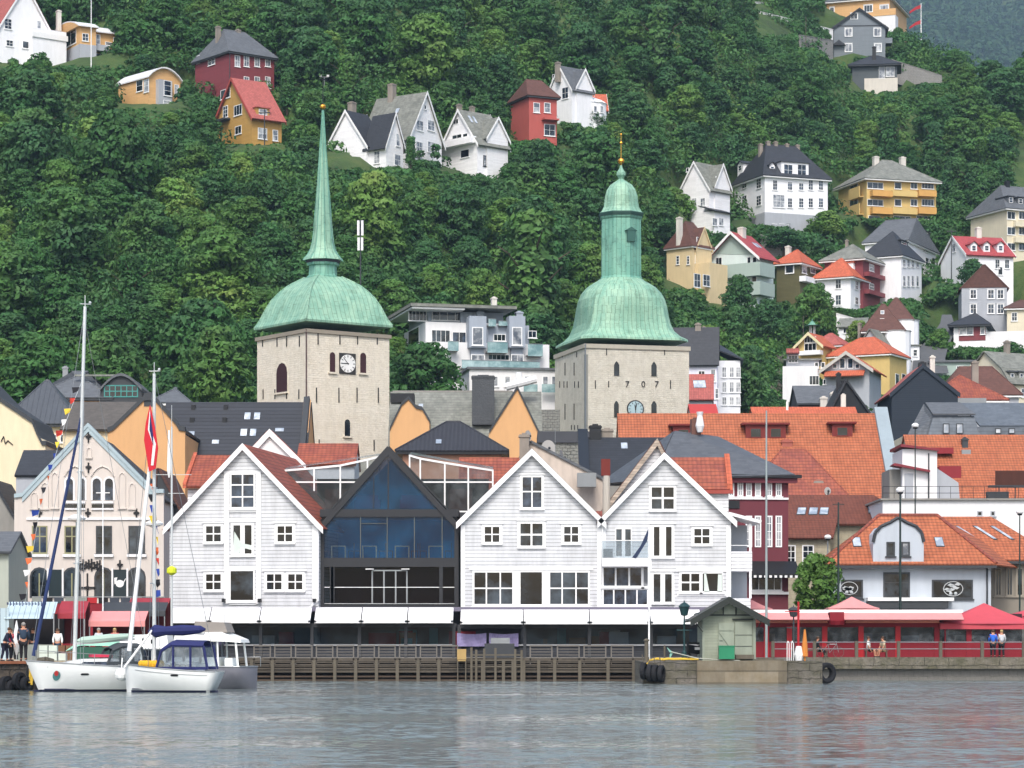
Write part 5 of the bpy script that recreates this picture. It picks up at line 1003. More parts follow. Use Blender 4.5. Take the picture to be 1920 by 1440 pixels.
def left_town():
    b=TB('cream_gable_building','large cream gable wall with dark coping at the left edge',-90,86,236,10)
    fpoly(b,[(-90,1240),(-90,700),(-60,690),(0,752),(60,792),(70,812),(85,834),(86,1240)],0,10,'wall',CRM); m=MB(); q=[b.uz('F',x,y) for x,y in ((-60,690),(0,752),(60,792),(68,812),(79,834),(87,834))]
    for (u0,z0),(u1,z1) in zip(q,q[1:]): m.prism([(u0,-.15,z0-.05),(u1,-.15,z1-.05),(u1,-.15,z1+.35),(u0,-.15,z0+.35)],(0,10.2,0))
    b.part('roof_edge',m,DKGREY); m=MB(); m.path([(b.uz('F',x,y)[0],-.06,b.uz('F',x,y)[1]) for x,y in ((2,828),(7,818),(10,832),(15,826),(24,834))],.05,4); b.part('wall_script',m,IRON)
    b=TB('hipped_metal_roof_building','yellowish building with tall dark metal hipped roof',8,140,262,9); W=b.W
    b.hip(b.zat(797,0,0),b.zat(716,W/2,4.5),CRM,MROOF,ov=.5,fascia=DKGREY,inset=W/2-.15); b.wins('F',[103,116],814,830,1,1,w=7,gm=GL); 
    for i,(x,y) in enumerate(((92,748),(97,760),(104,774))): 
        pass
    b=TB('arched_window_building','grey metal roofed building with arched teal window and orange wall',62,292,292,12); W=b.W
    b.walls(b.zat(752,0,0),PEACH); u0,_=b.uz('F',58,750); u1,_=b.uz('F',200,750); b.hip(b.zat(748,0,0),b.zat(699,0,6),PEACH,SLATEM,wall=False,x0=0,x1=W*.62,ov=.5,inset=5,fascia=DKGREY)
    u0,z0=b.uz('F',188,745,.4); u1,z1=b.uz('F',266,706,.4); uc=(u0+u1)/2; n=10; top=[(u0+(u1-u0)*i/n,z1-1.6+1.6*math.sin(math.pi*i/n)) for i in range(n+1)]
    m=MB().prism([(u0,-.4,z0-1)]+[(u,-.4,z) for u,z in top]+[(u1,-.4,z0-1)],(0,8,0)); b.part('bay',m,DKGREY)
    m=MB(); m.prism([(u-.0,-.7,z+.05) for u,z in top]+[(u,-.7,z+.35) for u,z in top[::-1]],(0,9,0)); b.part('curved_roof',m,SLATEM)
    w=b.win('F',195,722,259,745,6,2,fm=M('teal_frame','3f8a84',.5),off=.42,fw=.12,bar=.1,sill=False,gm=GLD); b.chimney(123,688,10,STEEL,y=6)
    b.part('white_parapet',MB().box(*(lambda a,c:(a[0],3,a[1]-.2,c[0],3.4,a[1]))(b.uz('F',140,702,-3),b.uz('F',232,704,-3))),SLATEL)
    b=TB('low_grey_roof_building','low grey metal roof behind the orange gable, with vents',286,352,285,9); b.hip(b.zat(757,0,0),b.zat(729,0,4),PEACH,SLATEM,ov=.4,inset=2)
    b=TB('brown_roofed_building','building with long dull brown slate roof behind the pink townhouse',118,262,252,12); b.gable(b.zat(805,0,0),b.zat(757,0,6),CRM,M('brown_grey_slate','57534e',.75,'slate',.12,.2,pitch=.35,pu=.4,dark=.8),'x',ov=.4); 
    b=TB('orange_gable_building','tall orange gabled building with black coping and chimney behind the pink townhouse',202,348,243,11); W=b.W
    out=[(202,1240),(202,810),(212,806),(270,750),(290,750),(330,795),(336,806),(347,808),(347,1240)]
    fpoly(b,out,0,.5,'wall',PEACH); b.part('side_wall',MB().box(.03,.5,-.2,W-.03,11,b.zat(815,0,0)),PEACH); m=MB(); q=[b.uz('F',x,y) for x,y in out[1:-1]]
    for (u0,z0),(u1,z1) in zip(q,q[1:]): m.prism([(u0,-.15,z0-.05),(u1,-.15,z1-.05),(u1,-.15,z1+.4),(u0,-.15,z0+.4)],(0,.8,0))
    b.part('coping',m,DKGREY); b.gable(b.zat(812,0,0),b.zat(758,W/2,0),PEACH,SLATE,'y',y0=.6,ov=.0,wall=False); b.chimney(280,738,18,DKGREY,y=.4,drop=1.2,cap=False)
    b=TB('dark_roofed_building','long orange building under a black ribbed roof with white skylights beside the clock tower',300,572,252,12); W=b.W
    RR=M('black_ribbed_roof','2f3238',.55,'slate',.08,.12,pitch=.55,pu=40,dark=.5,bump=.8); ze=b.zat(858,0,0); zr=b.zat(757,0,6); b.gable(ze,zr,PEACH,RR,'x',ov=.3)
    def sk(x0,y0,x1,y1):
        u0,_=b.uz('F',x0,y1,-3); u1,_=b.uz('F',x1,y1,-3); f=lambda py:(lambda t:t)((858-py)/(858-757)); p=lambda u,t:(u,6*t,ze+(zr-ze)*t); b.skylight([p(u0,f(y1)),p(u1,f(y1)),p(u1,f(y0)),p(u0,f(y0))])
    for r in ((455,776,468,791),(473,776,486,791),(451,807,465,822),(469,807,482,822),(354,812,367,821),(515,806,534,813),(400,828,415,836)): sk(*r)
    for r in ((356,766,365,772),(417,766,425,772),(357,790,364,794),(418,790,425,794)):
        u0,_=b.uz('F',r[0],r[1],-4); t=(858-r[1])/101; b.part('roof_vent',MB().box(u0,6*t-.5,ze+(zr-ze)*t-.3,u0+.4,6*t,ze+(zr-ze)*t+.3),BLACK)
    q=b.uz('F',560,757); m=MB().prism([(W-.6,-.4,ze-.2),(W-.6,6,zr+.4),(W-.6,12.2,ze-.2)],(.7,0,0)); b.part('gable_end',m,PEACH); m=MB().tube((W-.25,-.5,ze),(W-.25,6,zr+.5),.38,n=4); b.part('coping',m,DKGREY)
    b.part('wall_curve',MB().box(.3,-.6,-.2,3,0,ze-1.2),PEACH)
    # right of the clock tower
    b=TB('grey_slate_building','large building with pale mossy slate roof and orange gable between the two church towers',731,1012,272,13); W=b.W; ze=b.zat(850,0,0); zr=b.zat(737,0,6.5)
    b.gable(ze,zr,PEACH,SLATEL,'x',ov=.4); 
    b.part('ridge_wall',MB().box(0,6.3,zr,W*.82,6.9,zr+.25),CONC)
    b.chimney(906,706,42,M('slate_clad_stack','4a4d50',.7,'stone',.1,.1,pitch=.3,pu=.4,dark=.8),y=3,drop=5); x=b.uz('F',925,716,-4)[0]; m=MB(); m.tube((x+1.3,4,zr+.4),(x+4.4,4,zr+1.2),.4,n=8); m.tube((x+2.6,4,zr+.5),(x+2.6,4,zr+1.9),.3,n=8); b.part('vent_pipes',m,WPAINT)
    out=[(912,860),(917,812),(928,795),(970,729),(1015,822),(1019,860)]; d=fpoly(b,out,.6,6,'orange_gable',PEACH); m=MB(); q=[b.uz('F',x,y,.6) for x,y in out[1:5]]
    for (u0,z0),(u1,z1) in zip(q,q[1:]): m.prism([(u0,-.75,z0-.05),(u1,-.75,z1-.05),(u1,-.75,z1+.32),(u0,-.75,z0+.32)],(0,6.5,0))
    m.build('coping',DKGREY,d)
    out=[(731,860),(731,806),(753,760),(766,748),(780,765),(792,768),(805,790),(805,860)]; d=fpoly(b,out,.8,5,'orange_dormer',PEACH); m=MB(); q=[b.uz('F',x,y,.8) for x,y in out[1:7]]
    for (u0,z0),(u1,z1) in zip(q,q[1:]): m.prism([(u0,-.95,z0-.05),(u1,-.95,z1-.05),(u1,-.95,z1+.3),(u0,-.95,z0+.3)],(0,5.5,0))
    m.build('coping',DKGREY,d); u,z=b.uz('F',748,740,-1); b.part('dormer_cap',MB().box(u-.8,-.6,z-.9,u+1.6,2,z),BLACK)
    def sk2(x0,y0,x1,y1):
        u0,_=b.uz('F',x0,y1,-3); u1,_=b.uz('F',x1,y1,-3); f=lambda py:(850-py)/(850-737); p=lambda u,t:(u,6.5*t,ze+(zr-ze)*t); b.skylight([p(u0,f(y1)),p(u1,f(y1)),p(u1,f(y0)),p(u0,f(y0))])
    sk2(783,760,793,768)
    b=TB('black_hipped_building','building with low black corrugated hipped roof and one bright skylight',755,940,228,11); ze=b.zat(848,0,0); zr=b.zat(794,0,5.5)
    b.hip(ze,zr,M('faded_pink_plaster','b98b73',.85),M('black_corrugated_roof','34353a',.7,'corr',.15,.2,pu=.35),ov=.6,inset=3.6,fascia=BLACK); u0,_=b.uz('F',817,838,-2); p=lambda u,t:(u,-.6+6.1*t,ze+(zr-ze)*t); b.skylight([p(u0,.2),p(u0+.55,.2),p(u0+.55,.36),p(u0,.36)])
    b=TB('grey_stone_annex','rough grey stone wall with dark flat roof below the right church tower',1012,1112,246,8); b.walls(b.zat(830,0,0),ROUGH); b.part('roof',MB().box(-.2,-.2,b.zat(830,0,0),b.W+.2,8.2,b.zat(809,0,0)),M('dark_felt','45474c',.8))
    b=TB('low_stone_wall_building','grey rough wall with sloping coping left of the right church tower',1000,1050,290,8); b.walls(b.zat(768,0,0),ROUGH)
    b=TB('dark_slate_building','building with black slate roof, black coping and chimney behind the white gables',1086,1262,222,12); W=b.W; ze=b.zat(898,0,0); zr=b.zat(824,0,6); b.gable(ze,zr,CONC,M('black_slate','2c2f34',.55,'slate',.12,.2,pitch=.42,pu=.6,dark=.55,bump=.8),'x',ov=.3,x0=.8)
    m=MB().prism([(0,-.5,ze-.4),(0,6,zr+.2),(0,6,zr+.9),(0,-.5,ze+.3)],(.85,0,0)); b.part('coping',m,M('black_sheet','26292d',.35)); b.chimney(1116,798,22,BLACK,y=6,drop=3); b.chimney(1138,805,22,CHIM,y=7,drop=3)
    u0,_=b.uz('F',1165,846,-3); p=lambda u,t:(u,6*t,ze+(zr-ze)*t); b.skylight([p(u0,.7),p(u0+.62,.7),p(u0+.62,.87),p(u0,.87)])
left_town()
def dish(label,px,py,rpx,Y,ang):
    p=P(px,py,Y); t=thing('satellite_dish',label,'satellite dish',p,ang,'satellite dishes on the roofs'); r=rpx*m2(Y); m=MB()
    prof=[(max(.01,r*k/5),.25*r*(k/5)**2) for k in range(6)]; m.rings([[(rr*math.cos(2*math.pi*i/18),h-.25*r,rr*math.sin(2*math.pi*i/18)*1.1) for i in range(18)] for rr,h in [(a,-b2) for a,b2 in prof]]); 
    m.build('reflector',M('dish_grey','aaa8a4',.6),t); k=MB(); k.tube((0,0,-r*2.4),(0,.2,-r*.2),.07); k.tube((0,-.2,-r*.9),(0,-r,0),.04); k.ball((0,-r,0),.12,6); k.build('mount',DKGREY,t)
dish('pale satellite dish beside the chimney left of the third white gable',986,818,10,238,.9); dish('large pale satellite dish behind the peak of the third gable',1026,841,14,232,.3); dish('rusty brown satellite dish seen almost edge on',1046,858,13,230,1.25); dish('large mesh satellite dish low on the grey roof',1068,888,17,215,.5); dish('small satellite dish on the brown tiled roof',1550,921,7,240,.4)
def right_town():
    b=TB('maroon_corner_building','dark red corner building with grey slate hipped roof, white windows and black awning',1330,1478,206,13,a=7,xc=1340); W=b.W
    MRN=M('maroon_plaster','662c35',.7,'plain',.06,.1); ze=b.zat(893,0,0); b.walls(ze,MRN); 
    p=lambda px,py,y: (b.uz('F',px,py,-y)[0],y,b.uz('F',px,py,-y)[1])
    b.part('roof',MB().slab([p(1225,900,-.8),p(1490,893,-.8),p(1347,822,6),p(1265,811,6)]).slab([p(1490,893,-.8),(W+1,13,ze),p(1347,822,6)],.14).slab([p(1225,900,-.8),p(1265,811,6),(-7,13,ze)],.14).slab([p(1265,811,6),p(1347,822,6),(W+1,13.4,ze),(-7,13.4,ze)],.14),M('lead_grey_slate','55595e',.5,'slate',.1,.15,pitch=.3,pu=.5,dark=.8))
    b.part('cornice',MB().box(-.5,-.55,ze-.5,W+.6,0,ze-.02),MRN); b.part('gutter',MB().box(-.8,-.75,ze-.14,W+.9,-.55,ze+.12),BLACK)
    for px in (1371,1388,1404,1421,1442,1460): b.win('F',px-5.5,896,px+5.5,931,2,3,gm=GLC,fw=.1)
    u0,z=b.uz('F',1364,935); b.part('string_course',MB().box(u0,-.12,z-.05,W,0,z+.1),WPAINT)
    for px in (1404,1421,1442,1460): b.win('F',px-6,967,px+6,1026,2,4,gm=GLC,fw=.1,sill=False)
    for px in (1392,1427,1448): pass
    u0,z1=b.uz('F',1400,1052,.2); u1,z0=b.uz('F',1484,1076,1.2); aw=b.part('awning',MB().prism([(u0,-.05,z1),(u0,-1.4,z0),(u0,-1.4,z0-.3),(u0,-.05,z0-.1)],(W+.6-u0,0,0)),BLACK); k=MB()
    for i in range(9): k.box(u0+.3+i*.4,-1.44,z0-.3,u0+.5+i*.4,-1.41,z0-.12)
    k.build('awning_letters',WPAINT,aw)
    b.win('F',1408,1078,1466,1108,4,1,gm=GL,fw=.1); u0,z=b.uz('F',1405,1112); b.part('window_sill',MB().box(u0,-.25,z-.1,W,0,z+.1),WPAINT)
    u,z=b.uz('F',1372,946); b.part('wall_sign',MB().box(u-.8,-.08,z-.3,u+.6,0,z+.3),BLACK)
    b.chimney(1304,786,18,M('chimney_stack_mixed','6b4a40',.8),y=6,drop=2,cap=False); m=MB(); u,z=b.uz('F',1304,800,-6); m.lathe([(.2,z-.5),(.35,z),(.2,z+.8),(.28,z+1.1)],10,u+.2,5.2); b.part('chimney_pot',m,WPLAS); u,z=b.uz('F',1335,838,-4)
    # large orange roof
    b=TB('orange_roofed_hall','large hall with a huge bright orange tiled roof, red dormers and grey gable parapet',1168,1690,256,26); W=b.W; ze=b.zat(940,0,0); zr=b.zat(778,0,11)
    b.gable(ze,zr,M('beige_plaster','a39c8c',.85,'plain',.1,.2),TILE,'x',y1=22,ov=.2,x1=W-.4); q=lambda u,t:(u,11*t,ze+(zr-ze)*t)
    m=MB().prism([(W-1.1,-.6,ze-.4),(W-1.1,11,zr+.15),(W-1.1,11,zr+.8),(W-1.1,-.6,ze+.35)],(1.3,0,0)); m.prism([(W-1.1,22.6,ze-.4),(W-1.1,11,zr+.15),(W-1.1,11,zr+.8),(W-1.1,22.6,ze+.35)],(1.3,0,0)); b.part('gable_parapet',m,M('parapet_grey','8d9aa0',.7))
    RD=M('dull_red_sheet','6f2620',.7)
    def rdorm(x0,x1,y0,y1,n):
        f=(940-y1)/(940-778); yy=11*f; u0,z1=b.uz('F',x0,y0,-yy); u1,z0=b.uz('F',x1,y1,-yy); u0,z0=u0,ze+(zr-ze)*f-.1; z1=z0+(y1-y0)*m2(256+yy)
        d=b.part('dormer',MB().box(u0,yy-.2,z0,u1,yy+5,z1),RD); MB().box(u0-.4,yy-.5,z1,u1+.4,yy+5,z1+.18).build('roof',RD,d)
        for i in range(n):
            w=(x1-x0)/n; b.win('F',x0+w*(i+.22),y0+6,x0+w*(i+.8),y1-4,1,1,off=-(yy-.22),fm=RD,gm=GLD,sill=False)
    rdorm(1398,1473,796,825,2); rdorm(1560,1598,794,822,1); rdorm(1262,1300,798,825,1)
    b.chimney(1475,826,20,M('pale_red_stack','9c5a4c',.85),y=7,drop=4)
    b=TB('hipped_tile_wing','lower red tiled hipped wing with a tall red chimney in front of the orange hall',1400,1592,246,8); b.hip(b.zat(940,0,0),b.zat(846,b.W/2,4),MRN,TILER,ov=.3,inset=3.6); b.chimney(1534,902,16,CHIM,y=1.5,drop=4)
    # brown tiled building
    b=TB('brown_roofed_house','stone house with dark brown tiled roof and a row of three slanted skylights',1474,1722,232,12); W=b.W; ze=b.zat(986,0,0); zr=b.zat(931,0,6); BW=M('beige_stone_wall','a8a08a',.9,'stone',.15,.2,pitch=.4,pu=.7,dark=.8)
    u1,_=b.uz('F',1655,931); b.walls(ze,BW); b.part('roof',MB().slab([(-.4,-.5,ze),(W+.3,-.5,ze-.0),(u1,6,zr),(-.4,6,zr)]).slab([(-.4,6,zr),(u1,6,zr),(W+.3,12.4,ze),(-.4,12.4,ze)],.14),TILEB)
    p=lambda u,t:(u,-.5+6.5*t,ze+(zr-ze)*t)
    for x in (1500,1522,1542): u,_=b.uz('F',x,970,-3); b.skylight([p(u-.5,.3),p(u+.3,.3),p(u+.6,.55),p(u-.2,.55)])
    u,_=b.uz('F',1634,965,-3); b.skylight([p(u-.45,.35),p(u+.35,.35),p(u+.45,.65),p(u-.3,.65)])
    u0,z0=b.uz('F',1476,1012,2); u1,z1=b.uz('F',1562,976,.4); b.part('lean_to_roof',MB().slab([(u0-.3,-3,z0),(u1-.3,-3,z0),(u1+.4,-.3,z1),(u0-.3,-.3,z1)]),TILEB); b.part('lean_to_wall',MB().box(u0,-2.5,-.2,u1-.5,0,z0-.02),BW)
    b.win('F',1474,1022,1492,1058,2,3,off=2.5,gm=GLD,fw=.1); b.win('F',1504,1022,1526,1058,2,3,off=2.5,gm=GLD,fw=.1)
    # blue grey shop house with the curved dormer gable
    BG=M('pale_blue_render','b4bcc4',.85,'plain',.04,.12)
    b=TB('blue_grey_shop_house','pale blue grey low house with orange tiled roof and rounded central gable',1562,1858,200,11); W=b.W; ze=b.zat(1062,0,0); zr=b.zat(971,0,5.5); b.walls(ze,BG)
    u=lambda px,y=0:b.uz('F',px,1000,-y)[0]
    b.part('roof',MB().slab([(u(1545),-.6,ze),(W+.3,-.6,ze),(u(1757,5.5),5.5,zr),(u(1648,5.5),5.5,zr)]).slab([(W+.3,-.6,ze),(W+.3+5,11.4,ze),(u(1757,5.5),5.5,zr)],.14).slab([(u(1545),-.6,ze),(u(1648,5.5),5.5,zr),(-.6,11.4,ze)],.14),TILE)
    m=MB(); m.tube((W+.3,-.6,ze+.2),(u(1757,5.5),5.5,zr+.2),.14); m.tube((u(1545),-.6,ze+.2),(u(1648,5.5),5.5,zr+.2),.14); m.tube((u(1648,5.5),5.5,zr+.2),(u(1757,5.5),5.5,zr+.2),.14); b.part('roof_ridge',m,TILER)
    b.part('gutter',MB().box(u(1562)-.2,-.8,ze-.15,W+.3,-.6,ze+.05),DKGREY)
    g=[(1637,1064),(1637,1018),(1641,1000),(1652,988),(1668,981),(1678,975),(1684,972),(1690,975),(1700,981),(1717,988),(1728,1000),(1732,1018),(1732,1064)]
    d=fpoly(b,g,.35,5.5,'gable',BG); m=MB(); q=[b.uz('F',x,y,.35) for x,y in g[1:-1]]
    for (a0,z0),(a1,z1) in zip(q,q[1:]): m.tube((a0,-.4,z0+.06),(a1,-.4,z1+.06),.13,n=5)
    m.build('coping',DKGREY,d)
    b.win('F',1662,1016,1678,1043,1,1,off=.36,fm=DKGREY,gm=GL,fw=.12); b.win('F',1690,1016,1706,1043,1,1,off=.36,fm=DKGREY,gm=GLC,fw=.12)
    for x,y in ((1657,1014),(1711,1014),(1652,1028),(1716,1028),(1647,1042),(1720,1042),(1684,1010)): cross(b,x,y,.25); 
    p=lambda uu,t:(uu,-.6+6.1*t,ze+(zr-ze)*t)
    for x in (1607,1762): uu=u(x,2); b.skylight([p(uu-.35,.35),p(uu+.3,.35),p(uu+.3,.55),p(uu-.35,.55)])
    b.win('F',1656,1073,1706,1122,1,2,fm=DKGREY,gm=GL,fw=.14,trans=.6,name='shop_door'); b.win('F',1577,1087,1618,1122,1,1,fm=DKGREY,gm=GLD,fw=.12); w=b.win('F',1747,1087,1824,1123,1,1,fm=DKGREY,gm=GL,fw=.12)
    def decal(cx,cy,r,par):
        uu,z=b.uz('F',cx,cy); k=m2(200); m=MB(); n=24; R_=r*k
        for i in range(n): a=2*math.pi*i/n; c=2*math.pi*(i+1)/n; m.tube((uu+R_*math.cos(a),-.06,z+R_*.75*math.sin(a)),(uu+R_*math.cos(c),-.06,z+R_*.75*math.sin(c)),.035,n=4)
        rr=random.Random(int(cx)); 
        for i in range(7): a=rr.uniform(-.7,.7)*R_; z2=z+rr.uniform(-.35,.45)*R_; m.prism([(uu+a-.22,-.05,z2),(uu+a+.1,-.05,z2-.08),(uu+a+.3,-.05,z2+.05),(uu+a,-.05,z2+.14)],(0,-.02,0))
        for s_ in(-1,1): m.ball((uu+s_*.18,-.06,z-R_*.5),.13,8)
        m.build('window_decal',M('decal_grey','b4b9bb',.6),par)
    decal(1787,1104,18,w); decal(1592,1103,16,b.e)
    u0,z=b.uz('F',1625,1127,.5); u1,_=b.uz('F',1786,1127,.5); b.part('shop_canopy',MB().box(u0,-1.2,z,u1,0,z+.25),WPAINT); b.part('canopy_fascia',MB().box(u0+.05,-1.1,z-.55,u1-.4,0,z),DKGREY)
    b.part('drainpipe',MB().tube((W-.3,-.1,0),(W-.3,-.1,ze),.07),DKGREY)
    c=TB('tiled_house_side','red orange tiled house with three slanted skylights and grey shopfront at the right edge',1858,2040,206,12); ze=c.zat(1054,0,0); zr=c.zat(972,0,6); c.walls(ze,M('taupe_wall','8b8478',.85)); uu=lambda px,y=0:c.uz('F',px,1000,-y)[0]
    c.part('roof',MB().slab([(uu(1850)-.2,-.5,ze),(uu(1990),-.5,ze),(uu(1858,6),6,zr),(uu(1745,6),6,zr)]).slab([(uu(1990),-.5,ze),(uu(1990)+2,12,ze),(uu(1858,6),6,zr)],.14),TILE)
    p=lambda x,t:(lambda a,b2:(a[0]*(1-t)+b2[0]*t,a[1]*(1-t)+b2[1]*t,a[2]*(1-t)+b2[2]*t))((uu(x),-.5,ze),(uu(x-125,6),6,zr))
    for x in (1885,1920,1952): c.skylight([p(x,.45),p(x+7,.45),p(x+7,.78),p(x,.78)])
    for x in (1872,1893,1912): c.win('F',x-7,1064,x+7,1118,2,1,fm=M('taupe_frame','9a9284',.7),gm=GL,fw=.12)
    c.part('gutter',MB().box(uu(1850),-.7,ze-.15,uu(1990),-.5,ze+.05),DKGREY)
    # white terrace building
    b=TB('white_terrace_building','white flat roofed building with railed roof terrace behind the tiled shop house',1655,1930,226,13,cat='building'); W=b.W; z=b.zat(938,0,0); b.walls(z,WPLAS); b.part('roof_edge',MB().box(-.2,-.25,z,W,13,z+.15),CONC); uu=lambda px,y=0:b.uz('F',px,900,-y)[0]; zz=lambda py,y=0:b.zat(py,0,y)
    m=MB(); 
    for i in range(14): x=uu(1655)+i*.95; m.tube((x,-.1,z),(x,-.1,z+1.15),.025,n=4)
    for h in (1.15,.6): m.tube((uu(1655),-.1,z+h),(uu(1900),-.1,z+h),.03,n=4)
    b.part('railing',m,BLACK)
    s=b.part('stair_tower',MB().box(uu(1692,3),3,z+.1,uu(1757,3),9,zz(842,3)),WPLAS); MB().prism([(uu(1688,3),2.6,zz(838,3)),(uu(1760,3),2.6,zz(846,3)),(uu(1760,3),2.6,zz(842,3)),(uu(1688,3),2.6,zz(833,3))],(0,6.8,0)).build('roof_edge',M('wine_red_sheet','7c2a33',.6),s)
    MB().prism([(uu(1672,3),2.4,zz(873,3)),(uu(1742,3),2.4,zz(886,3)),(uu(1742,3),2.4,zz(882,3)),(uu(1676,3),2.4,zz(869,3))],(0,2,0)).build('canopy',M('wine_red_sheet','7c2a33',.6),s); b.part('side_block',MB().box(uu(1668,4),4,z+.1,uu(1692,4),9,zz(880,4)),CONC); b.part('door_panel',MB().box(uu(1696,3),2.9,z+.1,uu(1712,3),3,zz(888,3)),GRYL)
    b.part('low_parapet',MB().prism([(uu(1757,4),4,z+.1),(uu(1800,4),4,z+.1),(uu(1797,4),4,zz(905,4)),(uu(1757,4),4,zz(878,4))],(0,.4,0)),GRYL)
    for x0,x1,y0,y1 in ((1832,1842,958,968),(1857,1866,958,968)): b.win('F',x0,y0,x1,y1,1,1,fm=GRYL,gm=GLD)
    b.part('drainpipe',MB().tube((uu(1741,3),2.9,z),(uu(1741,3),2.9,zz(850,3)),.06),DKGREY)
    m=MB(); x0,x1=uu(1866,1),uu(1940,1); m.box(x0,.8,zz(910,1),x1,1.0,zz(883,1)); bb=b.part('rusty_screen',m,M('rust','4a2a20',.9,'plain',.3,.3)); k=MB(); 
    for x in (x0+.3,(x0+x1)/2): k.tube((x,.9,z-.5),(x,.9,zz(910,1)),.05)
    k.box(x0-.6,.7,zz(914,1),x1,1.2,zz(910,1)); k.build('frame',DKGREY,bb); b.part('air_unit',MB().box(uu(1850,1),.6,zz(938,1),uu(1890,1),1.4,zz(922,1)),DKGREY)
    # white annex with red flat roof seen under dish
    b=TB('orange_tiled_block','building with a broad bright orange tiled roof at the right edge',1722,2010,262,18); W=b.W; ze=b.zat(935,0,0); zr=b.zat(818,0,9); b.gable(ze,zr,CREAM,TILE,'x',ov=.3)
    q=lambda px,t:(b.uz('F',px,900,-9*t)[0],9*t,ze+(zr-ze)*t)
    a=q(1757,.45); m=MB().box(a[0],a[1]-1.5,a[2]-1.6,q(1796,.5)[0],a[1]+2,a[2]+.3); b.part('red_dormer',m,M('wine_red','83222a',.7)); b.chimney(1809,822,11,DKGREY,y=7.2,drop=3); b.part('chimney_flashing',MB().box(q(1801,.75)[0],6.0,q(0,.68)[2],q(1818,.75)[0],6.4,q(0,.68)[2]+.6),STEEL)
    a=q(1735,.85); b.part('red_gutter_valley',MB().box(a[0]-1.4,a[1]-2.6,a[2]-1,a[0]+2.4,a[1]-1,a[2]-.4),MATS['wine_red']); 
    b=TB('grey_mansard_block','block with blue grey slate mansard roofs and white roof windows, right side',1698,2010,282,14,cat='building'); W=b.W; uu=lambda px,y=0:b.uz('F',px,800,-y)[0]; zz=lambda py,y=0:b.zat(py,0,y); SM=M('blue_grey_slate','5d656d',.65,'slate',.16,.2,pitch=.4,pu=.5,dark=.75)
    b.walls(zz(815),CREAM); b.part('mansard',MB().prism([(uu(1738),-.2,zz(822)),(uu(1840),-.2,zz(822)),(uu(1826,1),1,zz(780,1)),(uu(1750,1),1,zz(780,1))],(0,9,0)),SM); b.part('mansard_top',MB().slab([(uu(1748,1),.7,zz(779,1)),(uu(1828,1),.7,zz(779,1)),(uu(1800,6),6,zz(757,6)),(uu(1735,6),6,zz(757,6))]),SLATEM); b.part('left_slope',MB().prism([(uu(1698,2),2,zz(822,2)),(uu(1738),-.2,zz(822)),(uu(1750,1),1,zz(780,1)),(uu(1732,6),6,zz(757,6))],(0,.4,-.1)),SLATEM)
    b.part('slate_roof',MB().slab([(uu(1838),.3,zz(800)),(W,.3,zz(800)),(W,6,zz(758,6)),(uu(1800,6),6,zz(758,6))]).prism([(uu(1836),0,zz(822)),(W,0,zz(822)),(W,.2,zz(800)),(uu(1834),.2,zz(800))],(0,.5,0)),SM)
    for x0,x1,y0,y1 in ((1768,1780,794,813),(1793,1806,794,813),(1866,1877,803,813),(1891,1903,803,813)): b.win('F',x0,y0,x1,y1,1,1,off=.28,fm=DKGREY,gm=GLS,fw=.08,sill=False,name='roof_window')
    b=TB('navy_gable_house','house with a plain black blue gable wall and red tiled roof',1672,1796,306,12); W=b.W; NV=M('navy_black_boards','262f3a',.8,'board',.03,.05,pitch=.25,dark=.9); b.gable(b.zat(738,0,0),b.zat(686,W*.47,0),NV,RPINK,'y',apex=.47,ov=.25,rake=NV); b.chimney(1729,680,14,BLACK,y=.6,drop=2,cap=False); b.chimney(1748,668,9,CHIMW,y=4,drop=8); KEEP.append((1668,668,1800,800,306))
    b=TB('red_roofed_house','low house with faded red tiled hipped roof and tall grey chimney behind the navy gable',1740,1885,312,10); b.hip(b.zat(752,0,0),b.zat(706,0,5),GRYL,TILER,ov=.4); b.chimney(1828,678,12,CHIM,y=4,drop=6); KEEP.append((1740,700,1885,790,312)); u0,z=b.uz('F',1792,747,1); u1,_=b.uz('F',1848,747,1); b.part('roof_plant',MB().box(u0,-1.5,z-.8,u1,-.2,z),STEEL)
    b=TB('brown_roofed_house','house with dull brown tiled roof and slanting skylight right of the red roof',1770,1910,322,8); b.hip(b.zat(742,0,0),b.zat(690,0,4),GRYL,RBR,ov=.4,inset=2.5); KEEP.append((1770,690,1910,790,322))
    b=TB('grey_roofed_cottages','low roofs of grey slate with white chimneys below the cliff',1497,1590,318,10); b.gable(b.zat(757,0,0),b.zat(726,0,5),DKGREY,SLATEM,'x',ov=.3); b.chimney(1544,745,13,CHIMW,y=-.2,drop=3); b.chimney(1563,736,12,CHIMW,y=1,drop=4)
    b=TB('black_roofed_house','black house with pointed dark roof and black chimneys below the grey gabled pavilion',1548,1640,306,9); W=b.W; b.gable(b.zat(790,0,0),b.zat(716,W*.42,0),M('black_boards','1f2226',.8),SLATE,'y',apex=.42,ov=.5); b.chimney(1572,700,8,BLACK,y=3,drop=4); b.chimney(1583,712,11,BLACK,y=.5,drop=4); b.chimney(1581,740,9,CHIMW,y=-.8,drop=4,cap=False); KEEP.append((1497,715,1640,790,306))
    b=TB('orange_strip_house','strip of orange tiled roof just behind the big hall ridge',1415,1610,300,8); b.gable(b.zat(790,0,0),b.zat(766,0,4),CONC,ROR,'x',ov=.2); b.chimney(1476,753,4,WPAINT,y=3,drop=3,cap=False); KEEP.append((1290,764,1610,800,300))
    b=TB('small_red_roof_house','small house with bright red tin roof tucked beside the right church tower',1296,1345,300,7); b.gable(b.zat(778,0,0),b.zat(760,0,3),CONC,M('bright_red_tin','b23a33',.6),'x',ov=.2)
right_town()
YW=175.0; yw=yb(YW)
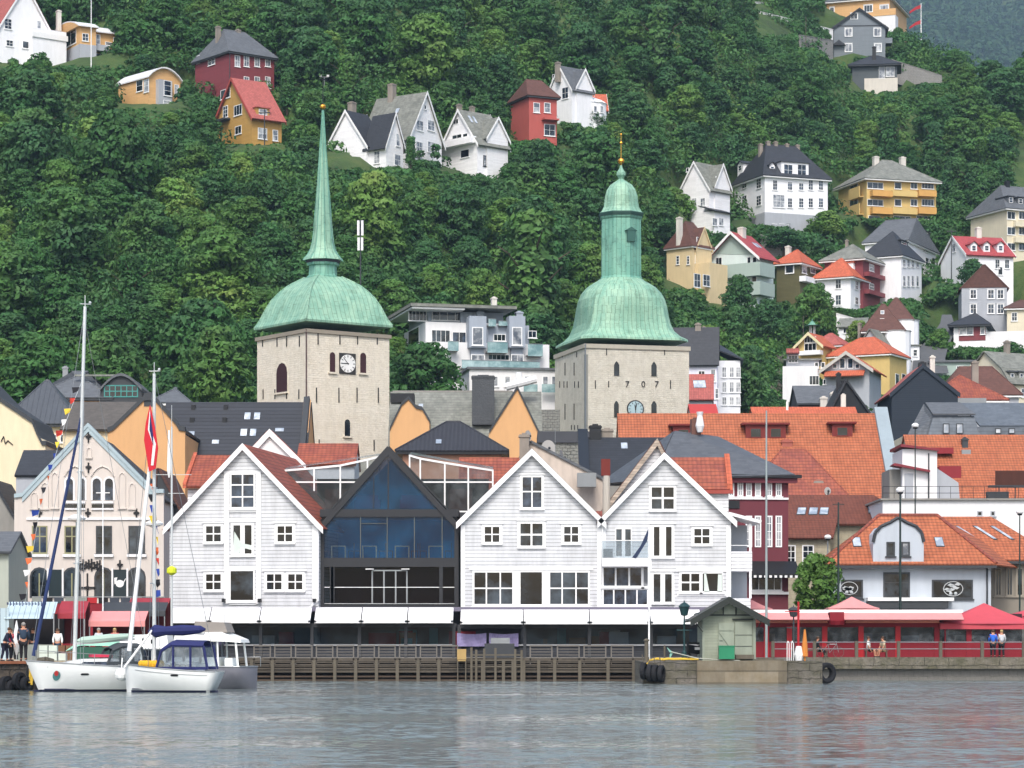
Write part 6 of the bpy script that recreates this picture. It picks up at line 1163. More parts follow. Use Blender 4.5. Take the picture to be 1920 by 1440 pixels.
def WH(name,label,x0,x1,a=0,D=14,Y=YW): 
    return B(name,label,'house',x0,x0 if a>=0 else x1,x1,yb(Y),Y=Y,a=a,D=D,below=.1)
def trim(b,rects,mt=None,off=.05,name='trim_board'):
    for x0,y0,x1,y1 in rects:
        u0,z1=b.uz('F',x0,y0); u1,z0=b.uz('F',x1,y1); b.part(name,MB().box(u0,-off,z0,u1,.0,z1),mt or WPAINT)
def gablefront(b,apx,yl,yr,rm,apy,ov=.25,D=None,wm=None):
    W=b.W; u,z=b.uz('F',*apx) ; 
    return b.gable(b.uz('F',b.kx0,yl)[1],z,wm or WHITE,rm,'y',apex=u/W,ov=.35,rake=WPAINT,hang=.32,t=.12,y1=D)
CRTN=M('green_white_curtain','c9d4cc',.8)
def houseA():
    b=WH('white_gabled_house','leftmost white clapboard gabled house on the wharf, with one tall central window column',318,598,a=-9)
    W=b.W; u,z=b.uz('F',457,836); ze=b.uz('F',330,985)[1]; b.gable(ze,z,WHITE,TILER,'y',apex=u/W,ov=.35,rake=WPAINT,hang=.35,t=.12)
    trim(b,[(421,884,430,1132),(481,884,490,1132)],off=.1); trim(b,[(430,884,481,888),(430,955,481,960),(430,972,481,979),(430,1064,481,1069),(430,1127,481,1134),(586,985,596,1136)],off=.07)
    b.win('F',431,887,479,954,2,3,gm=GLB,fw=.12,bar=.09); b.win('F',434,981,476,1042,2,1,gm=GLD,fw=.14,bar=.3)
    u0,z1=b.uz('F',437,985); u1,z0=b.uz('F',474,1040); m=MB(); m.prism([(u0,-.04,z0),(u0+.45,-.04,z0),(u0+.55,-.04,(z0+z1)/2-.2),(u0+.1,-.04,z1-.4)],(0,-.01,0)); m.prism([(u0+.3,-.045,z0+.5),(u0+.6,-.045,z0+.9),(u0+.62,-.045,z0+.75),(u1-.02,-.045,z0+.6),(u1-.02,-.045,z0+.3),(u0+.65,-.045,z0+.45)],(0,-.01,0)); b.part('curtain',m,CRTN)
    b.win('F',430,1068,478,1128,1,1,gm=GL,fw=.1)
    for r in ((384,984,417,1018),(518,984,551,1018),(384,1074,417,1108)): b.win('F',*r,2,2,gm=GLD,fw=.1,bar=.08,casing=.1)
    for r in ((498,1074,531,1108),(538,1074,570,1108)): b.win('F',*r,2,2,gm=GLD,fw=.1,bar=.08,casing=.1)
    dp=MB(); u0,z0=b.uz('F',597,988); dp.path([(u0,-.12,z0),(u0,-.12,b.uz('F',0,1128)[1]),(u0-.5,-.14,b.uz('F',0,1140)[1]),(u0-.5,-.14,b.uz('F',0,1170)[1])],.07); b.part('drainpipe',dp,WPAINT)
    m=MB()
    for px,dy in ((421,0),(488,0),(591,0)): u0,z0=b.uz('F',px,1126); m=MB().box(u0-.1,-.35,z0-.12,u0+.1,0,z0+.12); b.part('wall_lamp',m,BLACK)
    c=WH('white_flank_house','white house set back with red tiled roof ends showing both sides of the leftmost gable',352,660,Y=190,D=10); W=c.W; rw=c.zat(916,0,0); uu=lambda px,y=0:c.uz('F',px,900,-y)[0]
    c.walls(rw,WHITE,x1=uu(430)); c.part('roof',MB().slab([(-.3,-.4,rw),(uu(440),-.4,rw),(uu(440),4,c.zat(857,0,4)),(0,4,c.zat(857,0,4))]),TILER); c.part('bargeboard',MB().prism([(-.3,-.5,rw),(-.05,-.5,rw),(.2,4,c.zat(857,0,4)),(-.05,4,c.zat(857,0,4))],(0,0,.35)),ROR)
    x0,x1=uu(450),uu(566); zr=c.zat(811,0,0); c.gable(c.zat(870,0,0),zr,WPLAS,TILER,'y',x0=x0,x1=x1,apex=.48,rake=WPAINT,ov=.3,wname='gable_wall',y1=8)
    c.gable(c.zat(872,0,1),c.zat(836,0,4),WPLAS,TILER,'x',x0=uu(560,2),x1=uu(666,2),y0=1,y1=7,ov=.2,wname='rear_wing')
houseA()
def houseB():
    b=WH('glass_gabled_house','black framed gabled glass house between two white houses, dining tables seen inside',600,860,Y=175.6,D=12); W=b.W
    BF=M('black_facade_frame','27282b',.55); GT=glassmat('blue_facade_glass','0e3558','1d5c86',.67,.03,.5); GT2=glassmat('dark_facade_glass','0b0d10','1a2024',.82,.04,.5)
    z=lambda py:b.uz('F',0,py)[1]; u=lambda px:b.uz('F',px,1000)[0]
    ap=(u(728),z(838)); el=(u(599),z(984)); er=(u(862),z(984))
    # shell: back wall, floors, sides
    BK=M('deep_blue_interior','2a86c8',.8); b.part('back_wall',MB().prism([(0.1,5,z(1132)),(W-.1,5,z(1132)),(W-.1,5,z(990)),(ap[0],5,z(850)),(.1,5,z(990))],(0,.2,0)),BK)
    b.part('side_wall',MB().box(0,.3,-.1,.12,12,z(988)).box(W-.12,.3,-.1,W,12,z(988)),BF)
    for y0,y1 in ((955,969),(1046,1063),(1132,1142)): b.part('floor_band',MB().box(.0,-.12,z(y1),W,5,z(y0)),BF)
    m=MB(); 
    for p,q in ((el,ap),(ap,er)):
        dx,dz=q[0]-p[0],q[1]-p[1]; L=math.hypot(dx,dz); n=Vector((dz,0,-dx))/L*.42*(1); m.prism([(p[0],-.2,p[1]),(q[0],-.2,q[1]),(q[0]+0,-.2,q[1]-.55),(p[0],-.2,p[1]-.55)],(0,.4,0))
    b.part('gable_frame',m,BF); b.part('roof',MB().slab([(el[0]-.1,.2,el[1]),(ap[0],.2,ap[1]),(ap[0],12,ap[1]),(el[0]-.1,12,el[1])],.1).slab([(ap[0],.2,ap[1]),(er[0]+.1,.2,er[1]),(er[0]+.1,12,er[1]),(ap[0],12,ap[1])],.1),M('black_sheet','26292d'))
    b.part('corner_post',MB().box(0,-.16,z(1142),.28,.1,el[1]),BF); b.part('corner_post',MB().box(W-.28,-.16,z(1142),W,.1,er[1]),BF)
    hw=lambda py:(ap[0]-(ap[0]-el[0])*(py-838)/(984-838),ap[0]+(er[0]-ap[0])*(py-838)/(984-838))
    l,r=hw(955); g=MB().prism([(l+.3,-.02,z(955)),(r-.3,-.02,z(955)),(ap[0],-.02,ap[1]-.5)],(0,.02,0)); t1=b.part('window',MB().box(ap[0]-.04,-.08,z(955),ap[0]+.04,.0,z(862)).box(u(700),-.08,z(955),u(701.5),0,z(895)),BF); g.build('pane',GT,t1)
    l,r=hw(970); g=MB().prism([(.28,-.02,z(1046)),(W-.28,-.02,z(1046)),(W-.28,-.02,z(988)),(r-.3,-.02,z(969)),(l+.3,-.02,z(969)),(.28,-.02,z(988))],(0,.02,0)); m=MB()
    for px in (676,726,777,829): m.box(u(px)-.03,-.07,z(1046),u(px)+.03,0,z(969))
    m.box(u(677),-.08,z(982),u(726),0,z(981)); w=b.part('window',m,M('bronze_mullion','4c5454',.5)); g.build('pane',GT,w)
    m=MB(); 
    for px in (622,624,827): m.box(u(px)-.12,-.09,z(1132),u(px)+.12,0,z(1063))
    m.box(.28,-.06,z(1102),W-.28,0,z(1101)); m.box(.28,-.1,z(1134),W-.28,0,z(1132)); w=b.part('window',m,BF); MB().box(.28,-.02,z(1132),W-.28,0,z(1063)).build('pane',GT2,w)
    MB().box(.28,-.09,z(1101.8),W-.28,-.06,z(1100.6)).build('handrail',WPAINT,w); MB().box(.28,-.12,z(1133),W-.28,-.1,z(1131.4)).build('sill',WPAINT,w)
    m=MB()
    for px in (698,720,742,763): m.box(u(px)-.05,-.08,z(1132),u(px)+.05,-.02,z(1070))
    m.box(u(698),-.09,z(1071),u(763),-.02,z(1068.5)); b.part('balcony_door',m,STEEL); b.part('ceiling_lamp',MB().box(u(686),-.5,z(1068),u(701),-.1,z(1066.5)),WPAINT); b.part('ceiling_lamp',MB().box(u(753),-.5,z(1068),u(768),-.1,z(1066.5)),WPAINT)
    b.part('inner_wall',MB().box(.2,3.2,z(1132),W-.2,3.4,z(1063)),M('brown_interior','54393a',.9)); b.part('inner_wall',MB().prism([(hw(955)[0]+.4,3,z(955)),(hw(955)[1]-.4,3,z(955)),(ap[0],3,ap[1]-.7)],(0,.2,0)),M('teal_interior','2c7f8a',.9))
    def table(px,py,Yo,wd,mt):
        x=b.uz('F',px,py,-Yo)[0]; zf=z(1046)+.02; t=thing('dining_table','pale dining table inside the glass house, '+{635:'leftmost by the plant',693:'second from the left',754:'third from the left',817:'rightmost by the candle'}[px],'table',b.O+Vector((x,Yo,zf)),0,'dining tables inside the glass house')
        MB().box(-wd/2,-.4,.74,wd/2,.4,.79).build('tabletop',mt,t)
        for sx in(-1,1):
            for sy in(-1,1): MB().box(sx*wd/2-.03-.03*sx,sy*.37-.03,0,sx*wd/2+.03-.03*sx,sy*.37+.03,.74).build('leg',mt,t)
        for s_ in (-1,1):
            c=thing('dining_chair','wooden dining chair '+('left' if s_<0 else 'right')+' of the '+{635:'first',693:'second',754:'third',817:'fourth'}[px]+' table in the glass house','chair',b.O+Vector((x+s_*(wd/2+.35),Yo,zf)),0,'chairs inside the glass house'); wd2=M('chair_wood','6b4f36',.6)
            MB().box(-.22,-.22,.43,.22,.22,.48).build('seat',wd2,c); MB().box(s_*.19,-.2,.5,s_*.23,.2,.98).build('backrest',wd2,c)
            for ax in(-.2,.2):
                for ay in(-.2,.2): MB().box(ax-.02,ay-.02,0,ax+.02,ay+.02,.43).build('leg',wd2,c)
    TT=M('pale_table_wood','d9cfa8',.5)
    for px in (635,693,754,817): table(px,1046,.8,.95,TT)
    for x0,x1,lb in ((666,708,'left'),(752,806,'right')):
        X0,X1=u(x0),u(x1); t=thing('sofa','dark red upholstered sofa under the glass gable, '+lb+' one','sofa',b.O+Vector(((X0+X1)/2,1.2,z(955)+.02))); w2=(X1-X0)/2; CR=M('crimson_fabric','4f1c30',.9)
        MB().box(-w2,-.4,.1,w2,.4,.45).build('seat',CR,t); MB().box(-w2,-.45,.45,w2,-.3,.95).build('backrest',CR,t); MB().box(-w2-.12,-.4,.1,-w2,.4,.65).build('armrest',CR,t); MB().box(w2,-.4,.1,w2+.12,.4,.65).build('armrest',CR,t)
houseB()
def houseC():
    b=WH('white_gabled_house','white clapboard gabled house right of the glass house with wide six pane windows below',864,1128,D=14); W=b.W; u,z=b.uz('F',997,846); ze=b.uz('F',864,976)[1]
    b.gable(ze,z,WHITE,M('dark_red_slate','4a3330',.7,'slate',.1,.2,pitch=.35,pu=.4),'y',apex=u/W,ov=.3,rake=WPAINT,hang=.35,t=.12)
    b.win('F',977,892,1018,954,2,2,gm=GLB,fw=.1,bar=.09,trans=.52,casing=.07); b.win('F',973,979,1020,1026,2,2,gm=GL,fw=.1,bar=.12,casing=.1)
    for r in ((906,985,939,1019),(1055,985,1087,1019)): b.win('F',*r,2,2,gm=GLD,fw=.1,bar=.08,casing=.1)
    b.win('F',886,1070,964,1136,3,2,gm=GL,fw=.12,bar=.09); b.win('F',973,1070,1019,1136,1,1,gm=GLD,fw=.1); b.win('F',1028,1070,1106,1136,3,2,gm=GL,fw=.12,bar=.09)
    trim(b,[(964,1070,973,1138),(1019,1070,1028,1138),(880,1064,1112,1069)],off=.07); trim(b,[(864,985,872,1140),(1120,990,1127,1140)],off=.06)
    b.part('drainpipe',MB().tube((W+.05,-.1,b.uz('F',0,1140)[1]),(W+.05,-.1,ze),.07),WPAINT)
    c=WH('weathered_gable_house','weathered pale gable and grey slate roof peeping out behind the third white gable',955,1130,Y=200,D=8); c.gable(c.zat(900,0,0),c.zat(830,c.W*.22,0),M('stained_plaster','c2b5a8',.9,'plain',.2,.35),SLATEM,'y',apex=.22,ov=.25); uu=lambda px,y=0:c.uz('F',px,900,-y)[0]
    c.chimney(983,815,18,CHIM,y=-.5,drop=2); x=uu(1099); c.part('air_unit',MB().box(x-.7,-1.6,c.zat(915,0,0),x+.7,-.6,c.zat(889,0,0)),STEEL)
    t=MB(); p=b.uz('F',1137,960,-3); t.tube((p[0],3,p[1]-1.5),(p[0],3,p[1]+2.4),.28,.25,10); b.part('stove_pipe',t,M('pipe_zinc','b9b4aa',.5)); b.part('pipe_cap',MB().box(p[0]-.35,2.8,p[1]+2.4,p[0]+.25,3.3,p[1]+3.5),M('rusty_red','6d2a22',.8))
    b.part('valley_roof',MB().slab([(W-.3,1,ze-.3),(W+1.8,1,ze-.3),(W+1.8,9,ze+.9),(W-.3,9,ze+.9)]),TILER)
houseC()
def houseD():
    b=WH('white_gabled_house','rightmost white clapboard gabled house with balcony and glass doors beside the maroon building',1130,1371,D=13); W=b.W; u,z=b.uz('F',1245,853); ze=b.uz('F',1140,972)[1]
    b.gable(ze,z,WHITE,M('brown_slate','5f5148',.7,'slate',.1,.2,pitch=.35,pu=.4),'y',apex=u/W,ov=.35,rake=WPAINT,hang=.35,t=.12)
    b.win('F',1219,911,1266,957,2,2,gm=GL,fw=.1,bar=.13,casing=.07); b.win('F',1223,985,1262,1045,2,1,gm=GLD,fw=.1,bar=.42,casing=.08); b.win('F',1299,989,1333,1022,2,2,gm=GLD,fw=.1,bar=.08,casing=.1); b.win('F',1153,990,1185,1045,2,1,gm=GL,fw=.08,bar=.22)
    b.win('F',1129,1062,1205,1101,3,1,gm=GLB,fw=.1,bar=.12,off=.12); b.win('F',1129,1103,1216,1136,4,1,gm=GLB,fw=.1,bar=.09,off=.12); b.win('F',1205,1062,1216,1101,1,1,gm=GLC,fw=.06,off=.12)
    b.win('F',1223,1074,1262,1131,2,1,gm=GL,fw=.09,bar=.3,casing=.08); b.win('F',1275,1073,1314,1111,2,2,gm=GLD,fw=.1,bar=.1,casing=.06); b.win('F',1315,1073,1356,1111,1,1,gm=GLD,fw=.08); u0,z1=b.uz('F',1320,1080); u1,z0=b.uz('F',1355,1110)
    b.part('curtain',MB().prism([(u0,-.05,z0),(u0+.35,-.05,z0),(u0+.12,-.05,z1+.2),(u0,-.05,z1+.2)],(0,-.01,0)).prism([(u1-.35,-.05,z0),(u1-.02,-.05,z0),(u1-.02,-.05,z1+.1),(u1-.3,-.05,z1+.1)],(0,-.01,0)),CRTN)
    # balcony
    u0,z1=b.uz('F',1129,1046,1.2); u1,z0=b.uz('F',1216,1062,1.2); bl=b.part('balcony',MB().box(u0,-1.2,z0,u1,.0,z1),WPLAS); zt=b.uz('F',0,1014,1.2)[1]; MB().box(u0,-1.18,z1,u1,-1.15,zt).build('glass_panel',glassmat('clear_rail_glass','a9b4ba','c9d2d6',.75),bl); MB().box(u0,-1.2,zt,u1,-1.13,zt+.05).build('handrail',WPAINT,bl)
    b.part('grill_box',MB().box(u0+.1,-.9,z1,u0+.7,-.3,z1+.6),DKGREY)
    trim(b,[(1216,985,1222,1140),(1130,990,1136,1060),(1362,985,1370,1140),(1268,1066,1362,1072),(1270,1112,1362,1117)],off=.06)
    # side porch, right
    zz=lambda py:b.zat(py,W,0); w2=1.35
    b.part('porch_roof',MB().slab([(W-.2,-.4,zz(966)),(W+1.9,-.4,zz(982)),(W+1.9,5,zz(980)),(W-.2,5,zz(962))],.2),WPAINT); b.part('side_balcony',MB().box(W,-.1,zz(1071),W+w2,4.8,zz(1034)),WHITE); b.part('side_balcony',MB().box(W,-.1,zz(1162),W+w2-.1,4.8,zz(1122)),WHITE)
    for y0,y1 in ((1034,982),(1122,1071)): b.part('porch_post',MB().box(W+w2-.18,-.08,zz(y0),W+w2-.03,.1,zz(y1)),WPAINT); b.part('porch_wall',MB().box(W,2.5,zz(y0),W+w2-.1,2.7,zz(y1)),GRYL)
    for y0 in (1022,): b.part('handrail',MB().box(W,-.06,zz(y0)-.04,W+w2-.1,.0,zz(y0)),WPAINT)
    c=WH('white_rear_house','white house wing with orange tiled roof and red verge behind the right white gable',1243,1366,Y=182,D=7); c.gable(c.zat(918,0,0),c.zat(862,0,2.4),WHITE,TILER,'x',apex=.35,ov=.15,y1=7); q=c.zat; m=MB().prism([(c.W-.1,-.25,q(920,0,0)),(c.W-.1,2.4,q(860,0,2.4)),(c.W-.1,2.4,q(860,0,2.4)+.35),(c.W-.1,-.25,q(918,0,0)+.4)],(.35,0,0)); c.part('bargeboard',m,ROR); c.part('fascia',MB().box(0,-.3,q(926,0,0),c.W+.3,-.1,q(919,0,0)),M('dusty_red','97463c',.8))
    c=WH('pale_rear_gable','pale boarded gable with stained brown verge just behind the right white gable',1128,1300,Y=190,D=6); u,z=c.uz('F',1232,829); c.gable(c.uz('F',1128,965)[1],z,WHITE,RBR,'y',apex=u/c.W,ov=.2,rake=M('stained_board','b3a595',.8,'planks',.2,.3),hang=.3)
houseD()
def terraces():
    for nm,fx,lb in (('l',[(535,880),(589,876),(638,871),(689,860),(712,854)],'glazed roof terrace room with white frame left of the glass gable'),('r',[(768,852),(788,858),(834,866),(878,873),(924,880)],'glazed roof terrace room with white frame right of the glass gable')):
        Y=181; o=P(fx[0][0],960,Y); t=thing('roof_terrace_room',lb,'terrace room',o); k=m2(Y); loc=lambda px,py:((px-fx[0][0])*k,(960-py)*k); m=MB()
        for (x0,y0),(x1,y1) in zip(fx,fx[1:]):
            a=loc(x0,y0); c=loc(x1,y1); m.prism([(a[0],-.06,a[1]),(c[0],-.06,c[1]),(c[0],-.06,c[1]-.14),(a[0],-.06,a[1]-.14)],(0,.12,0)); m.prism([(a[0],-.06,a[1]),(c[0],-.06,c[1]),(c[0],-.06,c[1]-.1),(a[0],-.06,a[1]-.1)],(0,.12,0)) if 0 else None
        for x,y in fx: a=loc(x,y); m.box(a[0]-.05,-.05,(0 if 590<x<930 or x>900 else a[1]-1.6),a[0]+.05,.05,a[1]-.02)
        X0,X1=loc(fx[0][0],0)[0],loc(fx[-1][0],0)[0]; zb=loc(0,904)[1]; m.box(X0,-.055,zb-.05,X1,.055,zb+.05); m.box(X0+1.6 if nm=='l' else X0,-.055,-.02,X1,.055,.08); m.build('frame',WPAINT,t)
        g=MB().prism([(loc(x,y)[0],.0,loc(x,y)[1]-.12) for x,y in fx]+[(X1,0,.08),(X0+(1.7 if nm=='l' else 0),0,.08)],(0,.02,0)); g.build('glass_panel',glassmat('terrace_glass','3b4246','8a9396',.8,.05),t)
        MB().box(X0+(1.9 if nm=='l' else .3),3,-.5,X1-.3,3.2,zb+.4).build('back_wall',M('dark_terrace_wall','2b2a2c',.9),t); MB().box(X0-.1,-.1,-.8,X1+.1,5,-.03).build('deck',DKGREY,t)
        MB().slab([(X0,-.1,loc(*fx[0])[1]+.0),(X1,-.1,loc(*fx[-1])[1]),(X1,2.8,loc(*fx[-1])[1]+.3),(X0,2.8,loc(*fx[0])[1]+.3)],.05).build('glass_roof',glassmat('terrace_roof_glass','8a9296','c3cbcf',.6,.08),t)
        MB().box(X0+2.6,1,.05,X0+4.2,1.6,1.6).build('sideboard',M('dark_red_wood','4a2320',.6),t)
    b=WH('red_roofed_rear_house','brick red tiled roof seen behind the right glazed terrace',862,990,Y=196,D=8); b.gable(b.zat(930,0,0),b.zat(862,0,4),WPLAS,TILER,'x',ov=.2)
terraces()
YQ=168.0
def restaurant():
    # ground floor pavilion along the wharf: x 300..1310
    Y=171.6; o=P(430,yb(Y),Y); t=thing('restaurant_pavilion','long glazed ground floor restaurant with white awnings below the gabled houses','restaurant',o); k=m2(Y); x=lambda px:(px-430)*k; z=lambda py:(yb(Y)-py)*k
    FR=M('pavilion_frame','3c3e42',.6); IN=M('pavilion_interior','6a6d75',.9); SH=M('slate_blue_panels','6a6676',.7)
    MB().box(x(318),.4,z(1146),x(1370),3.2,z(1138)).build('fascia',SH,t); MB().box(x(300),2.8,0,x(1372),3.0,z(1140)).build('back_wall',IN,t); MB().box(x(300),-.1,-.05,x(1372),3.2,.02).build('floor_slab',CONC,t)
    MB().box(x(300),-.05,z(1176),x(856),.15,z(1169)).build('lintel',FR,t); MB().box(x(860),-.05,z(1178),x(1372),.15,z(1171)).build('lintel',FR,t)
    posts=[335,396,489,585,674,761,851,861,984,1105,1221,1310,1368]
    for p in posts: MB().box(x(p-3),-.12,0,x(p+3),.2,z(1171)).build('post',FR,t)
    GW=glassmat('restaurant_glass','161c20','56666c',.78,.04,1.2)
    for a,c in zip(posts,posts[1:]):
        if c-a<20: continue
        if a!=861: MB().box(x(a+3),.0,z(1209),x(c-3),.04,z(1176)).build('pane',GW,t)
        w=MB().box(x(a+3),.02,.0,x(c-3),.1,z(1211)); w.build('lower_panel',M('dark_panel_boards','33353a',.8,'planks',.2,.2,pitch=.15),t)
        MB().box(x(a+3),-.1,z(1211),x(c-3),.12,z(1208)).build('sill',M('sill_grey','9a9c9e',.6),t)
    rr=random.Random(5)
    for i in range(26): # furniture and screens glimpsed inside
        px=rr.uniform(440,1300); w=rr.uniform(.5,1.8); h=rr.uniform(.5,1.6); mt=rr.choice([M('inner_teal','5a8f98',.8),M('inner_red','8a2c3a',.8),M('inner_grey','b4b8bc',.8),M('inner_wood','8a6d55',.8),IN])
        MB().box(x(px),1.2+rr.random(),z(1212)-.2,x(px)+w,2.5,z(1212)+h*.8).build('interior_panel',mt,t)
    def awn(x0,x1,yt,ybm,top):
        z1,z0=z(yt),z(ybm); u0,u1=x(x0),x(x1)
        a=MB().prism([(u0,.35,z1),(u0,-1.15,z0+.08),(u0,-1.15,z0),(u0,.35,z1-.1)],(u1-u0,0,0)).build('awning',M('awning_canvas','d9d8d5',.8,'plain',.05,.2),t)
        MB().box(u0,-1.2,z0-.02,u1,-1.14,z0+.2).build('valance',WPAINT,a)
        for u in (u0,u1-.12): MB().prism([(u,.3,z1+.08),(u,-1.2,z0+.15),(u,-1.2,z0+.02),(u,.3,z1-.08)],(.12,0,0)).build('awning_arm',WPAINT,a)
        MB().box(u0,.3,z1-.02,u1,.5,z1+.14).build('awning_box',WPAINT,a)
    for x0,x1 in ((303,395),(397,488),(490,584),(592,678),(680,764),(766,850)): awn(x0,x1,1143,1168,0)
    for x0,x1 in ((864,980),(982,1104),(1106,1215),(1219,1312)): awn(x0,x1,1147,1170,0)
    BN=M('lilac_banner','8f86ad',.9)
    for x0,x1 in ((857,912),(917,972)):
        n=10; rws=[[(x(x0+(x1-x0)*i/n),-.2-.05*math.sin(i*1.3+j),z(1212-(25-2*math.sin(i/n*3.1))*j/4)) for i in range(n+1)] for j in range(5)]
        m=MB(); m.rings(rws,cap=False,close=False); m.build('banner',BN,t)
restaurant()
def wharf():
    Y=YQ; k=m2(Y); wl=HY+F*H/Y; ctr=P(470,wl,Y)  # at water level
    # deck
    x0,x1=X(318,Y),X(1216,Y); d=MB().box(x0,Y,QZ-.25,x1,173.2,QZ-.02); struct(d.build('wharf_deck',WOODG))
    z=lambda py:H+(HY-py)*k
    t=thing('timber_wharf','weathered timber wharf front of horizontal planks and posts standing in the water','wharf',(X(470,Y),Y,0)); x=lambda px:X(px,Y)-X(470,Y)
    for j,(ya,yb_) in enumerate(((1238,1243),(1245,1250),(1252,1256),(1257,1261),(1267,1270),(1274,1277))):
        MB().box(x(450),-.04+.02*(j%2),z(yb_),x(1212),.1,z(ya)).build('plank',WOODG if j<4 else M('wet_wood','4b3d30',.7,'planks',.3,.3,pitch=.25),t)
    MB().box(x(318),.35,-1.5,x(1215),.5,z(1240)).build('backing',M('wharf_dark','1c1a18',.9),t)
    for px in list(range(472,860,39))+[905,944,962,982,1010,1040,1087,1140,1188]: MB().box(x(px)-.1,-.16,-1.5,x(px)+.1,-.04,z(1238)).build('pile',WOODP,t)
    RM=M('rail_timber','6c6862',.8)
    def section(a,c):
        s=thing('wharf_railing','grey timber wharf railing section with five rails','railing',(X(a,Y),Y+.05,QZ),0,'railing sections along the timber wharf')
        w=X(c,Y)-X(a,Y); zz=lambda py:z(py)-QZ
        for u in (.0,w-.08): MB().box(u,-.05,-.5,u+.08,.03,zz(1211)).build('post',RM,s)
        MB().box(0,-.08,zz(1212),w,.06,zz(1209.5)).build('handrail',RM,s)
        for py in (1217,1222.5,1228,1234): MB().box(.08,-.03,zz(py)-.02,w-.08,.0,zz(py)+.02).build('rail',RM,s)
    for a in list(range(472,850,39)): section(a+3,a+36)
    for a in (990,1041,1091,1142): section(a+3,a+46)
    m=thing('ladder_frame','tall unpainted upright posts and ladder at the gap in the wharf railing','ladder',(X(920,Y),Y-.1,0)); xx=lambda px:X(px,Y)-X(920,Y)
    for px,yt in ((884,1214),(893,1218),(908,1216),(929,1215),(966,1217),(978,1219)): MB().box(xx(px)-.07,-.1,-1,xx(px)+.07,.05,z(yt)).build('upright',WOODP,m)
    for py in (1228,1238,1250): MB().box(xx(884),-.05,z(py)-.04,xx(978),.0,z(py)+.04).build('crossbar',WOODP,m)
    c=thing('wooden_chair','small yellowish wooden chair standing at the edge of the wharf gap','chair',(X(866,Y),Y-.4,z(1268))); YW2=M('yellowed_wood','a88c58',.7)
    MB().box(-.25,-.22,.95,.25,.22,1.02).build('seat',YW2,c); MB().box(-.28,-.25,1.7,.28,-.18,1.05).build('backrest',YW2,c)
    for sx in(-.25,.25):
        for sy in (-.2,.2): MB().box(sx-.03,sy-.03,-.6,sx+.03,sy+.03,.95).build('leg',WOODP,c)
    g=thing('storage_crates','dark plastic crates stacked behind the wharf railing gap','crates',(X(938,Y+2),Y+2,QZ)); MB().box(-1,-.3,0,.9,.3,.9).build('crate',DKGREY,g); MB().box(-.6,-.3,.9,.6,.3,1.25).build('crate',STEEL,g)
wharf()
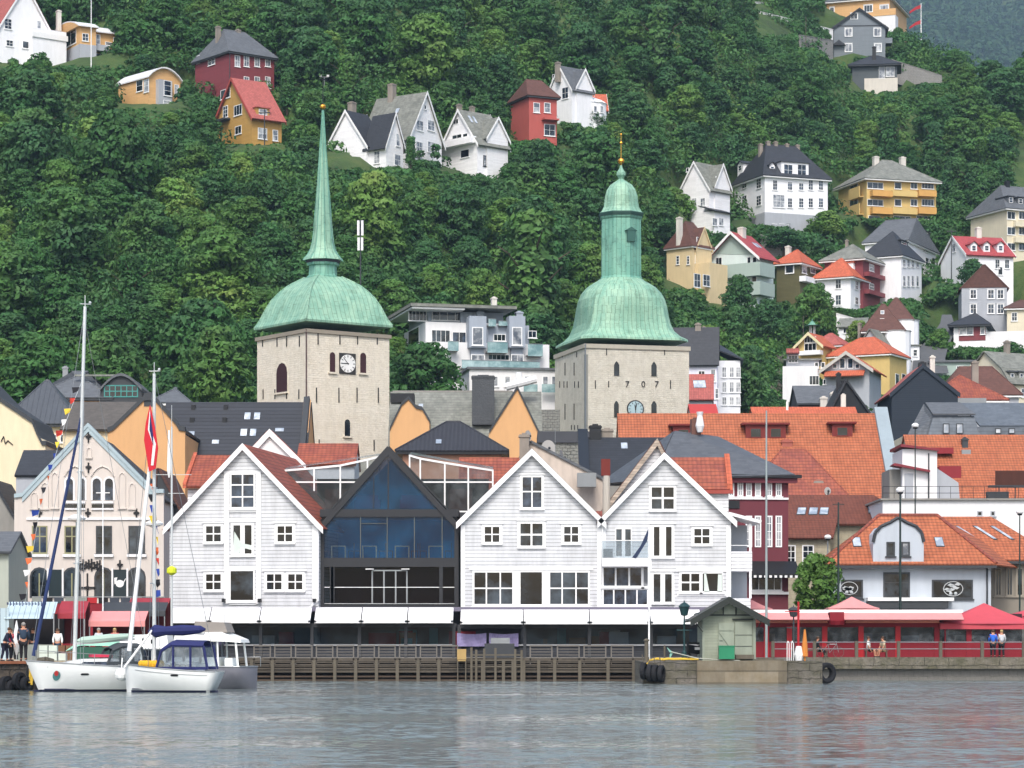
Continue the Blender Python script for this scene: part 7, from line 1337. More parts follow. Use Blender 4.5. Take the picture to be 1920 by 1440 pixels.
def pier():
    Y=157.0; k=m2(Y); z=lambda py:H+(HY-py)*k; x0=X(1202,Y)
    MS=M('pier_stone','77726a',.9,'stone',.2,.3,pitch=.45,pu=1.3,dark=.6,bump=1.2,col2='5d5a4c')
    o=MB().box(X(1206,Y),Y,-2,X(1310,Y),172,QZ-.15); struct(o.build('stone_pier',MS)); o=MB().box(X(1470,Y),Y,-2,X(1542,Y),172,QZ-.12); struct(o.build('stone_pier',MS))
    o=MB().box(X(1306,Y),Y-.5,-2,X(1474,Y),171,QZ-.1); struct(o.build('concrete_pier',M('pier_concrete','7d7565',.9,'planks',.2,.35,pitch=.7,dark=.7,col2='6f6552')))
    # shed
    Ys=157.6; yg=yb(Ys); b=B('harbour_shed','small grey green clapboard harbour shed with plank doors and overhanging gable roof','shed',1317,1317,1417,yg,Y=Ys,D=4.2,below=.1); W=b.W
    SG=M('shed_green_boards','8f9685',.75,'board',.1,.25,pitch=.17,dark=.8); SP=M('shed_green_paint','8b9384',.75,'plain',.1,.25); DT=M('shed_dark_trim','2b302c',.8); u,zz=b.uz('F',1366,1123)
    b.gable(b.zat(1152,0,0),zz,SG,M('shed_roof','5a5c58',.8,'corr',.1,.2),'y',apex=u/W,ov=.75,rake=DT,hang=.7,t=.1)
    trim(b,[(1317,1153,1417,1156),(1317,1150,1321,1244),(1412,1150,1417,1244)],DT if 0 else SP,off=.06); trim(b,[(1317,1152,1417,1154.5)],DT,off=.1)
    trim(b,[(1355,1131,1378,1152)],SP,.09); trim(b,[(1355,1130,1357,1152),(1379,1131,1381,1152),(1357,1130,1379,1132)],DT,.11)
    for x0_,x1_,y0,y1 in ((1347,1376,1168,1232),(1378,1410,1166,1232)):
        u0,z1=b.uz('F',x0_,y0); u1,z0=b.uz('F',x1_,y1); d=b.part('door',MB().box(u0,-.1,z0,u1,0,z1),SP); m=MB()
        if x0_<1360:
            m.box(u0,-.14,z1-.45,u1,-.1,z1-.36); m.box(u0,-.14,z0+.25,u1,-.1,z0+.34); m.prism([(u0,-.135,z1-.5),(u0+.1,-.135,z1-.5),(u1,-.135,z0+.35),(u1-.1,-.135,z0+.35)],(0,-.03,0)); m.box(u0+.05,-.16,(z0+z1)/2-.02,u0+.25,-.13,(z0+z1)/2+.04)
        else:
            for f in (.3,.62): m.box(u0,-.12,z0+(z1-z0)*f,u1,-.1,z0+(z1-z0)*f+.03)
        m.build('door_brace',DT if x0_>1360 else SP,d)
    trim(b,[(1373,1160,1412,1163)],DT,.14); b.part('steps',MB().box(b.uz('F',1378,1240)[0],-.6,0,b.uz('F',1412,1240)[0],0,.25),WOODP)
    for s_ in (-.35,W+.35): m=MB(); m.path([(max(0,min(W,s_)),-.3,b.zat(1185,0,0)),(s_*1.0 if s_>0 else s_-.2,-.3,b.zat(1162,0,0))],.05,4); b.part('roof_brace',m,DT)
    bx=MB().box(-.45,-.3,0,.45,.3,.72); bx.box(-.48,-.33,.72,.48,.33,.78); g=bx.build('green_box',M('green_plastic','1f7a55',.5),loc=P(1361,0,Ys-.5)*1); g.location=(X(1362,Ys-.9),Ys-.9,QZ); tag(g,'small green plastic box in front of the shed door','box')
    # tyres
    def tyre(label,px,py,Yt,r,wdt,ax,grp=None):
        t=thing('tyre_fender',label,'tyre',P(px,py,Yt),ax,grp); m=MB(); rg=[]
        for i in range(20):
            a=2*math.pi*i/20; c=Vector((math.cos(a),0,math.sin(a))); rg.append([tuple(c*rr+Vector((0,yy,0))) for rr,yy in ((r,-wdt*.35),(r,wdt*.35),(r*.82,wdt*.5),(r*.55,wdt*.4),(r*.55,-wdt*.4),(r*.82,-wdt*.5))])
        b0=0
        for i in range(20): m.rings([rg[i],rg[(i+1)%20]],cap=False)
        m.build('tyre',M('rubber','15161a',.8,'plain',.2,.2),t); MB().tube((0,0,r*.7),(0,.1,r*1.9),.03).build('rope',WOODP,t)
    for i,(px,py) in enumerate(((1207,1258),(1219,1262),(1229,1262),(1240,1263))): tyre('black tyre fender hanging on the pier corner, '+['first','second','third','fourth'][i]+' from the left',px,py,156.6,.5,.3,1.25,'tyre fenders on the pier corner')
    tyre('large black tyre fender at the right end of the pier',1549,1262,157.5,.62,.4,.5)
    # bollards, ropes, poles
    def post(nm,lb,px,yt,Yp,r,mt,base=None,cat='post'):
        zb=QZ-.15 if base is None else base; p=Vector((X(px,Yp),Yp,zb)); h=H+(HY-yt)*m2(Yp)-zb; t=thing(nm,lb,cat,p); MB().tube((0,0,-.3),(0,0,h),r,r*.9,9).build('shaft',mt,t); return t,h
    t,h=post('mooring_post','weathered wooden mooring post at the left corner of the pier',1212,1202,157.6,.13,WOODP); MB().lathe([(.17,h),(.17,h+.08),(.02,h+.16)],9).build('cap',WOODP,t)
    t,h=post('flagpole','white flagpole with a limp dark blue flag in front of the right white house',1217,985,158,.055,WPAINT,cat='flagpole'); m=MB().prism([(0,0,h-.1),(-.1,.02,h-.9),(-.75,.05,h-1.95),(-1.0,.05,h-1.9),(-.5,.03,h-1.2)],(0,.03,0)); m.build('flag',M('navy_cloth','2a3550',.8),t)
    t,h=post('mooring_post','thin wooden post with coiled turquoise rope on the pier',1246,1210,157.6,.06,WOODP); m=MB()
    for i in range(7): a=i*.9; m.path([(.15+.16*i/7,-.1,h*.85-.04*i),(.45+.04*math.sin(a),-.12,h*.55),(.3,-.1,.15+.04*i)],.03,4)
    m.build('rope_coil',M('turquoise_rope','7fb0a4',.9),t)
    m=MB(); rr=random.Random(8); pts=[(i*.35,.1*math.sin(i*2.1),.05+.06*abs(math.sin(i*1.7))) for i in range(9)]; m.path(pts,.05,5); m.path([(p[0]*.9+.1,p[1]+.15,p[2]+.05) for p in pts],.05,5); m.path([(0,-.1,.1),(-.5,-.3,-.5),(-.52,-.32,-.9),(-.3,-.3,-.2)],.045,5)
    o=m.build('yellow_rope',M('yellow_rope','c7a63c',.9),loc=(X(1220,157),157.2,QZ-.12)); tag(o,'tangled yellow rope lying on the pier edge','rope')
    m=MB(); m.path([(0,0,.5),(1.5,-.2,.12),(3.3,-.4,.0),(4,-.5,-.02)],.035,5); o=m.build('mooring_rope',M('grey_rope','a2a69c',.9),loc=(X(1258,157.4),157.4,QZ-.08)); tag(o,'grey mooring rope running along the pier to the shed','rope')
    # ornate lamp
    def lamp(lb,px,yt,Yl,mt,hpx,cat='street lamp',arm=True):
        p=Vector((X(px,Yl),Yl,QZ-.1)); t=thing('street_lamp',lb,cat,p); k2=m2(Yl); h=H+(HY-yt)*k2-p.z; s=hpx*k2
        MB().lathe([(.16,0),(.14,.5),(.07,.6),(.06,1.2),(.05,h-s*1.6),(.1,h-s*1.55),(.05,h-s*1.5),(.04,h-s)],10).build('post',mt,t); MB().lathe([(.05,h-s),(.2,h-s*.95),(.3,h-s*.42),(.36,h-s*.4),(.2,h-s*.2),(.05,h-s*.12),(.03,h)],8).build('lantern',mt,t); MB().box(-.45,-.03,h-s*1.95,.45,.03,h-s*1.87).build('ladder_bar',mt,t)
        if arm: m=MB(); m.path([(.05,0,h-s*1.2),(.6,0,h-s*1.3),(.95,0,h-s*1.0),(.8,0,h-s*.8),(.55,0,h-s*.9)],.03,5); m.build('scroll_bracket',mt,t)
    lamp('dark green ornate lamp post on the pier beside the shed',1283,1126,158,M('lamp_green','16383a',.5),29)
    sc_=thing('scooter','black scooter with white plate parked left of the shed','scooter',(X(1304,160),160,QZ-.1),.2); m=MB(); m.rings([[(xx+.0,-.2,zz_) ,(xx,.2,zz_),(xx,.2,zz_+.5),(xx,-.2,zz_+.5)] for xx,zz_ in ((-.5,.45),(-.2,.4),(.1,.35),(.4,.5),(.5,.75))]); m.build('body',M('scooter_black','14161c',.3),sc_); MB().box(-.5,-.18,.95,.2,.18,1.08).build('seat',BLACK,sc_); MB().box(.38,-.3,1.1,.46,.3,1.15).build('handlebar',BLACK,sc_); MB().box(-.1,-.24,.62,.25,-.2,.78).build('number_plate',WPAINT,sc_)
    for sx in (-.55,.55):
        rg=[]; m=MB()
        for i in range(14): a=2*math.pi*i/14; c=Vector((math.cos(a),0,math.sin(a))); rg.append([tuple(c*q+Vector((sx,yy,.27))) for q,yy in ((.27,-.05),(.27,.05),(.15,.05),(.15,-.05))])
        for i in range(14): m.rings([rg[i],rg[(i+1)%14]],cap=False)
        m.build('wheel',M('rubber','15161a'),sc_)
    # red pole, red lamp, tall poles
    t,h=post('mast','bright red mast with a small lantern at the end of the pier',1497,1128,157.5,.07,RED,cat='pole'); MB().box(-.8,-.03,h-.6,.1,.03,h-.55).build('yard',RED,t)
    t,h=post('folded_parasol','closed orange and white parasol leaning beside the red mast',1509,1180,157.3,.05,M('orange_cloth','c27a35',.8),cat='parasol'); MB().lathe([(.2,.3),(.16,1.0),(.05,h)],8).build('canopy',M('orange_cloth','c27a35'),t); MB().lathe([(.2,.05),(.28,.4),(.15,.9)],8,-.35,0).build('canvas_bag',WPAINT,t)
    lamp('lamp post with a red lantern in front of the red tents',1488,1135,163,DKGREY,22,arm=False)
    m=MB(); 
    t=thing('handcart','small metal hand cart with white hoops on the pier','cart',(X(1479,157.5),157.5,QZ-.1)); 
    for xx in (-.1,.15): MB().path([(xx,0,0),(xx,0,1.0),(xx+.05,0,1.15),(xx+.12,0,1.0),(xx+.12,0,0)],.025,5).build('hoop',WPAINT,t)
    o=MB().box(-.8,-.3,0,.9,.3,.08).box(-.6,-.2,.08,.3,.1,.16).build('timber_pile',WOODP,loc=(X(1440,157.6),157.6,QZ-.1)); tag(o,'loose boards lying on the pier right of the shed','boards')
pier()
def mast_pole(nm,lb,cat,px,yt,Y,r,mt,top=None,base=QZ):
    p=Vector((X(px,Y),Y,base)); h=H+(HY-yt)*m2(Y)-base; t=thing(nm,lb,cat,p); MB().tube((0,0,0),(0,0,h),r,r*.55,9).build('post',mt,t)
    if top=='ball': MB().ball((0,0,h+.22),.3,12,.7).build('lamp_globe',WPAINT,t); MB().tube((0,0,h-.05),(0,0,h+.1),.16,.22).build('collar',BLACK,t)
    if top=='cross': MB().box(-.4,-.03,h-.15,.4,.03,h-.1).build('crossarm',mt,t)
mast_pole('flagpole','tall pale grey flagpole rising in front of the maroon building','flagpole',1437,770,172,.09,M('pole_grey','8f9a9a',.5))
DG=M('pole_dark_green','1d2e2c',.5)
mast_pole('tram_pole','tall dark green pole beside the round green tree','pole',1572,942,182,.1,DG,'cross'); mast_pole('lamp_mast','dark lamp mast with white globe in front of the pale blue shop house','street lamp',1688,925,184,.11,DG,'ball')
mast_pole('lamp_mast','tall lamp mast with white globe in front of the orange hall gable','street lamp',1716,803,216,.08,DG,'ball'); mast_pole('lamp_mast','lamp mast with white globe at the right edge','street lamp',1912,965,200,.08,DG,'ball')
mast_pole('lamp_mast','short lamp mast with a round white globe behind the maroon building','street lamp',1552,1012,225,.1,STEEL,'ball')
mast_pole('whip_antenna','thin whip antenna in front of the stone wall of the right church','antenna',1041,803,205,.03,STEEL)
PKR=M('tent_red_canvas','b84852',.8,'plain',.05,.12); PKR2=M('faded_pink_canvas','cf8a88',.8,'plain',.05,.12); DRED=M('deep_red_panel','7c1020',.7,'plain',.06,.12)
def quay():
    Y=171.0; k=m2(Y); z=lambda py:H+(HY-py)*k; QS=M('quay_stone','7c766a',.9,'stone',.2,.3,pitch=.55,pu=1.6,dark=.6,bump=1.2,col2='5f5c4a')
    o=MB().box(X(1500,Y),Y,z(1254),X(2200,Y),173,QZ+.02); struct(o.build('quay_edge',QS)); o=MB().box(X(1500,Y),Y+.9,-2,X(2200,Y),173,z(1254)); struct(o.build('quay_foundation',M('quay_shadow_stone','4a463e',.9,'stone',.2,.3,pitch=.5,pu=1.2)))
    for i,px in enumerate([1450,1528,1607,1686,1765,1843,1921]):
        t=thing('quay_railing','quay railing bay of wooden post and two metal rails before the red tents','railing',(X(px,Y),Y+.3,QZ),0,'railing bays along the right quay'); MB().box(-.1,-.1,0,.1,.1,1.05).build('post',WOODP,t)
        w=78*k
        for h in (.55,.98): MB().tube((.1,0,h),(w-.1,0,h),.03,n=6).build('rail',STEEL,t)
    # long tent restaurant
    Yt=174.0; kt=m2(Yt); zt=lambda py:H+(HY-py)*kt-QZ; x=lambda px:X(px,Yt)-X(1400,Yt)
    t=thing('tent_restaurant','long red tent restaurant on the quay with white topped canopy and clear plastic windows','restaurant tent',(X(1400,Yt),Yt,QZ))
    MB().box(x(1408),-.6,zt(1149),x(1803),3.4,zt(1143.5)).build('roof_edge',WPAINT,t); MB().prism([(x(1405),-.6,zt(1149)),(x(1405),-1.6,zt(1162)),(x(1405),-1.5,zt(1162)-.05),(x(1405),-.4,zt(1150))],(x(1550)-x(1405),0,0)).build('canopy',PKR2,t); MB().prism([(x(1578),-.6,zt(1149)),(x(1578),-1.6,zt(1162)),(x(1578),-1.5,zt(1162)-.05),(x(1578),-.4,zt(1150))],(x(1800)-x(1578),0,0)).build('canopy',PKR2,t)
    m=MB().box(x(1552),-1.3,zt(1166),x(1578),-.5,zt(1148)); m.lathe([(.5,zt(1172)),(.62,zt(1164))],10,x(1565),-1.0); m.build('ventilation_hood',DRED,t)
    MB().box(x(1400),-.3,zt(1168),x(1760),-.1,zt(1163)).build('lamp_strip',M('warm_lit_canvas','e79a86',.8),t)
    MB().box(x(1400),2.5,0,x(1930),2.7,zt(1150)).build('back_wall',M('tent_inside','33262a',.9),t); MB().box(x(1400),-.25,zt(1176),x(1930),-.05,zt(1168)).build('beam',DRED,t)
    cl=glassmat('clear_plastic','3c4246','a9b0b4',.74,.15,1.6)
    ps=[1400,1436,1479,1545,1613,1682,1755,1815,1870,1930]
    for a,c in zip(ps,ps[1:]):
        MB().box(x(a)-.15,-.3,0,x(a)+.18,-.02,zt(1174)).build('post',RED if a<1700 else DRED,t); MB().box(x(a)+.18,-.2,zt(1203),x(c)-.15,-.16,zt(1176)).build('plastic_window',cl,t)
        MB().box(x(a)+.18,-.24,0,x(c)-.15,-.12,zt(1203)).build('skirt_panel',DRED,t)
    rr=random.Random(3)
    for i in range(16): px=rr.uniform(1405,1900); MB().box(x(px),.8,0,x(px)+rr.uniform(.4,1.2),1.6,rr.uniform(.8,1.7)).build('interior_shape',rr.choice([M('inner_grey','77797d'),M('inner_wood','5c4a3a'),M('inner_pale','b9b6b0',.8)]),t)
    def tent(lb,xc,yt,x0,x1,ye,Y,mt,val=True):
        r0=(x1-x0)/2*m2(Y); o=thing('red_tent',lb,'tent',(X(xc,Y),Y,QZ)); zt_=H+(HY-yt)*m2(Y)-QZ; ze=H+(HY-ye)*m2(Y)-QZ; m=MB(); n=5
        rg=[]
        for i in range(n+1):
            f=i/n; r=r0*(1-f)+.03; zz=ze+(zt_-ze)*(f**1.25); rg.append([(-r,-r*.8,zz),(0,-r*.84,zz),(r,-r*.8,zz),(r*1.03,0,zz),(r,r*.8,zz),(0,r*.84,zz),(-r,r*.8,zz),(-r*1.03,0,zz)])
        m.rings(rg); m.build('canopy',mt,o); 
        v=MB(); v.box(-r0,-r0*.8-.02,ze-.35,r0,-r0*.8+.02,ze); v.box(-r0-.02,-r0*.8,ze-.35,-r0+.02,r0*.8,ze); v.build('valance',mt,o)
        for sx in(-1,1): MB().tube((sx*r0*.9,-r0*.75,0),(sx*r0*.9,-r0*.75,ze),.05).build('post',DRED,o)
    tent('large red pyramid tent at the right end of the quay',1845,1131,1755,1942,1170,176,PKR); tent('faded pink pyramid tent top behind the long canopy',1597,1119,1551,1645,1141,181,PKR2); tent('pink tent top just right of the white corner house',1400,1120,1352,1442,1142,181,PKR2); tent('low red tent roof at the far right edge behind',1935,1140,1875,1990,1156,184,PKR)
    # tree
    Yr=186; h=(1160-1042)*m2(Yr); tt=thing('broadleaf_tree','round green street tree left of the pale blue shop house','tree',(X(1532,Yr),Yr,QZ)); hh=H+(HY-1042)*m2(Yr)-QZ; lob=[]; r=random.Random(9)
    for i in range(60): a=i*2.4; zz=hh*(.28+.7*(i+.5)/60); q=(2.15*math.sin(math.pi*min(1,max(0,(zz/hh-.22)/.8)))**.55-.45)*r.random()**.4; lob.append((q*math.cos(a),q*math.sin(a),zz,.58,.58,.4))
    me=leaf_mesh('crown',lob,110,.15,77,leafmat('street_tree_leaves',[(0,lin('4f7434')),(1,lin('587c38'))])); c=bpy.data.objects.new('crown',me); COL.objects.link(c); c.parent=tt; MB().path([(0,0,0),(.05,0,1.2),(0,.1,2.6)],.14,8,.06).build('trunk',BARK,tt)
quay()
# ---------------------------------------------------------------- people
def skinfig(root,joints,edges,mat,name='body',sub=1):
    """one continuous skinned body from joints {name:(x,y,z,r)}"""
    ks=list(joints); me=bpy.data.meshes.new(name); me.from_pydata([joints[k][:3] for k in ks],[(ks.index(a),ks.index(b2)) for a,b2 in edges],[]); o=bpy.data.objects.new(name,me); COL.objects.link(o)
    md=o.modifiers.new('skin','SKIN'); 
    for i,k in enumerate(ks): me.skin_vertices[0].data[i].radius=(joints[k][3],)*2
    me.skin_vertices[0].data[ks.index('hip')].use_root=True
    s=o.modifiers.new('sub','SUBSURF'); s.levels=s.render_levels=sub
    dg=bpy.context.evaluated_depsgraph_get(); m2_=bpy.data.meshes.new_from_object(o.evaluated_get(dg)); bpy.data.objects.remove(o); m2_.name=name; m2_.materials.clear(); m2_.materials.append(mat)
    for p in m2_.polygons: p.use_smooth=True
    q=bpy.data.objects.new(name,m2_); COL.objects.link(q); q.parent=root; return q
SKIN=M('skin','b98468',.6,'plain',.03,.03)
def person(label,px,Y,rz,shirt,trousers,hair,pose='stand',h=1.75,lean=0,short=False,zb=QZ,step=.12,arm=None):
    t=thing('person',label,'person',(X(px,Y),Y,zb),rz); t.scale=(h/1.75,)*3
    sit=pose=='sit'; hz=.5 if sit else .93; dx=lean
    J={'hip':(0,0,hz,.13),'waist':(dx*.3,0,hz+.17,.115),'chest':(dx*.7,0,hz+.42,.15),'neck':(dx,0,hz+.58,.055)}
    E=[('hip','waist'),('waist','chest'),('chest','neck')]
    ar=arm or {-1:(.05,-.02),1:(.05,-.02)}
    for s_,n in ((-1,'l'),(1,'r')):
        J['sh'+n]=(dx*.85,s_*.18,hz+.51,.06); f=ar[s_]; J['el'+n]=(dx*.85+f[0],s_*.25,hz+.24,.045); J['wr'+n]=(dx*.85+f[0]*3+.05,s_*.24,hz+.02+f[1],.03)
        J['ha'+n]=(dx*.85+f[0]*3.6+.07,s_*.23,hz-.07+f[1],.035)
        E+= [('chest','sh'+n),('sh'+n,'el'+n),('el'+n,'wr'+n),('wr'+n,'ha'+n)]
        if sit: J['kn'+n]=(.42,s_*.13,hz+.0,.08); J['an'+n]=(.45,s_*.12,.1,.045); J['to'+n]=(.6,s_*.12,.04,.035)
        else: J['kn'+n]=(.05+s_*step*.6,s_*.1,.49,.07); J['an'+n]=(s_*step,s_*.1,.09,.045); J['to'+n]=(s_*step+.16,s_*.11,.035,.035)
        J['th'+n]=(.03 if not sit else .1,s_*.1,hz-.08 if not sit else hz,.1); E+=[('hip','th'+n),('th'+n,'kn'+n),('kn'+n,'an'+n),('an'+n,'to'+n)]
    hx=dx+.02; J['head']=(hx,0,hz+.68,.085); J['crown']=(hx-.01,0,hz+.77,.075); J['jaw']=(hx+.055,0,hz+.63,.05); E+=[('neck','head'),('head','crown'),('head','jaw')]
    bd=skinfig(t,J,E,SKIN,sub=1)
    # clothes: slightly fuller continuous surfaces over the same skeleton
    c=1.22; up={k:(v[0],v[1],v[2],v[3]*c+.012) for k,v in J.items() if k in('hip','waist','chest','shl','shr','ell','elr')}; up['hip']=(0,0,hz+.05,.15); w='wr'
    ue=[('hip','waist'),('waist','chest'),('chest','shl'),('chest','shr'),('shl','ell'),('shr','elr')]
    if not short:
        for n in 'lr': v=J['wr'+n]; up['wr'+n]=(v[0],v[1],v[2]+.03,.042); ue.append(('el'+n,'wr'+n))
    skinfig(t,up,ue,shirt,'shirt'); lo={'hip':(0,0,hz,.155)}; le=[]
    for n in 'lr':
        v=J['th'+n]; lo['th'+n]=(v[0],v[1],v[2],.115); v=J['kn'+n]; lo['kn'+n]=(v[0],v[1],v[2],.088); le+=[('hip','th'+n),('th'+n,'kn'+n)]
        if not short: v=J['an'+n]; lo['an'+n]=(v[0],v[1],v[2]+.02,.062); le.append(('kn'+n,'an'+n))
    skinfig(t,lo,le,trousers,'trousers')
    MB().ball((hx-.02,0,hz+.765),.105,10,.95).build('hair',hair,t,smooth=True)
    for s_ in (-1,1): MB().ball((hx+.085,s_*.032,hz+.70),.012,6).build('eye',BLACK,t); MB().ball((hx,s_*.09,hz+.68),.022,6,1.5).build('ear',SKIN,t); m=MB(); v=J['to'+('l' if s_<0 else 'r')]; m.rings([[(v[0]-.2,v[1]-.045,.0),(v[0]-.2,v[1]+.045,.0),(v[0]-.2,v[1]+.04,.1),(v[0]-.2,v[1]-.04,.1)],[(v[0]-.02,v[1]-.05,.0),(v[0]-.02,v[1]+.05,0),(v[0]-.02,v[1]+.045,.08),(v[0]-.02,v[1]-.045,.08)],[(v[0]+.06,v[1]-.035,.0),(v[0]+.06,v[1]+.035,0),(v[0]+.06,v[1]+.03,.04),(v[0]+.06,v[1]-.03,.04)]]); m.build('shoe',BLACK,t)
    MB().prism([(hx+.085,-.012,hz+.665),(hx+.085,.012,hz+.665),(hx+.118,0,hz+.668)],(0,0,.03)).build('nose',SKIN,t); MB().box(hx+.088,-.022,hz+.638,hx+.1,.022,hz+.645).build('mouth',M('lips','8a4a42',.6),t)
    for s_,n in ((-1,'l'),(1,'r')):
        a=Vector(J['ha'+n][:3]); m=MB()
        for q in range(4): m.path([a+Vector((-.02+.018*q,0,-.02)),a+Vector((-.02+.018*q,-s_*.008,-.065)),a+Vector((-.018+.018*q,-s_*.022,-.10+.012*abs(q-1.3)))],.009,5,.007)
        m.path([a+Vector((.035,0,.01)),a+Vector((.055,-s_*.01,-.03)),a+Vector((.05,-s_*.015,-.055))],.01,5,.008); m.build('fingers',SKIN,t)
    return t
BLK=M('black_cloth','1a1b1f',.9); NAVY=M('navy_cloth2','2b3a4c',.9); WCL=M('white_cloth','d9d9d6',.9); HBR=M('brown_hair','4b382a',.9); HGR=M('grey_hair','8e8a84',.9); HBL=M('blond_hair','a88f62',.9)
person('person in a bright blue shirt and black trousers standing at the right quay railing',1862,172.2,R(85),M('blue_cloth','2b62c4',.9),BLK,HBR,short=False)
person('person in a pale grey shirt and black trousers beside the blue shirted one',1878,172.3,R(95),M('pale_grey_cloth','b9bcc0',.9),BLK,HBL)
person('person in white top sitting by the quay railing near the tent windows',1628,172.4,R(-20),WCL,BLK,HBR,pose='sit',zb=QZ,short=True)
person('seated person in light clothes leaning forward right of the white topped one',1658,172.4,R(200),M('beige_cloth','b8a88c',.9),M('khaki_cloth','8b7d62',.9),HBR,pose='sit',lean=.12,short=True)
person('person in black clothing sitting by the bicycle on the quay',1533,172.5,R(0),BLK,BLK,HBR,pose='sit')
def bench(lb,px,Y):
    t=thing('bench',lb,'bench',(X(px,Y),Y,QZ)); MB().box(-.75,-.22,.42,.75,.22,.47).build('seat',WOODP,t)
    for s_ in(-.65,.65): MB().box(s_-.04,-.2,0,s_+.04,.2,.42).build('leg',WOODP,t)
bench('low wooden bench under the two seated people by the tent',1643,172.5); bench('low bench under the seated person in black',1531,172.6)
def bicycle(px,Y):
    t=thing('bicycle','bicycle leaning on the quay railing before the red skirt panels','bicycle',(X(px,Y),Y,QZ)); m=MB()
    for cx in (-.52,.52):
        k=MB()
        for i in range(18): a=2*math.pi*i/18; c=2*math.pi*(i+1)/18; k.tube((cx+.34*math.cos(a),0,.34+.34*math.sin(a)),(cx+.34*math.cos(c),0,.34+.34*math.sin(c)),.02,n=4)
        for i in range(6): a=math.pi*i/3; k.tube((cx,0,.34),(cx+.33*math.cos(a),0,.34+.33*math.sin(a)),.005,n=3)
        k.build('wheel',M('tyre_grey','5a5852',.8),t)
    m.path([(-.52,0,.34),(-.15,0,.85),(.4,0,.85),(.52,0,.34)],.02,5); m.path([(-.15,0,.85),(-.05,0,.3),(.4,0,.85)],.02,5); m.build('frame',STEEL,t); MB().box(-.28,-.06,.88,-.05,.06,.93).build('saddle',BLACK,t); MB().path([(.4,0,.85),(.38,0,1.02)],.02).tube((.36,-.25,1.02),(.36,.25,1.02),.015).build('handlebar',STEEL,t)
bicycle(1557,171.9)
GEL=M('white_gelcoat','e3e6e4',.25,'plain',.03,.06); NAVYC=M('navy_canvas','1f2558',.8,'plain',.08,.1); ALU=M('mast_aluminium','c9cdcc',.35,metal=.3); BOOT=M('boot_stripe','1e2440',.5)
def hull_mesh(L,B_,fb,fs,rake=.6,rev=.4,draft=.45,full=.35):
    """bow at +x; fb/fs freeboard at bow/stern; stern slopes by rev"""
    n=14; rings=[]
    for i in range(n+1):
        t=i/n; w=B_/2*(1-max(0,(t-full)/(1-full))**2.2)*(.82+.18*min(1,t/full)); w=max(w,.02); zt=fs+(fb-fs)*t**1.5; r=[]
        for j in range(9):
            a=j/8; z=-draft*(1-t**3*.6)+(zt+draft*(1-t**3*.6))*a; y=w*(math.sin(a*math.pi/2)**(.55+.5*t)) if a>0 else .0
            x=-L/2+L*t; x+= -rake*(1-a)*t**3 ; x+= rev*(1-a)*(1-t)**4*-1 if rev<0 else -0.0; x+= (rev*a*(1-t)**3) if rev>0 else 0
            r.append((x,y,z))
        rings.append([(x,-y,z) for x,y,z in r[::-1]]+r[1:])
    return MB().rings(rings,cap=True,close=False),rings
def deckof(rings,dz=-.03):
    m=MB(); l=[(r[0][0],r[0][1],r[0][2]+dz) for r in rings]; rr=[(r[-1][0],r[-1][1],r[-1][2]+dz) for r in rings]; n=len(l); m.add(l+rr,[(i,i+1,n+i+1,n+i) for i in range(n-1)]); return m
def skin_y(rg,x,z):
    best=None
    for a,b_ in zip(rg,rg[1:]):
        ra,rb=a[8:],b_[8:]
        def yz(r):
            for p,q in zip(r,r[1:]):
                if p[2]<=z<=q[2]: f=(z-p[2])/(q[2]-p[2]+1e-9); return p[0]+(q[0]-p[0])*f,p[1]+(q[1]-p[1])*f
            return r[-1][0],r[-1][1]
        xa,ya=yz(ra); xb,yb_=yz(rb)
        if xa<=x<=xb: return ya+(yb_-ya)*(x-xa)/(xb-xa+1e-9)
    return rg[-2][-1][1]
def decal(hu,rg,name,mat,pts,off=.02):
    m=MB(); n=len(pts); m.add([(x,skin_y(rg,x,z)+off,z) for x,z in pts],[tuple(range(n))]); return m.build(name,mat,hu)
def band(hu,rg,name,mat,za,zb,off=.012):
    xs=[r[-1][0] for r in rg]; x0,x1=xs[0]+.02,xs[-1]-.35; m=MB(); n=26; pts=[]
    for i in range(n+1): x=x0+(x1-x0)*i/n; pts+=[(x,skin_y(rg,x,za)+off,za),(x,skin_y(rg,x,zb)+off,zb)]
    m.add(pts,[(2*i,2*i+2,2*i+3,2*i+1) for i in range(n)]); return m.build(name,mat,hu)
def boat(name,label,px,Y,rz,L,B_,fb,fs,mat,cat,**k):
    t=thing(name,label,cat,(X(px,Y),Y,0),rz); h,rg=hull_mesh(L,B_,fb,fs,**k); hu=h.build('hull',mat,t,smooth=True); deckof(rg).build('deck',GEL,t)
    band(hu,rg,'waterline_band',BOOT,-.05,.1)
    m=MB()
    for s_ in (0,-1): m.path([(r[s_][0],r[s_][1],r[s_][2]+.01) for r in rg],.035,5)
    m.build('toe_rail',STEEL,t)
    return t,rg,hu
def mastof(t,x,h,lean=0,r=.085,base=.9,spread=(.55,.3)):
    m=MB().tube((x,0,base),(x+lean,0,h),r,r*.75,10); o=m.build('mast',ALU,t); k=MB()
    for f in spread: z=base+(h-base)*f; k.tube((x+lean*f,-1.0*(1.15-f),z),(x+lean*f,1.0*(1.15-f),z),.03,n=5)
    k.build('spreader',ALU,o); MB().tube((x+lean,0,h),(x+lean,0,h+.55),.02).tube((x+lean-.3,0,h+.12),(x+lean+.25,0,h+.12),.02).ball((x+lean-.25,0,h+.2),.07,6).build('masthead_antenna',ALU,o)
    return o
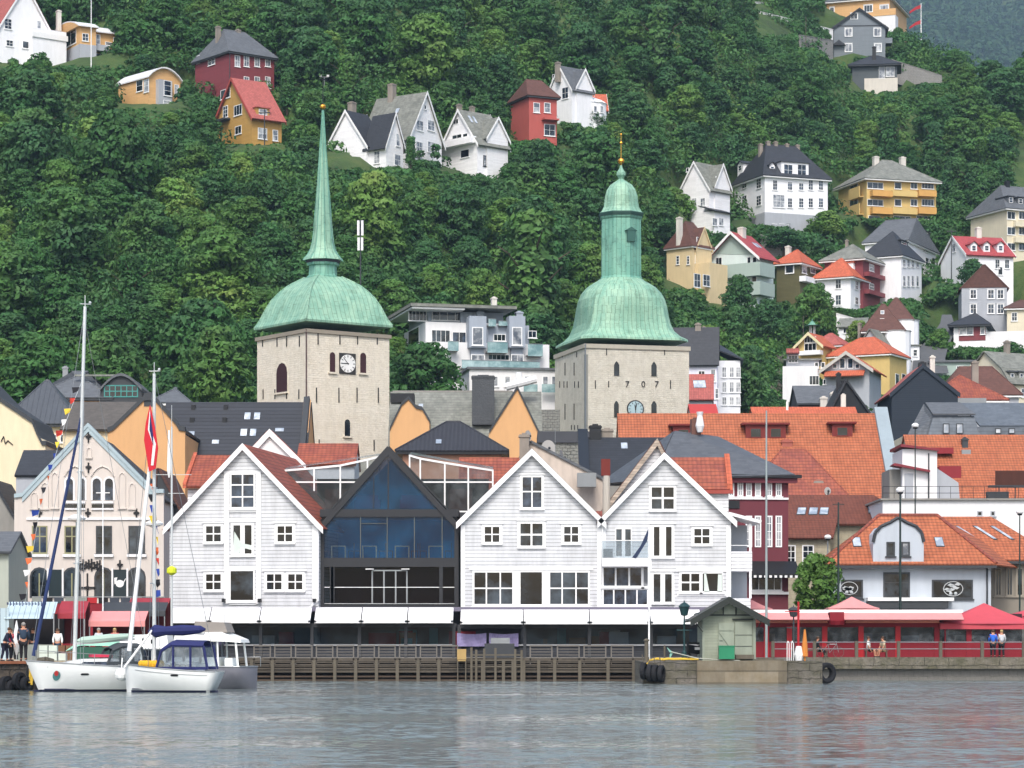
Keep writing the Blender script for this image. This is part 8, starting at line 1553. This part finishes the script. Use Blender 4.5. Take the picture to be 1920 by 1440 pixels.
def cabin(t,x0,x1,w0,w1,z0,h,mat=GEL,wins=True):
    rg=[]
    for f,hh,w in ((0,.75,w0),(.15,1,w0),(.6,.95,(w0+w1)/2),(.9,.55,w1),(1,.12,w1*.8)):
        x=x0+(x1-x0)*f; z=z0+h*hh; rg.append([(x,-w,z0-.1),(x,-w*.92,z-.08*hh),(x,-w*.6,z),(x,w*.6,z),(x,w*.92,z-.08*hh),(x,w,z0-.1)])
    c=MB().rings(rg).build('cabin',mat,t,smooth=False)
    if wins:
        for s_ in(-1,1):
            a=x0+(x1-x0)*.12; b2=x0+(x1-x0)*.72; m=MB().prism([(a,s_*(w0+.0),z0+h*.25),(b2,s_*((w0+w1)/2+.03),z0+h*.25),(b2-.25,s_*((w0+w1)/2+.02),z0+h*.62),(a,s_*(w0-.03),z0+h*.66)],(0,s_*.03,0)); m.build('cabin_window',GLB,c)
    return c
def dodger(t,x0,x1,w,z0,h,mat,name='sprayhood',n=3):
    """cloth canopy with clear panes"""
    fr=[(x1,.0),(x1-.25,.75),(x1-.75,1),(x0+.2,.97),(x0,.0)]
    m=MB(); rg=[[(x,-w,z0+h*f*.86),(x,-w*.85,z0+h*f),(x,0,z0+h*f*1.06),(x,w*.85,z0+h*f),(x,w,z0+h*f*.86)] for x,f in fr[1:4]]
    m.rings(rg,cap=False,close=False); d=m.build(name,mat,t)
    for s_ in(-1,1):
        k=MB()
        for (xa,fa),(xb,fb) in zip(fr,fr[1:]): k.tube((xa,s_*w,z0+h*fa*.86),(xb,s_*w,z0+h*fb*.86),.07,n=5)
        for i in range(1,n): x=x0+(x1-x0)*i/n; k.tube((x,s_*w,z0),(x,s_*w,z0+h*.86),.06,n=5)
        k.box(x0,s_*w-.03,z0-.02,x1,s_*w+.03,z0+.12); k.build('canopy_frame',mat,d)
    cl=glassmat('clear_vinyl','7c858a','d3d9db',.72,.15,1.2)
    for s_ in(-1,1): MB().prism([(fr[0][0],s_*w*.99,z0),(fr[1][0],s_*w*.99,z0+h*.63),(fr[2][0],s_*w*.99,z0+h*.84),(fr[3][0],s_*w*.99,z0+h*.82),(fr[4][0],s_*w*.99,z0)],(0,.01,0)).build('clear_pane',cl,d)
    return d
def flags(t,pts,name='signal_flags',label=None,seed=1,n=16,sz=.28):
    rr=random.Random(seed); MB().path(pts,.012,4).build('halyard',ALU,t); cols=[('signal_red','c0392b'),('signal_blue','27408f'),('signal_white','e4e4e0'),('signal_yellow','d8b93a'),('signal_orange','d0683a'),('signal_black','1c1c22')]
    L=[(Vector(a),Vector(b2)) for a,b2 in zip(pts,pts[1:])]; tot=sum((b2-a).length for a,b2 in L)
    for i in range(n):
        d=tot*(i+.3)/n
        for a,b2 in L:
            l=(b2-a).length
            if d<=l: break
            d-=l
        u=(b2-a).normalized(); p=a+u*d; q=p+u*sz; c=rr.choice(cols); e=rr.uniform(-.06,.3)
        MB().prism([p,q,q+Vector((e,rr.uniform(-.1,.1),-.12)),p+Vector((e+.12,rr.uniform(-.1,.1),-.02))],(0,.015,0)).build('flag',M(c[0],c[1],.8),t)
def Zp(py,Y): return H+(HY-py)*Y/F
def left_quay():
    Y=136.0; QS=M('old_quay_wall','5d5347',.95,'stone',.3,.4,pitch=.6,pu=.9,dark=.5,bump=1.5,col2='3c3a38')
    m=MB().box(X(-500,Y),Y,-2,X(66,Y),173,QZ-.05); struct(m.build('left_quay',QS)); struct(MB().box(X(-500,Y),Y-.15,QZ-.12,X(70,Y),Y+1,QZ+.02).build('quay_kerb',M('rusty_kerb','7b4d36',.9,'plain',.25,.3))); struct(MB().box(X(-500,Y),Y+1,QZ-.1,X(66,Y),173,QZ-.0).build('quay_paving',M('pale_paving','a89a82',.9,'stone',.12,.15,pitch=.5,pu=.8,dark=.85)))
    struct(MB().box(X(66,150),150,-2,X(330,150),173,QZ-.01).build('market_quay',M('pale_paving','a89a82')))
    for i,(px,py,r) in enumerate(((36,1276,.42),(50,1282,.36),(12,1284,.45),(24,1290,.4))):
        t=thing('tyre_fender','black tyre fender on the old quay wall, '+('upper left','upper right','lower left','lower right')[i]+' of the four','tyre',P(px,py,Y-.25),1.0,'tyre fenders on the old quay wall'); rg=[]; m=MB()
        for j in range(16): a=2*math.pi*j/16; c=Vector((math.cos(a),0,math.sin(a))); rg.append([tuple(c*q+Vector((0,yy,0))) for q,yy in ((r,-.12),(r,.12),(r*.55,.14),(r*.55,-.14))])
        for j in range(16): m.rings([rg[j],rg[(j+1)%16]],cap=False)
        m.build('tyre',M('rubber','15161a'),t)
    o=MB().path([(0,0,0),(.05,-.1,-.3),(0,-.1,-.9)],.07,6).path([(.12,0,0),(.17,-.1,-.4),(.1,-.1,-1.0)],.06,6).build('yellow_rope',MATS['yellow_rope'],loc=P(56,1247,Y-.1)); tag(o,'yellow rope bundle hanging down the old quay wall','rope')
left_quay()
def boat1():
    Y=132.6; t,rg,hu=boat('sailboat','white sailing yacht at the left quay with a round emblem on its hull',167,Y,R(180+22),6.3,2.5,1.52,1.18,GEL,'sailboat',rake=.75,rev=-.1)
    cabin(t,-1.6,1.6,.95,.6,1.2,.42); dodger(t,-2.6,-.7,.95,1.35,1.0,M('charcoal_canvas','3a4044',.8),'sprayhood',3)
    h=Zp(575,Y); mastof(t,.75,h,lean=-.55,r=.11)
    m=MB(); m.tube((.65,0,2.35),(-2.3,0,2.6),.07); b=m.build('boom',ALU,t); MB().lathe([(.05,-1.45),(.17,-1.2),(.2,.2),(.13,1.2),(.04,1.45)],8).build('sail_cover',M('pale_green_canvas','a8bfb2',.8),b); b.children[0].rotation_euler=(0,R(-85),0); b.children[0].location=(-.85,0,2.62)
    f=MB().tube((.3,0,Zp(765,Y)),(2.75,0,1.75),.06,.1,8); f.build('furled_jib',M('blue_canvas','22325c',.8),t)
    k=MB(); 
    for a in ((.25,0,h-.4),): 
        k.tube(a,(2.9,0,1.5),.014,n=3); k.tube((.3,0,h-.2),(-3,0,1.3),.014,n=3); k.tube((.35,0,h*.6),(.7,1.15,1.3),.014,n=3); k.tube((.35,0,h*.6),(.7,-1.15,1.3),.014,n=3); k.tube((.25,0,h*.88),(.55,1.15,1.3),.014,n=3); k.tube((.25,0,h*.88),(.55,-1.15,1.3),.014,n=3)
    k.build('rigging',STEEL,t)
    k=MB(); 
    for s_ in (0,-1):
        pr=None
        for r in rg[1::3]: q=r[s_]; k.tube((q[0],q[1]*.97,q[2]),(q[0],q[1]*.97,q[2]+.55),.018,n=5); 
        k.path([(r[s_][0],r[s_][1]*.97,r[s_][2]+.55) for r in rg[1::3]],.012,4)
    k.build('guard_rail',STEEL,t); MB().box(-1.1,-.5,1.68,-.1,.35,1.82).build('red_cover',M('raspberry_cloth','c03450',.8),t); MB().path([(1.8,0,1.5),(2.2,.2,1.6),(2.5,-.1,1.55)],.12,6).build('rope_coils',WOODP,t)
    # emblem and waterline on the camera side (local y>0 faces the camera)
    for r,mt,dx,dz,of in ((.22,M('emblem_teal','4d7f80',.6),0,0,.02),(.12,M('emblem_red','b5322f',.6),.02,.12,.035)): decal(hu,rg,'emblem',mt,[(1.75+dx+r*.8*math.cos(2*math.pi*i/16),.78+dz+r*1.1*math.sin(2*math.pi*i/16)) for i in range(16)],of)
    decal(hu,rg,'porthole',BLACK,[(.3,.8),(.6,.8),(.66,.85),(.6,.9),(.3,.9),(.24,.85)]); decal(hu,rg,'hull_line',STEEL,[(-2.6,1.02),(2.2,1.2),(2.2,1.225),(-2.6,1.045)])
    MB().path([(r[8+2][0],r[8+2][1]+.012,.12) for r in rg[1:-1]],.04,4).build('boot_stripe',BOOT,hu)
    flags(t,[(.2,0,Zp(700,Y)),(1.3,.3,Zp(800,Y)),(2.6,.6,Zp(960,Y)),(3.3,.6,Zp(1130,Y))],seed=2,n=20,sz=.22)
    fl=thing('fender_ball','round white fender ball hanging between the two yachts','fender',(X(228,Y-1.6),Y-1.6,.85)); MB().ball((0,0,0),.33,12).build('ball',GEL,fl); MB().tube((0,0,.3),(0,.2,.8),.03).build('cord',ALU,fl)
    # anchor
    MB().path([(3.0,0,1.45),(3.1,.0,.9),(2.95,0,.5)],.04,5).build('anchor_chain',BLACK,t)
boat1()
def boat2():
    Y=130.2; t,rg,hu=boat('sailboat','white sailing yacht with navy canopy, yellow rescue roll and red flag',323,Y,R(180-8),4.75,2.3,1.36,1.0,GEL,'sailboat',rake=.12,rev=-.55,full=.5)
    cabin(t,-1.4,.9,.9,.55,1.1,.38); dodger(t,-2.0,.55,.95,1.12,1.35,NAVYC,'cockpit_tent',3)
    h=Zp(700,Y); mastof(t,.9,h,lean=0.0,r=.1,spread=(.62,.3))
    b=MB().tube((.95,0,2.95),(-1.6,0,2.85),.07).build('boom',ALU,t); m=MB(); m.lathe([(.05,-1.35),(.2,-1.1),(.27,-.2),(.22,.6),(.33,1.15),(.05,1.5)],9); c=m.build('sail_cover',NAVYC,b); c.rotation_euler=(0,R(92),0); c.location=(-.3,0,3.0)
    # white furled jib, leaning
    MB().tube((1.05,0,Zp(850,Y)),(2.15,0,2.0),.09,.11,8).build('furled_jib',WPAINT,t); MB().tube((.95,.2,3.0),(2.3,.3,1.2),.06).build('whisker_pole',WPAINT,t)
    k=MB(); k.tube((.9,0,h),(-2.2,0,1.1),.014,n=3); k.tube((.9,0,h),(2.3,0,1.5),.014,n=3); k.tube((.9,0,h*.62),(.9,1.1,1.2),.014,n=3); k.tube((.9,0,h*.62),(.9,-1.1,1.2),.014,n=3); k.build('rigging',STEEL,t)
    # red flag with white and blue cross hanging limp
    fy=.35; m=MB(); z1,z0=Zp(760,Y),Zp(885,Y); pts=[(1.0,z1),(1.22,z1-.9),(1.3,z1-1.7),(1.05,z0),(.72,z0+.15),(.6,z1-2.1),(.75,z1-1.1),(.9,z1-.4)]; m.prism([(x,fy,z) for x,z in pts],(0,.05,0)); fg=m.build('flag',M('flag_red','c1202f',.8),t)
    MB().prism([(1.0,fy+.055,z1-.2),(1.1,fy+.055,z1-1.2),(.85,fy+.055,z1-1.9),(.95,fy+.055,z0+.3),(.82,fy+.055,z0+.3),(.7,fy+.055,z1-1.9),(.95,fy+.055,z1-1.2)],(0,.01,0)).build('flag_cross',WCL,fg); MB().prism([(.98,fy+.07,z1-.4),(1.02,fy+.07,z1-1.2),(.82,fy+.07,z1-2.0),(.84,fy+.07,z1-1.4)],(0,.01,0)).build('flag_cross_stripe',NAVYC,fg)
    m=MB(); 
    for i in range(9): m.ball((.35+.125*i,.7,1.38),.16,7,1.1)
    m.build('rescue_roll',M('yellow_buoyancy','d9a51f',.7,'plain',.2,.2),t)
    decal(hu,rg,'porthole',BLACK,[(-.55,.78),(-.25,.78),(-.2,.83),(-.25,.88),(-.55,.88),(-.6,.83)]); 
    MB().path([(r[10][0],r[10][1]+.012,.16) for r in rg[1:-1]],.035,4).build('boot_stripe',BOOT,hu); MB().path([(r[-2][0],r[-2][1]+.01,r[-2][2]) for r in rg[1:-2]],.012,4).build('hull_line',STEEL,hu)
    m=MB(); 
    for i in range(5): m.box(-1.1+.26*i,.9,1.22,-.93+.26*i,.925,1.38)
    m.build('hull_letters',STEEL,t)
    flags(t,[(1.0,-.1,Zp(900,Y)),(.75,-.1,Zp(1000,Y)),(.6,-.1,Zp(1120,Y))],seed=5,n=11,sz=.28)
boat2()
def boat3():
    Y=140; t,rg,hu=boat('motor_cruiser','grey hulled motor cruiser with white flybridge roof right of the yachts',402,Y,R(-8),4.6,2.6,1.15,1.15,M('grey_gelcoat','7c7c84',.3),'motorboat',rake=.05,rev=-.1,full=.8)
    rf=M('white_grp','f0f2ee',.3); z0=1.15
    MB().rings([[(-1.9,-1.1,z0+1.35),(-1.9,1.1,z0+1.35),(-1.8,1.1,z0+1.75),(-1.8,-1.1,z0+1.75)],[(1.0,-1.1,z0+1.3),(1.0,1.1,z0+1.3),(.6,1.0,z0+1.8),(.6,-1.0,z0+1.8)],[(1.65,-1.0,z0+1.25),(1.65,1.0,z0+1.25),(1.6,.9,z0+1.42),(1.6,-.9,z0+1.42)]]).build('hardtop',rf,t)
    MB().box(-1.9,-1.0,z0,.4,1.0,z0+.5).build('cabin_side',rf,t); MB().box(-1.85,-.95,z0+.5,.3,.95,z0+1.34).build('cabin_window',GLB,t)
    for s_ in(-1,1): MB().tube((1.5,s_*.95,z0-.05),(1.35,s_*.9,z0+1.3),.06).build('roof_post',rf,t); MB().tube((.45,s_*.98,z0),(.4,s_*.95,z0+1.3),.05).build('roof_post',rf,t)
    MB().rings([[(-.9,-.8,z0+1.75),(-.9,.8,z0+1.75),(-.85,.75,z0+2.35),(-.85,-.75,z0+2.35)],[(.9,-.8,z0+1.78),(.9,.8,z0+1.78),(.7,.75,z0+2.3),(.7,-.75,z0+2.3)]]).build('flybridge_cover',M('taupe_canvas','8c867f',.8),t); MB().tube((-.5,0,z0+2.3),(-.5,0,z0+2.9),.02).tube((.5,.2,z0+2.2),(.5,.2,z0+2.75),.02).build('antenna',ALU,t)
    m=MB(); m.path([(.6,1.15,z0+.5),(2.2,1.1,z0+.5),(2.2,1.1,z0)],.02,5); m.build('guard_rail',STEEL,t); MB().box(.7,-.6,z0,1.1,.6,z0+.45).build('seat',rf,t); MB().path([(r[10][0],r[10][1]+.012,.1) for r in rg[1:-1]],.03,4).build('boot_stripe',WPAINT,hu)
    Y=141; t,rg,hu=boat('motorboat','white motorboat wheelhouse behind the two yachts with wide windows',268,Y,R(180),3.4,2.3,1.1,1.1,GEL,'motorboat'); z0=1.1
    MB().rings([[(-1.3,-1,z0),(-1.3,1,z0),(-1.3,.95,z0+1.0),(-1.3,-.95,z0+1.0)],[(1.2,-1,z0),(1.2,1,z0),(.95,.95,z0+1.0),(.95,-.95,z0+1.0)]]).build('wheelhouse',M('clear_vinyl_frame','d9dcda',.4),t)
    MB().rings([[(-1.5,-1.1,z0+1.0),(-1.5,1.1,z0+1.0),(-1.35,.9,z0+1.75),(-1.35,-.9,z0+1.75)],[(1.25,-1.1,z0+.98),(1.25,1.1,z0+.98),(.9,.85,z0+1.7),(.9,-.85,z0+1.7)]]).build('hardtop',GEL,t)
    for i in range(4): MB().box(-1.15+.58*i,1.0,z0+.35,-.68+.58*i,1.03,z0+.92).build('cabin_window',GLB,t)
    for i,(dx,h) in enumerate(((.1,.28),(.55,.22))): MB().box(-dx,1.02,z0+1.25,-dx-.08,1.06,z0+1.25+h).build('roof_mark',BLACK,t)
    Y=142.5; t,rg,hu=boat('motorboat','small boat with pale green canvas roof behind the emblem yacht',188,Y,R(180),3.6,2.1,1.05,1.05,GEL,'motorboat'); z0=1.05; G=M('mint_canvas','8fc4ad',.8)
    MB().rings([[(-1.5,-1,z0+1.15),(-1.5,1,z0+1.15),(-1.4,.8,z0+1.5),(-1.4,-.8,z0+1.5)],[(.9,-1,z0+1.2),(.9,1,z0+1.2),(.8,.8,z0+1.55),(.8,-.8,z0+1.55)],[(1.7,-.9,z0+.9),(1.7,.9,z0+.9),(1.6,.8,z0+1.0),(1.6,-.8,z0+1.0)]]).build('canvas_roof',G,t); MB().box(-1.45,-.95,z0,1.2,.95,z0+1.12).build('canvas_sides',M('dark_green_canvas','2f5a4a',.8),t)
    # bare mast with a yellow radar reflector
    Yb=150; p=thing('boat_mast','slim grey mast with a yellow drum in front of the leftmost white house','mast',(X(322,Yb),Yb,.8)); hh=Zp(800,Yb)-.8; MB().tube((0,0,0),(0,0,hh),.075,.05,8).tube((0,0,hh),(0,0,hh+1.2),.015).build('mast',ALU,p); zy=Zp(1070,Yb)-.8; MB().lathe([(.08,zy-.25),(.28,zy-.12),(.28,zy+.12),(.08,zy+.25)],10).build('yellow_drum',M('neon_yellow','c9d42a',.6),p); MB().tube((-1.1,0,Zp(890,Yb)-.8),(1.1,0,Zp(890,Yb)-.8),.02,n=4).tube((-.2,0,Zp(925,Yb)-.8),(.7,0,Zp(925,Yb)-.8),.02,n=4).build('spreader',ALU,p); MB().lathe([(.04,Zp(835,Yb)-2.6),(.12,Zp(835,Yb)-2.2),(.05,Zp(800,Yb)-1)],8,-.15).build('furled_sail',WPAINT,p)
    h=thing('small_hull','low pale hull carrying the slim mast, hidden behind the yachts','boat',(X(322,Yb),Yb,0)); q,_=hull_mesh(4,1.8,1.0,.9); q.build('hull',GEL,h,smooth=True)
boat3()
def pole_lamp(px,yt,Y,lb,r=.1):
    t=thing('lamp_mast',lb,'street lamp',(X(px,Y),Y,QZ)); h=Zp(yt,Y)-QZ; MB().tube((0,0,0),(0,0,h),r,r*.7,9).build('post',M('pole_pale_green','8f9c9a',.5),t); MB().lathe([(.1,h-.15),(.5,h),(.55,h+.12),(.3,h+.28),(.05,h+.34)],12).build('lamp_head',WPAINT,t)
pole_lamp(144,975,160,'lamp mast with flat white head in front of the pink townhouse, left one'); pole_lamp(289,985,162,'lamp mast with flat white head in front of the pink townhouse, right one',.14)
mast_pole('flagpole','thin white pole in front of the middle of the pink townhouse','flagpole',193,920,158,.05,WPAINT,'cross')
SRED=M('stall_red_canvas','93303a',.8,'plain',.1,.2)
def stalls():
    Y=150.5; k=m2(Y); Zq=lambda py:Zp(py,Y)-QZ; x=lambda px:X(px,Y)-X(10,Y); ST=M('blue_white_canvas','a9bcc4',.8,'seam',.03,.05,pu=.32,dark=.62)
    t=thing('market_stall','market stall with pale blue and white striped canvas front','market stall',(X(10,Y),Y,QZ)); MB().prism([(x(8),0,Zq(1160)),(x(100),0,Zq(1160)),(x(100),1.4,Zq(1129)),(x(8),1.4,Zq(1129))],(0,.05,.04)).build('canopy',ST,t)
    MB().box(x(-40),.1,0,x(16),.2,Zq(1140)).build('side_curtain',ST,t); MB().box(x(100),-.05,0,x(102),.05,Zq(1150)).build('post',STEEL,t); MB().box(x(8),2.9,0,x(104),3,Zq(1150)).build('back_wall',M('stall_dark','1d1a1c',.9),t); MB().box(x(40),.6,0,x(98),1.4,.85).build('counter',M('counter_grey','7f857f',.8),t)
    m=MB(); rr=random.Random(4)
    for i in range(13): u=x(13+i*5.8); h=.16+.07*(i%3); m.box(u,-.03,Zq(1135)-h/2+.1,u+.05,-.01,Zq(1135)+h/2+.1); m.box(u,-.03,Zq(1135)+.05,u+.13,-.01,Zq(1135)+.1)
    m.build('canopy_writing',M('ink_blue','2b3560',.8),t)
    def stall(lb,x0,x1,yt,ye,Y,mt,skirt=None,nm='market_stall',yb2=None):
        t=thing(nm,lb,'market stall',(X(x0,Y),Y,QZ)); w=(x1-x0)*m2(Y); zt=Zp(yt,Y)-QZ; ze=Zp(ye,Y)-QZ; MB().prism([(0,0,ze),(w,0,ze),(w,1.3,zt),(0,1.3,zt)],(0,.04,.05)).build('canopy',mt,t); MB().box(0,-.02,ze-.3,w,.02,ze).build('valance',mt,t)
        for u in (.03,w-.08): MB().box(u,0,0,u+.06,.06,ze).build('post',STEEL,t)
        MB().box(0,1.6,0,w,1.7,zt).build('back_wall',M('stall_maroon','4c1418',.9),t); MB().box(.1,.4,0,w-.1,1.1,.9).build('counter',skirt or DRED,t); return t
    stall('red market stall with a grey window next to the striped stall',108,160,1128,1150,152,SRED); stall('market stall with a faded pink sloping awning behind the green canvas boat',166,272,1147,1165,153,PKR2,SRED); stall('dark grey roofed market stall behind the pink awning',190,310,1130,1146,158,DKGREY,SRED); stall('bright red market stall left of the lamp mast by the white house',240,315,1122,1136,162,SRED)
    Y=166; t=thing('balcony_terrace','raised terrace railing with grey and red cloths before the pink townhouse','terrace',(X(60,Y),Y,QZ)); w=250*m2(Y); z=Zp(1131,Y)-QZ; MB().box(0,0,0,w,.3,z).build('base',DRED,t); rr=random.Random(6)
    for i in range(12): MB().box(i*w/12,-.04,z,i*w/12+w/12-.1,.0,z+.35).build('cloth',rr.choice([M('counter_grey','7f857f'),RED,M('dark_cloth','3d434c',.9),M('stall_dark','1d1a1c')]),t)
    MB().box(0,-.03,z+.36,w,.03,z+.42).build('handrail',STEEL,t)
    for i,(px,Y,c,lb) in enumerate(((60,146,'counter_grey','grey crates piled by the stall counter'),(100,144,'pale_crate','pale crates and display stand right of the striped stall'),(132,148,'brown_crate','brown round crates behind the yacht bow'))):
        t=thing('crates',lb,'crates',(X(px,Y),Y,QZ-.0 if Y>150 else QZ)); mt=M(c,{'counter_grey':'7f857f','pale_crate':'c2cdc4','brown_crate':'70523c'}[c],.9)
        for j in range(5): xx=(j%3)*.5-.5; zz=(j//3)*.42; MB().box(xx-.22,-.2,zz,xx+.22,.2,zz+.38).build('crate',mt,t)
    m=thing('closed_parasol','closed white parasol standing behind the man on the quay','parasol',(X(31,138),138,QZ)); MB().lathe([(.03,.3),(.22,.9),(.17,1.3),(.03,2.05)],9).build('canopy',WPAINT,m); MB().tube((0,0,0),(0,0,2.1),.025).build('pole',ALU,m)
stalls()
struct(MB().box(X(66,143),140,-2,X(205,143),151,QZ-.02).build('market_jetty',MATS['pale_paving']))
person('man in grey blue jacket and black trousers, back turned, on the left quay',44,137,R(100),NAVY,BLK,HGR,h=1.95)
person('person in dark navy clothes leaning forward at the left edge of the quay',8,137.2,R(-15),M('navy_dark','1f2338',.9),M('navy_dark','1f2338'),HBR,lean=.28,h=1.7)
person('person in crimson coat standing beside the one in navy',20,138,R(60),M('crimson_cloth','8c1f3d',.9),BLK,HBR,h=1.65)
person('person in white shirt behind the stall counter',108,148,R(-80),WCL,NAVY,HBR,h=1.7,zb=QZ); person('person in black standing under the striped stall canopy',62,151.9,R(-95),BLK,BLK,HBR); person('person in red top near the pink awning',215,151.6,R(-90),M('red_cloth','a8343a',.9),NAVY,HBL); person('person in pale shirt at the pink awning stall',185,151.5,R(-60),M('pale_grey_cloth','b9bcc0'),BLK,HGR)
land()
forest()
def haze():
    m=bpy.data.materials.new('haze'); m.use_nodes=True; t=m.node_tree; t.nodes.remove(t.nodes['Principled BSDF']); v=t.nodes.new('ShaderNodeVolumePrincipled'); v.inputs['Color'].default_value=(.6,.8,1,1); v.inputs['Density'].default_value=.00011; v.inputs['Anisotropy'].default_value=.2
    t.links.new(v.outputs[0],t.nodes['Material Output'].inputs['Volume']); o=MB().box(-1400,-40,-6,1400,5200,1400).build('haze',m); struct(o,'stuff'); o['label']='thin bluish summer haze'; o['category']='haze'
haze()
